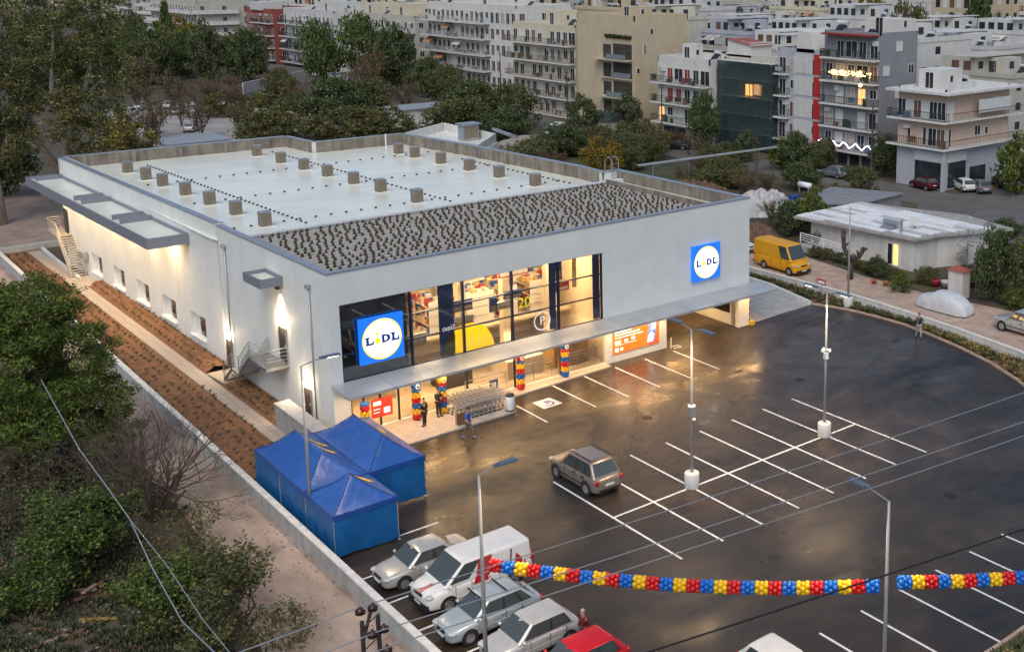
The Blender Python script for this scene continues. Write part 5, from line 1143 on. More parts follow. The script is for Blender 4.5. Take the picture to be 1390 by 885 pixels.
# kinds of background tree, unit crown; copies are scaled
def proto(kind):
    t = thing(kind[0], 'x', 'tree'); tr = MB(); random.seed(len(kind[0])); _, lf, cl, per, rc, sz, shape, trunk = kind
    if shape == 'bare':
        for k in range(5): a = k*1.26+random.random(); branches(tr, (0,0,0), (math.cos(a)*.5,math.sin(a)*.5,1), .42, .018, 5, .5, 3, .25, 2, 3)
        tr.build('trunk', M_TWIG, t); V = np.array(tr.v[::5]); V = V[V[:,2] > .25]; idx = RNG.integers(0,len(V),per); P = V[idx]+RNG.normal(size=(per,3))*.05
    else:
        tr.tube([(0,0,0),(.02,0,.2),(0,.02,.45),(0,0,.7)], [trunk,trunk*.8,trunk*.6,trunk*.2], 6)
        for k in range(5): a = k*1.3; tr.tube([(0,0,.22),(.3*math.cos(a),.3*math.sin(a),.5),(.5*math.cos(a),.5*math.sin(a),.68)], [trunk*.5,trunk*.35,trunk*.1], 4)
        tr.build('trunk', M_BARK, t, True)
        c, r = {'round': ((0,0,.53),(.80,.80,.44)), 'wide': ((0,0,.46),(.9,.9,.44)), 'cyp': ((0,0,.50),(.75,.75,.48)), 'open': ((0,0,.55),(.85,.85,.40))}[shape]
        cc = clumps(cl, c, r, .7)
        if shape in ('round','open'): cc[:,:2] *= 1-.45*np.clip((cc[:,2:3]-.35)/.65,0,1); cc += RNG.normal(size=cc.shape)*np.array([.10,.10,.04])
        if shape == 'cyp': k_ = 1-.75*np.clip((cc[:,2:3]-.25)/.8,0,1); cc[:,:2] *= k_
        P = fill(cc, per, rc, .55)
    obj('crown', leaf_mesh('crown', P, sz, lf, .6, .0, RNG.integers(0,len(lf),len(P))), t); return t
KINDS_T = dict(
 dark=('broadleaf_tree', [L_DARK,L_DARK,L_OLIVE], 80, 90, .24, .036, 'round', .06),
 dark2=('broadleaf_tree', [L_DARK,L_OLIVE,L_AUT], 64, 100, .28, .036, 'wide', .05),
 pine=('pine_tree', [L_DARK,L_DARK,L_PINE], 60, 100, .24, .032, 'open', .05),
 olive=('olive_tree', [L_OLIVE,L_OLIVE,L_DARK], 60, 90, .24, .036, 'round', .06),
 gold=('yellow_tree', [L_GOLD,L_GOLD,L_AUT], 60, 80, .24, .036, 'wide', .05),
 aut=('autumn_tree', [L_AUT,L_LITE,L_BRN,L_DARK], 70, 90, .24, .036, 'wide', .05),
 cyp=('cypress_tree', [L_DARK], 60, 60, .22, .05, 'cyp', .06),
 brown=('bare_tree', [L_BRN,L_BRN,L_AUT], 0, 1500, 0, .022, 'bare', .03),
 lite=('light_green_tree', [L_LITE,L_LITE,L_PINE], 50, 60, .25, .05, 'round', .05),
)
PROTO = {}
def tree(kind, x, y, w, h, label, group=None):
    if kind not in PROTO: PROTO[kind] = o = proto(KINDS_T[kind])
    else: o = copy_tree(PROTO[kind])
    o.location = (x,y,-.05); o.rotation_euler = (0,0,random.random()*6.28); o.scale = (w/2,w/2,h); o['label'] = label; o['category'] = 'shrub' if h < 4 else 'tree'
    if group: o['group'] = group
random.seed(101)
G1 = 'trees behind the store'
for kind, x, y, w, h, lb in [
 ('dark',51,216,12,12,'dark tree left of the cypress behind the eucalyptus'),('dark2',61,228,13,12,'broad dark tree below the yellow treetop'),('gold',80,290,11,13,'yellow treetop among the green trees at upper left'),('cyp',68,262,7,17,'dark cypress against the terraced flats at upper left'),
 ('olive',60,206,12,13,'grey-green tree right of the yellow treetop'),('dark',67,202,11,12,'dark tree left of the red brick block'),('dark2',74,222,14,12,'dark tree at the foot of the red brick block'),('lite',60,240,11,12,'bright green tree behind the dark broad tree'),
 ('brown',34,165,11,8,'brown bare tree left of the parked cars behind the store'),('brown',39,161,11,9,'brown bare tree between parked cars behind the store'),('brown',41,152,11,8,'brown bare tree near the gravel yard'),('brown',44,143,11,8,'brown bare tree right of the gravel yard'),
 ('brown',27,128,11,8,'brown bare tree behind the far store parapet, leftmost'),('brown',32,123,11,7,'brown bare tree behind the far store parapet, middle'),('brown',36,118,10,7,'brown bare tree behind the far store parapet, right'),('brown',23,116,11,8,'brown bare tree beside the eucalyptus'),
 ('aut',44,126,13,7,'rust-green shrubby tree left of the yellow-green bush'),('aut',39,112,13,5.5,'rusty green bush behind the store roof'),('aut',46,103,14,6,'yellow-green bush right behind the white roof'),('aut',52,102,11,5.5,'orange-tinged bush behind the roof step'),('dark',53,122,13,8,'dark green tree above the yellow-green bush'),('dark2',60,127,12,8,'dark green tree near the white yard wall'),
 ('pine',72,172,12,15,'dark pine left of the grey apartment balconies'),('pine',83,176,13,16,'tall dark pine in front of the grey balconies'),('dark',84,163,11,14,'dark tree right of the tall pine'),('brown',77,160,15,12,'brown bare tree below the pines'),('brown',70,148,14,10,'brown bare tree on the street corner'),('dark',84,149,9,8,'small street tree left of the orange shop lights'),('dark2',83,141,9,8,'small street tree right of the orange shop lights'),
 ('brown',70,131,13,7,'brown thicket by the pale yard'),('dark',68,104,11,8,'dark tree above the rear wing'),('dark2',62,98,11,7,'dark bush behind the rear wing roof'),('brown',72,107,11,8,'brown bare tree in front of the cream flats'),('dark2',73,99,10,8.5,'dark tree left of the parked white van'),('dark',66,90,10,5,'dark green bush below the white van'),('olive',78,87,7,6,'round olive tree by the beige block, left'),('olive',83.5,83,7.5,6,'round olive tree by the beige block, right'),
 ('gold',60.3,57.5,6.2,5.2,'bright yellow shrub behind the store ladder'),('brown',65,61,8,5,'brown bare shrub beside the bright yellow one'),('dark',64,72,9,4.5,'green bush left of the bright yellow shrub'),('aut',75,68,8,5,'brownish bush in front of the beige block'),('brown',73,63,8,5,'brown bare shrub by the white flats'),
 ('dark',81.5,62.5,5.6,8.5,'dark evergreen before the red-shuttered flats'),('lite',79.8,45,5,4,'light green shrub at the foot of the netted scaffold'),('dark',80,42.5,5.5,5.2,'dark tree right of the netted scaffold'),('dark2',84,42,5,4.5,'dark bush before the grey balcony block'),('dark',85.5,32.3,5.2,5.4,'dark tree between grey block and cream corner house'),('lite',88.5,15.2,6.5,7,'green tree at the right edge below the cream house'),
 ('aut',150,82,10,21,'tall yellow-green poplar behind the grey block'),('cyp',178,86,9,26,'dark cypress at the upper right'),('gold',206,140,9,24,'tall yellow poplar at the top right'),('dark',160,66,11,16,'dark tree at the right edge above the cream house'),('dark2',175,72,11,17,'dark treetop right of the cypress'),
 ('lite',56.5,17.0,4.6,4.6,'light green garden tree behind the white-roofed house'),('dark',54.2,18.2,4.0,3.6,'dark garden tree left of the white-roofed house'),('brown',56,22.5,5,3.6,'brown brush heap behind the garden tree'),
 ('lite',47.2,-1.9,2.6,1.7,'yellow-green shrub before the white house wall'),('dark',49.2,2.5,2.6,1.8,'dark shrub at the house corner'),('dark2',50.6,-1.6,2.6,1.6,'dark shrub beside the red pots'),('dark',50.6,-8.6,4.4,6.0,'dark conifer by the garden gate pillar'),('aut',54.5,-8.3,4.4,5.0,'yellowish tree at the right edge beyond the gate'),('dark2',52.6,-4.0,3.0,1.8,'low green shrub beside the spiral stair'),('lite',50.4,-10.6,3.2,1.5,'bright green low shrub behind the silver SUV'),('dark',56.5,-5.5,4.0,2.8,'green shrub beyond the water tank'),
 ('brown',52.2,12.4,2.6,2.6,'brown climber on the house railing')]: tree(kind, x, y, w, h, lb, G1 if x < 90 and y > 80 else None)
# hedge plants along the house wall
for k, y in enumerate(np.arange(1.2, 11.5, 1.35)):
    tree(('dark2','aut','dark')[k % 3], 49.8+random.uniform(-.3,.3)+.06*(y), float(y), 1.6, 1.1+random.uniform(-.2,.3), 'low hedge plant below the white house railing, number %s from the right' % ['one','two','three','four','five','six','seven','eight'][k], 'hedge plants below the house')
# pollarded stump tree
st_ = thing('pollarded_tree', 'pollarded trunk with two knobbly stubs before the white house', 'tree', (46.9,3.5,0)); mb = MB()
mb.tube([(0,0,0),(.05,0,1.0),(.0,.1,1.7)], [.26,.22,.2], 8); mb.tube([(0,.1,1.6),(0,.75,2.6),(0,.85,3.6),(0,.85,4.0)], [.18,.2,.18,.22], 8); mb.tube([(0,.05,1.6),(.1,-.9,2.1),(.1,-1.3,2.8)], [.18,.17,.2], 8); mb.tube([(0,.75,2.7),(0,.25,3.1)], [.12,.1], 6)
mb.build('trunk', M_BARK, st_, True); kn = MB(); random.seed(9)
for c in ((0,.85,4.05),(.1,-1.35,2.9),(0,.95,3.5),(.1,-.9,2.4)):
    for i in range(5): kn.ball((c[0]+random.uniform(-.15,.15),c[1]+random.uniform(-.2,.2),c[2]+random.uniform(-.15,.15)), random.uniform(.10,.18), 6, 4)
kn.build('knobs', M_BARK, st_)

for k, (kd, x, y, w, h, lb) in enumerate([('dark',70,4,4,1.8,'low dark shrub on the far side of the bungalow, leftmost'),('dark2',73,2,4,1.6,'low green shrub on the far side of the bungalow, middle'),('aut',76.5,.5,3.5,1.6,'low brownish shrub on the far side of the bungalow, right'),('dark2',66,9,4,2.2,'green shrub behind the bungalow roof'),('aut',70,26,5,2.2,'scrubby shrub beside the blue waste bin'),('brown',72,33,6,3.2,'bare shrub between the shelter roof and the street'),('dark2',67,40,6,2.6,'green shrub under the long shelter roof'),('brown',62,40,6,3,'bare shrub left of the brush heap'),('aut',74.5,52,6,3,'yellowish shrub before the netted scaffold'),('brown',70,50,6,3,'bare shrub left of the yellowish one before the scaffold'),('dark2',58,70,8,4,'green shrub beyond the store ladder'),('brown',55,62,7,4,'bare shrub beyond the store parapet on the right'),('dark2',72,74,7,4,'dense green shrub on the slope below the beige block'),('brown',77,58,6,3.5,'bare shrub by the roadside near the red-shuttered flats')]): tree(kd, x, y, w, h, lb)
te = MB(); random.seed(61)
for i in range(1500):
    y = random.uniform(-26,55); xe = float(np.interp(y,[-60,-24,-14,-4,8,22,40,62],[-13,-11.4,-10.2,-9.3,-9.6,-9.0,-9.3,-8.6])); tuft(te, xe+random.gauss(-.15,.35), y, -.01, .13, random.uniform(.08,.26), 4, random.random() < .4)
tag(te.build('lane_weeds', [MATS['grass_blade'], MATS['grass_blade_dry']]), 'weeds growing along the left edge of the gravel lane', 'grass', kind='stuff')

for k, (kd, x, y, w, h, lb) in enumerate([('dark',-9,82,9,7,'dark shrub at the left edge behind the tall tree trunk'),('dark2',9,86,9,6,'dark shrub behind the eucalyptus trunk'),('dark',0,92,10,8,'dark shrub between the two tall trunks'),('dark2',14,92,9,6,'green shrub right of the yellow-brown one'),('brown',16,104,9,7,'bare tree right of the eucalyptus')]): tree(kd, x, y, w, h, lb)

random.seed(88)
for k in range(34):
    x, y = random.uniform(58,81), random.uniform(24,78)
    if 43.5 < y < 47.5 or (x < 66 and 25 < y < 32): continue
    tree(random.choice(('brown','brown','dark2','aut','dark','olive')), x, y, random.uniform(4,7), random.uniform(2.2,4.2), 'one of the scrubby bushes on open ground behind the store corner', 'scrub behind the store corner')
# ---------------------------------------------------------------- white-roofed house on the right
house = thing('bungalow', 'low white bungalow with streaky white slab roof and railing', 'house', (52.5,0,0))
hx = -52.5
def hb(x0,x1,y0,y1,z0,z1,m=0): return MB().box(x0+hx,x1+hx,y0,y1,z0,z1,m)
M_HW = mat('house_white', (.66,.63,.58), .75, var=.08, scale=1, streak=.15)
MB().prism([(52.7+hx,1.3),(55.4+hx,1.0),(61.4+hx,-1.4),(62.6+hx,4),(60+hx,13.6),(52.2+hx,13.2)], 0, 2.85).build('wall', M_HW, house)
MB().prism([(50.9+hx,14.3),(52.3+hx,.8),(55.2+hx,.55),(62.1+hx,-2.2),(63.6+hx,4),(60.4+hx,14.7)], 2.852, 3.06).build('roof_slab', mat('roof_slab_grey', (.34,.32,.29), .85, var=.3, scale=2), house)
random.seed(4)
for k in range(12):
    xa = 51.25+k*.78; y0 = np.interp(xa,[51,52.3,55.2,62.1],[13.6,1.1,.75,-1.9])+.15 if xa > 52.4 else np.interp(xa,[51.0,52.4],[13.2,1.2])+.1
    y1 = 14.3
    yy = y0
    while yy < y1-.4:
        L = min(random.uniform(1.8,3.6), y1-yy); z = 3.062+random.uniform(0,.03)
        bi = random.choice((0,0,0,1,2)); MB().box(xa+hx+.05,xa+hx+.70,yy+.04,yy+L-.04,z,z+.07).build('roof_board', mat(('board_white','board_pale','board_grey')[bi], ((.80,.80,.78),(.68,.67,.64),(.50,.49,.46))[bi], .6, var=.12, scale=1.2, stretch=(3,.6,1)), house); yy += L
wn_ = hb(52.55,52.69,2.9,4.3,.15,2.25).build('door', M_WHITE, house); hb(52.52,52.548,3.05,3.5,.3,2.1).build('lit_pane', emit('lit_orange', (1,.45,.10), 1.6), house); hb(52.52,52.548,3.7,4.15,.3,2.1).build('window_pane', M_WIN, house)
for y in (6.2,7.8): hb(52.5,52.6,y,y+.35,2.2,2.45).build('vent', M_BLK, house)
rl = MB(); rail(rl, [(50.6+hx,7.4,.6),(50.9+hx,10.4,.6),(51.2+hx,13.6,.6)], .95, r=.05); rl.build('railing', M_WHITE, house)
hb(50.5,52.6,7.2,13.4,0,.6).build('porch', M_CONC, house)
hs = MB(); hs.tube([(53.9+hx,4.2,3.6),(53.9+hx,5.8,3.6)], .28, 12); hs.add([(53.7+hx,4.3,3.4),(53.7+hx,5.7,3.4),(52.6+hx,5.7,3.0),(52.6+hx,4.3,3.0)],[(0,1,2,3)]); hs.build('water_heater', M_STEEL, house)
MB().tube([(53.6+hx,3.1,1.5),(53.0+hx,3.1,1.6),(53.0+hx,3.1,3.5),(53.0+hx,3.1,4.3)], .12, 8).build('flue_pipe', M_STEEL, house)
ds = MB(); ds.lathe([(.02,0),(.3,.05),(.45,.14)], 14); d_ = ds.build('satellite_dish', M_POLE, house); d_.location = (55.2+hx,3.4,3.8); d_.rotation_euler = (R(60),0,R(-60)); MB().tube([(55.2+hx,3.4,3.1),(55.2+hx,3.4,3.8)], .05, 6).build('dish_post', M_POLE, house)
hb(53.2,53.3,1.7,4.3,3.1,4.6).build('roof_screen', M_CONC, house) if False else None
sp_ = MB()
for k in range(10):
    a = .6*k; sp_.obox((57.2+hx+.55*math.cos(a),-.9+.55*math.sin(a)), a, .9, .3, .3+k*.27, .34+k*.27)
sp_.tube([(57.2+hx,-.9,0),(57.2+hx,-.9,3.6)], .06, 6); sp_.tube([(57.2+hx+.95*math.cos(.6*k),-.9+.95*math.sin(.6*k),1.2+k*.27) for k in range(10)], .03, 5); sp_.build('spiral_stair', M_STEEL, house)
tk = thing('water_tank', 'large dark ribbed water tank right of the bungalow', 'tank', (59.5,-3.6,0)); tm_ = MB(); tm_.lathe([(.05,-1.8),(1.0,-1.7),(1.15,-1.5),(1.15,1.5),(1.0,1.7),(.05,1.8)], 18); tm_.v = [(z,x,y+1.4) for x,y,z in tm_.v]; tm_.build('tank', GRN if True else None, tk, True); MB().box(-1.2,-.9,-.8,.8,0,.6).box(.9,1.2,-.8,.8,0,.6).build('cradle', M_CONC, tk)
gp_ = thing('gate_pillar', 'white gate pillar with small red tiled cap', 'pillar', (49.6,-5.7,0)); MB().box(-.5,.5,-.7,.7,0,2.2).build('pillar', M_HW, gp_); MB().add([(-.65,-.85,2.2),(.65,-.85,2.2),(.65,.85,2.2),(-.65,.85,2.2),(0,-.3,2.55),(0,.3,2.55)],[(0,1,4),(1,2,5,4),(2,3,5),(3,0,4,5),(0,3,2,1)]).build('cap', mat('roof_tile_red', (.30,.09,.06), .8, var=.2, scale=6), gp_)
for k, (x, y, c) in enumerate(((47.3,1.2,(.4,.10,.03)),(47.6,.2,(.42,.13,.05)),(50.6,-2.6,(.42,.02,.05)),(51.0,-3.4,(.6,.6,.58)))):
    o = MB().lathe([(.16,0),(.24,.3),(.26,.36),(.2,.37)], 12).build('flower_pot', mat('pot_%d' % k, c, .7, var=.1), None, True, (x,y,0)); o.scale = (1,1,1) if k < 2 else (1.8,1.8,1.5); tag(o, ['small terracotta pot left of the yellow-green shrub','small terracotta pot below the shrub','crimson tub beside the dark shrub','pale tub next to the crimson one'][k], 'pot')
for nm, lb, P, z0, z1, c in (('lean_to', 'grey corrugated shed roof behind the bungalow', [(55.8,19.6),(65.5,23.0),(68.8,15.6),(60.9,14.9)], 2.6, 3.3, (.27,.28,.28)),):
    t = thing(nm, lb, 'shed', (62,18,0)); MB().prism([((x-62)*.94,(y-18)*.94) for x, y in P], 0, 2.6).build('wall', mat('shed_wall', (.22,.21,.20), .8, var=.2), t); MB().prism([(x-62,y-18) for x, y in P], 2.602, 2.72).build('roof', mat('shed_roof', c, .55, .2, var=.12, scale=1.5, streak=.2), t)
    for k in range(9): u = (k+.5)/9; a = (P[0][0]+(P[1][0]-P[0][0])*u-62, P[0][1]+(P[1][1]-P[0][1])*u-18); b_ = (P[3][0]+(P[2][0]-P[3][0])*u-62, P[3][1]+(P[2][1]-P[3][1])*u-18); MB().seg(a, b_, .06, 2.722, 2.77).build('roof_seam', M_CAP, t)
t = thing('water_heater', 'white solar water heater standing on the shed roof edge', 'water heater', (60.8,22.3,2.72)); MB().tube([(-.1,-.8,.9),(-.1,.8,.9)], .3, 12).build('cylinder', M_WHITE, t, True); MB().box(-.3,-.2,-.7,-.6,0,.7).box(-.3,-.2,.6,.7,0,.7).build('leg', M_STEEL, t)
# rubbish heap with tarpaulin, and pergola roof strip
random.seed(15)
def mound(name, label, x, y, rx, ry, h, m, cat):
    mb = MB(); n_ = 18
    for j in range(n_+1):
        for i in range(n_+1):
            u, v = -1+2*i/n_, -1+2*j/n_; q = max(0, 1-(u*u+v*v)); mb.v.append((u*rx, v*ry, h*q**.6*random.uniform(.65,1.1)))
    for j in range(n_):
        for i in range(n_): a = j*(n_+1)+i; mb.f.append((a,a+1,a+n_+2,a+n_+1)); mb.m.append(0)
    tag(mb.build(name, m, None, False, (x,y,-.04)), label, cat)
mound('rubble_heap', 'pale tarpaulin-covered heap behind the store corner', 60.5, 28.5, 4.2, 3.2, 2.2, mat('tarpaulin', (.46,.44,.42), .7, var=.25, scale=1, bump=.8, bscale=2), 'heap')
mound('brush_heap', 'brown heap of cut brush behind the store corner', 57, 37, 6, 5, 2.4, mat('brush_brown', (.13,.075,.045), .9, var=.4, scale=1.5, bump=1, bscale=5), 'heap')
mound('brush_heap', 'brown brush heap left of the garden trees', 50.5, 19.5, 2.6, 3.2, 1.6, MATS['brush_brown'], 'heap')
mound('earth_heap', 'pale earth heap behind the rear wing', 66, 84, 6, 3, 1.4, mat('pale_earth', (.30,.26,.22), .9, var=.25, scale=.7), 'heap')
tag(MB().prism([(57,46.1),(57,45.5),(79,44.7),(79,45.3)], 2.9, 3.05).build('shelter_roof', mat('sheet_metal_roof', (.42,.44,.46), .45, .3, var=.1)), 'long thin metal shelter roof behind the store corner', 'shelter')
for k in range(4): tag(MB().cyl(59+k*5.6,45.6,0,2.9,.08,n=8).build('shelter_post', M_STEEL), 'steel post under the long metal shelter roof, %s from the left' % ['first','second','third','fourth'][k], 'post', 'shelter posts')
bb = thing('waste_bin', 'blue wheeled waste bin beside the tarpaulin heap', 'bin', (64.5,27.5,0)); MB().box(-.6,.6,-.5,.5,.1,1.1).build('body', mat('bin_blue', (.02,.06,.25), .5), bb); MB().box(-.65,.65,-.55,.55,1.102,1.2).build('lid', MATS['bin_blue'], bb)
for (x,y) in ((-.5,-.4),(.5,-.4),(-.5,.4),(.5,.4)): MB().cyl(x,y,0,.1,.08,n=8).build('wheel', M_BLK, bb)

# ---------------------------------------------------------------- apartment houses
FR = mat('frame_white', (.62,.62,.60), .5, var=.05); DGL = mat('flat_glass', (.03,.036,.042), .1, var=.5, scale=.7); SHW = mat('shutter_white', (.60,.60,.58), .6, var=.08); SHR = mat('shutter_red', (.26,.02,.02), .6, var=.1); SHG = mat('shutter_green', (.05,.10,.07), .6, var=.1); SHB = mat('shutter_brown', (.14,.07,.045), .6, var=.15); SLIT = emit('lit_window', (.9,.48,.17), .8); CURT = mat('curtain', (.40,.36,.30), .8, var=.2)
def opening(w, h, leaf, split=True, lit=None):
    mb = MB(); f = .07
    mb.box(-w/2,w/2,-.06,.0,0,f,0); mb.box(-w/2,w/2,-.06,.0,h-f,h,0); mb.box(-w/2,-w/2+f,-.06,.0,f,h-f,0); mb.box(w/2-f,w/2,-.06,.0,f,h-f,0)
    if split: mb.box(-.03,.03,-.05,.0,f,h-f,0)
    mb.quad((-w/2+f,-.02,f),(w/2-f,-.02,f),(w/2-f,-.02,h-f),(-w/2+f,-.02,h-f),1)
    return mb.build('window', [FR, leaf], mesh_only=True)
OPN = {'d': opening(1.3,2.15,DGL), 'D': opening(2.0,2.15,DGL), 's': opening(1.3,2.15,SHW,False), 'r': opening(1.3,2.15,SHR), 'g': opening(1.1,2.1,SHG), 'b': opening(1.3,2.15,SHB), 'w': opening(1.2,1.25,DGL), 'v': opening(.7,.9,DGL,False), 'L': opening(1.3,2.15,SLIT), 'c': opening(1.5,2.15,CURT), 'S': opening(1.2,1.3,SHW,False), 'k': opening(.55,2.2,MATS['black_trim'],False), 'e': opening(.45,1.6,DGL,False)}
CLUT = [mat('clutter_white', (.6,.6,.58), .6), mat('clutter_brown', (.2,.12,.07), .7), mat('clutter_dark', (.05,.05,.05), .6), mat('clutter_green', (.05,.08,.03), .8), mat('clutter_blue', (.12,.18,.26), .7)]
def apartment(name, label, x, y, dx, dy, nf, fh, wm, spec, group='apartment houses along the street'):
    t = thing(name, label, 'building', (x,y,0), 0, group)
    g0 = spec.get('g', 3.2); H_ = g0+nf*fh
    hgs = [g0+k*fh for k in range(nf)]
    MB().box(0,dx,0,dy,0,H_).build('wall', wm, t)
    slabm = spec.get('slab', M_CONCW); railm = spec.get('railm', mat('rail_dark', (.06,.06,.065), .5, .4))
    def P(face, u, n_, z): return (-n_, dy-u, z) if face == 'W' else (u, -n_, z)
    def fbox(mb, face, u0, u1, n0, n1, z0, z1, m=0):
        a, b_ = P(face,u0,n0,0), P(face,u1,n1,0); mb.box(min(a[0],b_[0]),max(a[0],b_[0]),min(a[1],b_[1]),max(a[1],b_[1]),z0,z1,m)
    for face, Lf in (('W',dy),('S',dx)):
        ops = spec.get(face+'o', ''); bal = spec.get(face+'b')
        for k, z in enumerate(hgs):
            row = ops[k] if isinstance(ops, (list,tuple)) else ops
            if row and face == 'W' and spec.get('Wb') and not spec.get('plain'):
                rr_ = random.Random(int(x+y*3+k)); row = ''.join(c if c != '.' else rr_.choice('.ddbcw') for c in row)
            if row:
                n_ = len(row)
                for i, ch in enumerate(row):
                    if ch == '.': continue
                    u = (i+.5)*Lf/n_; zz = z+.05 if ch in 'dDsrgbLck' else z+.95
                    obj('window', OPN[ch], t, P(face,u,.003,zz), 0 if face == 'S' else -PI/2)
            if bal:
                u0, u1, dp = bal if not isinstance(bal[0], (list,tuple)) else bal[k % len(bal)]
                if dp:
                    sb = MB(); fbox(sb, face, u0, u1, .002, dp, z-.24, z); sb.build('balcony_slab', slabm, t)
                    rm_ = MB(); kind = spec.get('rail', 'rail')
                    segs = [((u0+.05,dp-.06),(u1-.05,dp-.06)),((u0+.05,.05),(u0+.05,dp-.06)),((u1-.05,.05),(u1-.05,dp-.06))]
                    for (ua,na),(ub,nb) in segs:
                        if kind == 'solid': fbox(rm_, face, min(ua,ub)-.04, max(ua,ub)+.04, min(na,nb)-.04, max(na,nb)+.04, z+.002, z+.92)
                        elif kind == 'glass': fbox(rm_, face, min(ua,ub)-.015, max(ua,ub)+.015, min(na,nb)-.015, max(na,nb)+.015, z+.06, z+.95)
                        else:
                            for zz in (z+.08, z+.95): fbox(rm_, face, min(ua,ub)-.03, max(ua,ub)+.03, min(na,nb)-.03, max(na,nb)+.03, zz, zz+.06)
                            L_ = max(abs(ub-ua),abs(nb-na)); m_ = int(L_/.28)
                            for q in range(m_+1):
                                uu, nn = ua+(ub-ua)*q/max(1,m_), na+(nb-na)*q/max(1,m_); fbox(rm_, face, uu-.02, uu+.02, nn-.02, nn+.02, z+.1, z+.97)
                    rm_.build('railing', slabm if kind == 'solid' else railm, t)
                    if face == 'W':
                        rc_ = random.Random(int(x*3+y+k)); cl = MB(); u = u0+.4
                        while u < u1-1:
                            tp = rc_.random(); w_ = rc_.uniform(.3,.9)
                            if tp < .35: fbox(cl, face, u, u+w_, .1, .5, z+.01, z+rc_.uniform(.4,1.0), rc_.randrange(5))
                            elif tp < .5: fbox(cl, face, u, u+.85, .01, .32, z+rc_.uniform(1.6,2.0), z+2.35, 0)
                            elif tp < .62: fbox(cl, face, u, u+w_*1.4, dp-.14, dp-.10, z+.35, z+rc_.uniform(.9,1.15), rc_.randrange(5))
                            elif tp < .75:
                                for q in range(5): fbox(cl, face, u+q*.12, u+q*.12+.1, dp-.4, dp-.25, z+.02, z+rc_.uniform(.5,1.1), 3)
                            u += w_+rc_.uniform(.3,1.6)
                        if cl.v: cl.build('balcony_clutter', CLUT, t)['kind'] = 'stuff'
    for (face, k, u0, u1, dp, col) in spec.get('awn', []):
        z = g0+k*fh+fh-.3; a = MB(); p = [P(face,u0,.05,z),P(face,u1,.05,z),P(face,u1,dp,z-1.25),P(face,u0,dp,z-1.25)]; p2 = [(q[0],q[1],q[2]-.05) for q in p]; a.add(p+p2,[(0,1,2,3),(7,6,5,4),(0,4,5,1),(1,5,6,2),(2,6,7,3),(3,7,4,0)]); a.build('awning', mat('awning_'+col, {'orange':(.42,.20,.09),'white':(.62,.61,.58),'green':(.12,.2,.14),'beige':(.5,.42,.3)}[col], .8, var=.08), t)
    # ground floor shops
    for (face, u0, u1, kind) in spec.get('shop', []):
        s_ = MB(); fbox(s_, face, u0, u1, .003, .05, .15, g0-.75); s_.build('shop_window', {'dark': DGL, 'lit': SLIT, 'orange': emit('shop_orange', (1,.35,.06), 5)}[kind], t)
    # roof
    pm = MB()
    for (a, b_) in (((0,0),(dx,0)),((dx,0),(dx,dy)),((dx,dy),(0,dy)),((0,dy),(0,0))): pm.seg(a, b_, .18, H_, H_+spec.get('par',.8), 0, .09)
    pm.build('parapet', spec.get('parm', wm), t)
    rs = random.Random(int(x*7+y)); 
    for (rx, ry, rw, rd, rh) in spec.get('pent', []):
        MB().box(rx,rx+rw,ry,ry+rd,H_+.01,H_+rh).build('stair_house', spec.get('pentm', wm), t); obj('window', OPN['v'], t, (rx+rw*.5,ry-.003,H_+.9)); obj('window', OPN['d'], t, (rx-.003,ry+rd*.5,H_+.05), -PI/2)
    for q in range(spec.get('heat', 0)):
        hx_, hy_ = rs.uniform(dx*.15,dx*.85), dy*(q+.7)/(spec['heat']+.4); HEAT(t, hx_, hy_, H_)
    for q in range(spec.get('ant', 1)):
        ax_, ay_ = rs.uniform(.1*dx,.9*dx), rs.uniform(.1*dy,.9*dy); an = MB(); an.tube([(ax_,ay_,H_),(ax_,ay_,H_+3)], .025, 4)
        for zz in (2.4,2.7,2.95): an.tube([(ax_-.5,ay_,H_+zz),(ax_+.5,ay_,H_+zz)], .015, 4)
        an.build('aerial', M_STEEL, t)
    return t, P, H_
hm = MB(); hm.tube([(-.1,-.65,1.25),(-.1,.65,1.25)], .27, 10, 0); hm.add([(-.2,-.7,1.05),(-.2,.7,1.05),(-1.2,.7,.15),(-1.2,-.7,.15),(-.2,-.7,.97),(-.2,.7,.97),(-1.2,.7,.07),(-1.2,-.7,.07)],[(0,1,2,3),(7,6,5,4),(0,4,5,1),(2,6,7,3)],1); hm.box(-.15,-.05,-.6,-.5,0,1.0,2); hm.box(-.15,-.05,.5,.6,0,1.0,2)
HEATM = hm.build('water_heater', [mat('tank_white', (.62,.62,.62), .4, .2), mat('collector', (.02,.022,.03), .2, var=.1), M_STEEL], mesh_only=True)
def HEAT(t, x, y, z): obj('water_heater', HEATM, t, (x,y,z))
WC = lambda n, c, **k: mat('wall_'+n, c, .8, var=.07, scale=.5, streak=k.get('s',.08)*.6)
W_PEACH = WC('peach',(.56,.42,.33)); W_GREY = WC('grey',(.25,.255,.265)); W_LGREY = WC('light_grey',(.42,.43,.46)); W_WHITE = WC('white',(.62,.605,.56)); W_BEIGE = WC('beige',(.52,.43,.29)); W_CREAM = WC('cream',(.58,.525,.385)); W_DULL = WC('dull',(.48,.45,.385)); W_RED = WC('brick_red',(.28,.07,.05)); W_PALE = WC('pale',(.55,.54,.51)); W_OFF = WC('off_white',(.61,.58,.48), s=.3)
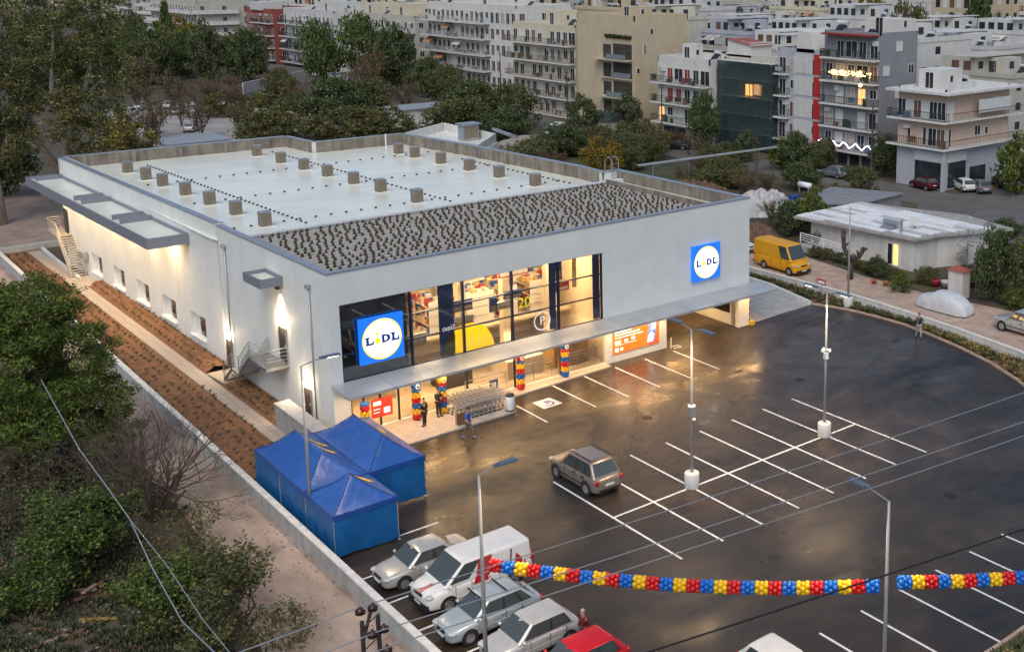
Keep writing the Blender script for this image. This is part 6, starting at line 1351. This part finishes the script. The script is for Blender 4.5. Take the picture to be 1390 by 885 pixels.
# cream corner house with wide slabs
t, P, Hh = apartment('corner_house', 'peach corner house with wide white balcony slabs and shop below', 83.6, 22.0, 12.5, 7.0, 2, 3.15, W_PEACH, dict(g=5.05, Wb=(-1.0,7.7,1.0), Wo=['.k.k..','.s.s..'], So=['k..wv..','s....S.'], par=.5, parm=M_CONCW, pent=[(2.2,2.6,4.2,3.2,2.5)], pentm=W_WHITE, heat=1, rail='rail'), 'buildings around the side street')
for k in range(2):
    z = 5.05+k*3.15; MB().box(-.02,14.2,-1.0,-.002,z-.18,z-.001).build('balcony_slab', M_CONCW, t); rl = MB(); rl.box(.0,14.2,-.98,-.94,z+.92,z+.98)
    for q in range(50): rl.box(.0+q*.284,.03+q*.284,-.97,-.95,z,z+.93)
    rl.build('railing', MATS['rail_dark'], t)
MB().box(-1.3,14.4,-1.3,8.0,Hh+.001,Hh+.28).build('roof_slab', M_CONCW, t); MB().box(5.2,11.5,-.95,-.85,Hh-2.5,Hh-.9).build('awning', SHW, t); MB().box(.4,6.5,.3,.5,Hh+.3,Hh+1.2).build('roof_railing', M_CONCW, t)
MB().box(-.06,-.002,.3,4.2,.2,3.2).build('shop_window', DGL, t); MB().box(-.5,-.1,-.4,.0,0,4.85).build('corner_column', W_LGREY, t); MB().box(.8,4.2,-.06,-.002,.2,3.2).build('shop_window', DGL, t); MB().box(5.0,8.2,-.06,-.002,.15,2.3).build('shop_window', DGL, t)
MB().box(-.1,-.061,.3,4.2,3.3,4.4).build('shop_sign', SHW, t); MB().box(.5,4.2,-.1,-.061,3.3,4.4).build('shop_sign', SHW, t)
MB().box(.0,12.4,-.03,-.002,0,4.8).box(-.03,-.002,.0,7.0,0,4.8).build('ground_cladding', W_LGREY, t)
# dark grey balcony block
t, P, Hh = apartment('apartment_block', 'dark grey balcony block with festive lights on its fourth floor', 88.2, 36.0, 7.4, 9.6, 5, 3.02, W_GREY, dict(g=2.1, Wb=(.1,9.6,1.1), Wo=['.s.d.','.s.s.','.s.L.','.c.D.','.dDd.'], So=['..','...','.S.','S.w','.S.'], slab=M_CONCW, heat=4, pent=[(3.0,.3,4.2,5.0,2.0)], pentm=W_WHITE, par=.4), 'buildings around the side street')
MB().box(-1.4,2.0,.3,9.0,Hh-.1,Hh+.1).build('terrace_awning', SHR, t)
fb = MB(); rfb = random.Random(3)
for i in range(110): fb.ball((-1.10, rfb.uniform(.5,7.8), 2.1+3*3.02+rfb.uniform(.8,1.4)), .07, 5, 4)
fb.build('festive_lights', emit('festive_gold', (1,.60,.20), 4), t)['kind'] = 'stuff'
for (u, z) in ((4.4,10.9),(1.2,12.4),(4.3,12.5)): MB().ball((-1.12,9.6-u-3,z), .25, 8, 5).build('festive_lamp', MATS['festive_gold'], t)
pts = [(-1.13, 9.4-i*.55, 2.9+.38*math.sin(i*1.7)) for i in range(18)]; MB().tube(pts, .07, 5).build('festive_chain', emit('festive_white', (.82,.75,1.0), 3.0), t)
for k in range(4): MB().box(-.05,-.002,1.0+k*2.1,2.6+k*2.1,.1,1.9).build('shop_window', DGL, t)
# grey and red block
t, P, Hh = apartment('apartment_block', 'light grey block with bright red vertical panel strip', 88.0, 46.0, 8.0, 8.2, 4, 3.0, W_LGREY, dict(g=2.4, Wb=(0,2.4,1.0), Wo='d...', pent=[(.5,2.5,3.5,2.5,2.6)], heat=0, par=.5), 'buildings around the side street')
for k in range(4):
    z = 2.4+3.0*k; MB().box(-.08,-.003,.05,1.25,z+.15,z+2.85).build('red_panel', mat('panel_red', (.42,.025,.02), .6, var=.06), t); MB().box(-.06,-.003,1.5,5.0,z+.2,z+2.75).build('white_panel', W_PALE, t)
sl_ = MB(); sl_.add([(0,1.2,Hh),(0,4.6,Hh),(5,4.6,Hh),(5,1.2,Hh),(0,2.2,Hh+2.7),(0,4.4,Hh+2.9),(5,4.4,Hh+2.9),(5,2.2,Hh+2.7)],[(0,3,2,1),(4,5,6,7),(0,1,5,4),(1,2,6,5),(2,3,7,6),(3,0,4,7)]); sl_.build('roof_studio', W_WHITE, t)
MB().box(-.5,3.0,4.8,8.0,Hh+2.2,Hh+2.35).build('pergola_roof', W_WHITE, t)
for y in (4.9,7.9): MB().box(-.4,-.3,y-.05,y+.05,Hh,Hh+2.2).build('pergola_post', W_WHITE, t)
# netted scaffold block
t, P, Hh = apartment('apartment_block', 'apartment block wrapped in dark green scaffold netting', 88.3, 54.4, 8.0, 10.8, 4, 3.0, W_DULL, dict(g=1.0, Wo='....', pent=[(1,6.5,4,4,2.0)], par=.3), 'buildings around the side street')
M_NET = mat('scaffold_net', (.010,.036,.036), .8, var=.5, scale=1.2, stretch=(1,.5,2.2), bump=.5, bscale=2)
def see_thin(m, k):
    N = m.node_tree.nodes; Lk = m.node_tree.links; t_ = N.new('ShaderNodeBsdfTransparent'); x = N.new('ShaderNodeMixShader'); x.inputs[0].default_value = k
    Lk.new(N['Principled BSDF'].outputs[0], x.inputs[1]); Lk.new(t_.outputs[0], x.inputs[2]); Lk.new(x.outputs[0], N['Material Output'].inputs['Surface'])
see_thin(M_NET, .22)
nt_ = MB(); n1, n2 = 22, 16
for j in range(n2+1):
    for i in range(n1+1): y = -.3+11.4*i/n1; z = .3+12.2*j/n2; nt_.v.append((-1.62+random.uniform(-.10,.10)+.06*math.sin(i*1.9+j*.6), y, z))
for j in range(n2):
    for i in range(n1): a = j*(n1+1)+i; nt_.f.append((a,a+n1+1,a+n1+2,a+1)); nt_.m.append(0)
b0 = len(nt_.v)
for j in range(n2+1):
    for i in range(5): nt_.v.append((-1.55+i*.5, -.3-.04*math.sin(j*1.7+i), .3+12.2*j/n2))
for j in range(n2):
    for i in range(4): a = b0+j*5+i; nt_.f.append((a,a+1,a+6,a+5)); nt_.m.append(0)
nt_.build('scaffold_net', M_NET, t, True)
for i in range(6): MB().cyl(-1.40, .0+i*2.15, 0, 12.9, .05, n=6).build('scaffold_pole', M_STEEL, t)
for z in (2.4,4.9,7.4,9.9,12.4): MB().box(-1.45,-.1,-.2,10.9,z,z+.12).build('scaffold_deck', M_CONCW, t)
MB().box(-.05,-.01,5.2,6.6,7.6,9.2).build('lit_opening', emit('net_glow', (1.0,.5,.15), 3.5), t); MB().box(-.05,-.01,3.4,4.9,7.8,9.3).build('lit_opening', emit('net_glow2', (1.0,.5,.2), 1.6), t)
sl_ = MB(); sl_.add([(0,5.5,Hh),(0,10.5,Hh),(4,10.5,Hh),(4,5.5,Hh),(0,5.5,Hh+1.7),(0,10.5,Hh+2.4),(4,10.5,Hh+2.4),(4,5.5,Hh+1.7)],[(4,5,6,7),(0,1,5,4),(1,2,6,5),(2,3,7,6),(3,0,4,7)]); sl_.build('roof_room', W_WHITE, t); MB().add([(-.2,5.2,Hh+1.65),(-.2,10.7,Hh+2.48),(4.2,10.7,Hh+2.48),(4.2,5.2,Hh+1.65)],[(0,3,2,1)]).build('red_roof', MATS['roof_tile_red'], t)
# white block with red shutters
apartment('apartment_block', 'small white block with red shutters and flat white slabs', 85.6, 65.8, 9.0, 12.0, 3, 3.0, W_WHITE, dict(g=2.6, Wb=(-.4,12,1.3), Wo=['L...d.','.rr..D','.rDrdD'], slab=M_CONCW, pent=[(3,7.5,2.2,2.2,2.6)], heat=3, par=.9, rail='rail', shop=[('W',1.5,6.5,'dark')]), 'buildings around the side street')
# beige modern block with recessed balconies
t, P, Hh = apartment('apartment_block', 'beige stone-coloured block with recessed dark balconies', 86.2, 84.4, 11.0, 15.6, 5, 3.05, W_BEIGE, dict(g=2.0, So=['v.......','........','v.......','.e......','..v.....'], par=.9, heat=1, pent=[(2,3,4,3,2.2)]), 'apartment houses along the street')
for k, z in enumerate((2.2,5.2,8.2,11.2)):
    MB().box(-.06,-.003,.7,5.6,z,z+2.4).build('balcony_shade_panel', mat('recess_shade', (.05,.042,.035), .8, var=.3, scale=1), t); MB().box(-.06,-.003,6.2,8.3,z,z+2.2).build('balcony_shade_panel', MATS['recess_shade'], t)  # flat panels on the wall, shade of the recesses put into their dark colour
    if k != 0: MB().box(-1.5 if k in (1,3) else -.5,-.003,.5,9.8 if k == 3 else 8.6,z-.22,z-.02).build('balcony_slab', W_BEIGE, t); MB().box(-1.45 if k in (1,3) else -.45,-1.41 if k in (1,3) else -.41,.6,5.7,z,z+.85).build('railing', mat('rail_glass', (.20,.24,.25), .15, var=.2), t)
pl_ = MB(); random.seed(2)
for i in range(120): tuft(pl_, random.uniform(-.3,.3), random.uniform(.8,7.5), 14.4, .35, random.uniform(.3,.8), 5)
pl_.build('terrace_plants', MATS['strip_leaf'], t)
# cream balcony block
apartment('apartment_block', 'cream block with long pale balconies left of the beige block', 88.0, 103.2, 12.0, 20.0, 5, 3.05, W_CREAM, dict(g=.2, Wb=(-.6,20,1.6), Wo=['.d.w.d.s.d','.dgdsd.wd.','dd.d.w.d.d','w.ds.dgg.d','dsd.d.dddD'], slab=M_CONCW, railm=mat('rail_rust', (.20,.12,.09), .6, .3), pent=[(2,8,4,4,2.6)], heat=2, par=.35))
# big white block with awnings
apartment('apartment_block', 'large white block with orange awnings and wrapped balconies', 95.5, 134.0, 13.0, 36.0, 5, 3.2, W_WHITE, dict(g=1.6, Wb=(-.4,26,2.0), Sb=(0,8,1.4), Wo=['d.wd.d.S.b.wd.d...','.b.d.sd.d.bd.d....','.d.bdd.s.db.d.w...','b.d.d.s.bd.d.d....','.bd.bd.d.b.d......'], So='b.d..', slab=M_CONCW, railm=mat('rail_white', (.5,.5,.5), .5, .2), awn=[('W',1,5,8.5,2.0,'orange'),('W',2,1,4,2.2,'orange'),('W',3,9,11.5,1.9,'orange'),('W',2,13,16,1.8,'white')], pent=[(2,8,6,14,2.8)], heat=5, par=.5, shop=[('W',15,17.5,'orange')]))
# grey-beige wide block with white awnings
apartment('apartment_block', 'wide grey-beige block with white awnings behind the pines', 97.5, 180.0, 14.0, 42.0, 4, 3.2, W_DULL, dict(g=1.2, Wb=(0,42,2.0), Wo=['d.d.b.d.c.d.d.','.d.d.b.d.d.d.D','d.b.d.d.d..D.d','.dbb.d.d.dD.d.'], So='w.w.b', slab=M_CONCW, rail='solid', awn=[('W',1,6,9,2.0,'white'),('W',1,11,15,2.2,'white'),('W',2,2,5,1.8,'white')], pent=[(2,6,8,9,3.0),(2,24,6,6,2.6)], pentm=W_CREAM, heat=3, par=.5))
# white and red block
t, P, Hh = apartment('apartment_block', 'grey-white block with red brick corner and dark balcony rails', 92.0, 211.0, 14.0, 32.0, 4, 3.3, W_PALE, dict(g=1.0, Wb=(0,31,1.8), Wo='d.dd.sd.d.dd.', So='w.d.w', slab=M_CONCW, pent=[(2,4,7,10,2.6)], heat=4, par=.6, awn=[('W',1,1.0,4,1.8,'white')]))
t, P, Hh = apartment('apartment_block', 'narrow red brick and white block at the end of the street', 90.0, 245.0, 14.0, 20.0, 4, 3.2, W_RED, dict(g=1.0, Wb=(6,20,1.4), Wo='...d.d.d', So='w.w', slab=M_CONCW, par=.5, heat=1))
MB().box(-.5,5,6.5,15,Hh,Hh+2.2).build('roof_room', W_PALE, t)
apartment('apartment_block', 'brown terraced flats with planted balconies at upper left', 88.0, 300.0, 16.0, 46.0, 4, 3.3, W_DULL, dict(g=1.5, Wb=(0,46,1.8), Wo='d.b.d.d.b.d.d.b.', So='w.d.b', Sb=(0,12,1.2), slab=M_CONCW, rail='solid', par=.6, heat=3))
# pale yard walls and low annexes behind the store
def simple_wall(label, a, b_, h, m): tag(MB().seg(a, b_, .25, -.05, h).build('yard_wall', m), label, 'wall')
simple_wall('pale yard wall below the red brick block', (57,176),(77,194), 2.6, W_PALE); simple_wall('low wall along the street before the white block', (80,110),(86,150), 1.0, W_DULL); simple_wall('grey retaining wall by the olive trees', (79,82),(84,94), 1.4, W_DULL)
t = thing('shed', 'low grey shed roof among the brown trees behind the store', 'shed', (27,112,0)); MB().box(-4,4,-4,4,0,1.5).build('wall', W_DULL, t); MB().box(-4.4,4.4,-4.4,4.4,1.502,1.65).build('roof', mat('shed_roof_pale', (.34,.36,.37), .5, .2, var=.12), t)
t = thing('shed', 'pale low shed beside the yard behind the roof step', 'shed', (66,118,0)); MB().box(-5,5,-3,3,0,2.4).build('wall', W_PALE, t); MB().box(-5.3,5.3,-3.3,3.3,2.402,2.6).build('roof', MATS['shed_roof_pale'], t)
t = thing('garden_house', 'small gabled garden house beside the beige block', 'shed', (82,86,0)); MB().box(-2,2,-2.5,2.5,0,2.2).build('wall', W_DULL, t); MB().add([(-2.4,-2.9,2.2),(2.4,-2.9,2.2),(2.4,2.9,2.2),(-2.4,2.9,2.2),(0,-2.9,3.3),(0,2.9,3.3)],[(0,1,4),(1,2,5,4),(2,3,5),(3,0,4,5),(0,3,2,1)]).build('roof', mat('roof_dark_green', (.03,.05,.04), .7, var=.2), t)
# ---------------------------------------------------------------- parked cars farther off
cpro = {}
def bcar(kind, pt, key, x, y, rz, label):
    k = (kind, key)
    if k not in cpro: cpro[k] = c = car('parked_car' if kind != 'van' else 'parked_van', label, 'car' if kind != 'van' else 'van', kind, pt, (x,y,0), rz)
    else: c = dup(cpro[k], (x,y,0), rz, label)
    c['group'] = 'cars parked in the background'
bcar('hatch', WHT, 'w', 86.0, 22.0-1.2, R(60), 'white hatchback parked by the peach corner house'); bcar('hatch', GRN, 'g', 86.6, 19.0, R(60), 'grey hatchback in front of the peach corner house'); bcar('hatch', DRK, 'd', 91.5, 19.4, R(50), 'black hatchback right of the grey one by the corner house'); bcar('hatch', paint('wine', (.10,.012,.015)), 'r', 83.2, 24.5, R(80), 'dark red car left of the shop column'); bcar('hatch', WHT, 'w', 86.5, 9.0, R(20), 'white car at the right edge of the side street')
bcar('van', WHT, 'w', 73.6, 88.4, R(-140), 'white van parked among the bushes before the beige block'); bcar('hatch', DRK, 'd', 80.0, 66.5, R(-60), 'dark car in front of the red-shuttered flats'); bcar('hatch', GRN, 'g', 80.6, 36.5, R(90), 'grey car under the grey balcony block')
random.seed(31)
for k, (x, y, c) in enumerate([(31,158,'w'),(34.5,156,'s'),(38,155,'w'),(41.5,153.5,'d'),(35,166,'s'),(39.5,164,'w'),(44,161,'g'),(48,162,'s'),(52,166,'w'),(56,168,'d'),(28,133,'w'),(33,131,'s')]):
    bcar('hatch', {'w':WHT,'s':SIL2,'d':DRK,'g':GRN}[c], c, x, y, random.uniform(-.3,.3)+1.2, '%s car in the yard behind the store, %s from the left' % ({'w':'white','s':'silver','d':'black','g':'grey'}[c], ['first','second','third','fourth','fifth','sixth','seventh','eighth','ninth','tenth','eleventh','twelfth'][k]))
for k, (x, y) in enumerate([(84,205),(85,196),(86.5,150),(83,121),(80,112)]): bcar('hatch', (WHT,SIL2,DRK,WHT,GRN)[k], 'wsdwg'[k], x, y, R(88), ['white car on the street by the red brick block','silver car on the street by the awning block','black car by the orange shop lights','white car on the street by the cream flats','grey car on the street before the cream flats'][k])
# thin utility poles in the background
for k, (x, y, h) in enumerate([(83.0,32.5,9.5),(82.5,98,9.0),(88,128,10),(66,146,8),(78,168,9),(69,60,5.5),(62,31,5.5),(80,70,9)]):
    t = thing('utility_pole', ['dark wooden pole before the grey balcony block','dark pole before the cream flats','pole beside the big white block','pale pole in the brown thicket','pale pole below the pines','short pole near the brown brush','short pole by the tarpaulin heap','pole before the red-shuttered flats'][k], 'utility pole', (x,y,0), group='background poles'); MB().tube([(0,0,0),(0,0,h)], [.13,.08], 7).build('pole', M_BARK if k not in (3,4) else M_POLE, t); MB().box(-.05,.05,-.6,.6,h-.5,h-.4).build('crossarm', M_BARK, t)

# ---------------------------------------------------------------- the far city, block after block
FAR = []
def far_proto(i, wm, nf, dx, dy, style):
    t = thing('far_apartment_block', 'x', 'building', group='apartment blocks of the far city'); h = nf*3.1; rs = random.Random(i)
    MB().box(0,dx,0,dy,0,h).build('wall', wm, t); wd = MB(); sb = MB(); rf = MB()
    for k in range(nf):
        z = k*3.1+.2
        for u in np.arange(.8, dy-1, 2.1):
            if rs.random() < .92: wd.quad((-.02,u+1.3,z+.1),(-.02,u,z+.1),(-.02,u,z+2.2),(-.02,u+1.3,z+2.2), rs.choice((0,0,0,0,1,2,2)) if not (rs.random() < .012) else 3)
        if True:
            for u in np.arange(1.2, dx-1, 2.9):
                if rs.random() < .85: wd.quad((u,-.02,z+.9),(u+1.1,-.02,z+.9),(u+1.1,-.02,z+2.1),(u,-.02,z+2.1), rs.choice((0,0,0,2)))
        if style and k:
            sb.box(-1.9,-.03,-.3,dy+.3,z-.3,z-.05,0); sb.box(-1.9,-1.82,-.3,dy+.3,z-.049,z+(.75 if style == 1 else .9),rs.choice((0,0,1)))
            for q in range(rs.randint(1,4)):
                u = rs.uniform(.5,dy-3.5); w_ = rs.uniform(1.5,3.2)
                if rs.random() < .5: sb.box(-1.88,-1.8,u,u+w_,z+.95,z+2.4,rs.choice((0,1,2,3)))
                else: sb.add([(-.1,u,z+2.6),(-.1,u+w_,z+2.6),(-2.2,u+w_,z+1.7),(-2.2,u,z+1.7)],[(0,1,2,3)],rs.choice((0,2,3)))
        if k and style == 2: sb.box(1.0,dx*.7,-1.4,-.03,z-.3,z-.05,0); sb.box(1.0,dx*.7,-1.4,-1.32,z-.049,z+.8,rs.choice((0,1)))
    if sb.v: sb.build('balconies', [M_CONCW, W_DULL, mat('far_awning_orange', (.42,.22,.12), .8), mat('far_awning_beige', (.5,.45,.36), .8)], t)['kind'] = 'stuff'
    pa, pb = dx*.3, dy*.3
    wd.quad((pa+1.2,pb-.02,h+.9),(pa+2.3,pb-.02,h+.9),(pa+2.3,pb-.02,h+2.1),(pa+1.2,pb-.02,h+2.1),0); wd.quad((pa-.02,pb+2.4,h+.1),(pa-.02,pb+1.3,h+.1),(pa-.02,pb+1.3,h+2.1),(pa-.02,pb+2.4,h+2.1),0)
    for u in np.arange(dy*.5+.6, dy-2.6, 1.9): wd.quad((1.18,u+1.2,h+.2),(1.18,u,h+.2),(1.18,u,h+2.2),(1.18,u+1.2,h+2.2),rs.choice((0,1,2)))
    for u in np.arange(2.0, dx-2.4, 2.6): wd.quad((u,dy*.5-.02,h+.9),(u+1.1,dy*.5-.02,h+.9),(u+1.1,dy*.5-.02,h+2.1),(u,dy*.5-.02,h+2.1),0)
    rf.box(-.1,dx+.1,-.1,.1,h,h+.8); rf.box(-.1,.1,.1,dy+.1,h,h+.8); rf.box(dx*.3,dx*.3+4,dy*.3,dy*.3+4.5,h,h+2.7)
    rf.box(1.2,dx-1,dy*.5,dy-1.2,h,h+2.9); wd.build('windows', [DGL, SHB, SHW, SLIT], t)['kind'] = 'stuff'
    rf.box(.3,dx-.2,dy*.5-.9,dy*.5+.6,h+2.92,h+3.08)
    for q in range(rs.randint(4,9)): a_, b_ = rs.uniform(.5,dx-2), rs.uniform(.5,dy-2); rf.box(a_,a_+rs.uniform(.4,1.6),b_,b_+rs.uniform(.4,1.6),h,h+rs.uniform(.5,1.6),rs.choice((0,1,1,2)))
    rf.build('roof_structures', [wm, M_CAP, MATS['roof_tile_red'] if i % 3 == 0 else W_DULL], t)
    for q in range(rs.randint(3,7)): HEAT(t, rs.uniform(1.5,dx-1), rs.uniform(1.5,dy-1.5), h)
    return t
walls = [W_WHITE,W_OFF,W_CREAM,W_DULL,W_PALE,W_OFF,W_CREAM,W_WHITE,W_LGREY,W_BEIGE]
protos = [far_proto(i, walls[i], (5,5,6,4,5,6,5,4,5,6)[i], (12,13,11,14,12,12,14,13,11,12)[i], (14,16,15,13,18,14,17,15,13,16)[i], (1,2,1,0,2,1,1,2,1,0)[i]) for i in range(10)]
used = [False]*10
yaw, pitch = R(40.934), R(10.713); CX, CY, CZ_ = -24.277, -59.690, 26.443
fwv = Vector((math.sin(yaw)*math.cos(pitch), math.cos(yaw)*math.cos(pitch), -math.sin(pitch))); rv = Vector((math.cos(yaw),-math.sin(yaw),0)); uv = rv.cross(fwv)
def px(x, y, z): d = Vector((x-CX,y-CY,z-CZ_)); w_ = d.dot(fwv); return (956.01+1561.27*d.dot(rv)/w_, 244.07-1561.27*d.dot(uv)/w_, w_)
random.seed(8); cnt = 0; spots = []
xx = 112
while xx < 620:
    step = 17 if xx < 180 else (23 if xx < 300 else 36); yy = -60
    while yy < 900:
        sx, sy, w_ = px(xx, yy, 16)
        if w_ > 0 and -70 < sx < 1440 and sy > -32: spots.append((xx, yy))
        yy += step+random.uniform(0,3)
    xx += 21 if xx < 150 else (32 if xx < 250 else 58)
for (x, y) in spots:
    d = math.hypot(x-CX, y-CY)
    if random.random() < .06: continue
    i = random.randrange(10); 
    if not used[i]: o = protos[i]; used[i] = True
    else: o = copy_tree(protos[i])
    o.location = (x+random.uniform(-2,2), y, 0); sc = random.uniform(.9,1.12); o.scale = (random.uniform(.95,1.2), sc, random.uniform(.78,1.08) if d > 200 else random.uniform(.8,1.0))
    o['label'] = 'one of the %s blocks in the far city along the top' % ['white','weathered white','cream','dull grey','pale','stained off-white','plain cream','bright white','light grey','beige'][i]; cnt += 1
print('far blocks', cnt)
# street trees between the far blocks
random.seed(12); nt2 = 0
for k in range(110):
    x, y = random.uniform(108,330), random.uniform(40,420); sx, sy, w_ = px(x,y,14)
    if -30 < sx < 1420 and sy > -20: tree(random.choice(('dark','dark2','pine','aut')), x, y, random.uniform(7,11), random.uniform(9,15), 'treetop showing between the far city blocks', 'treetops of the far city'); nt2 += 1
# trees filling the left background beyond the eucalyptus
random.seed(23)
for k in range(22):
    x, y = random.uniform(10,70), random.uniform(185,330); sx, sy, w_ = px(x,y,8)
    if -60 < sx < 330: tree(random.choice(('dark','dark2','olive','brown','pine')), x, y, random.uniform(9,14), random.uniform(8,13), 'one of the crowded trees behind the eucalyptus', 'crowded trees at upper left')
for k in range(18):
    x, y = random.uniform(20,62), random.uniform(112,185); sx, sy, w_ = px(x,y,6)
    if 170 < sx < 560: tree(random.choice(('brown','brown','brown','aut')), x, y, random.uniform(7,11), random.uniform(4,7), 'one of the scrubby trees in the thicket behind the store', 'thicket behind the store')
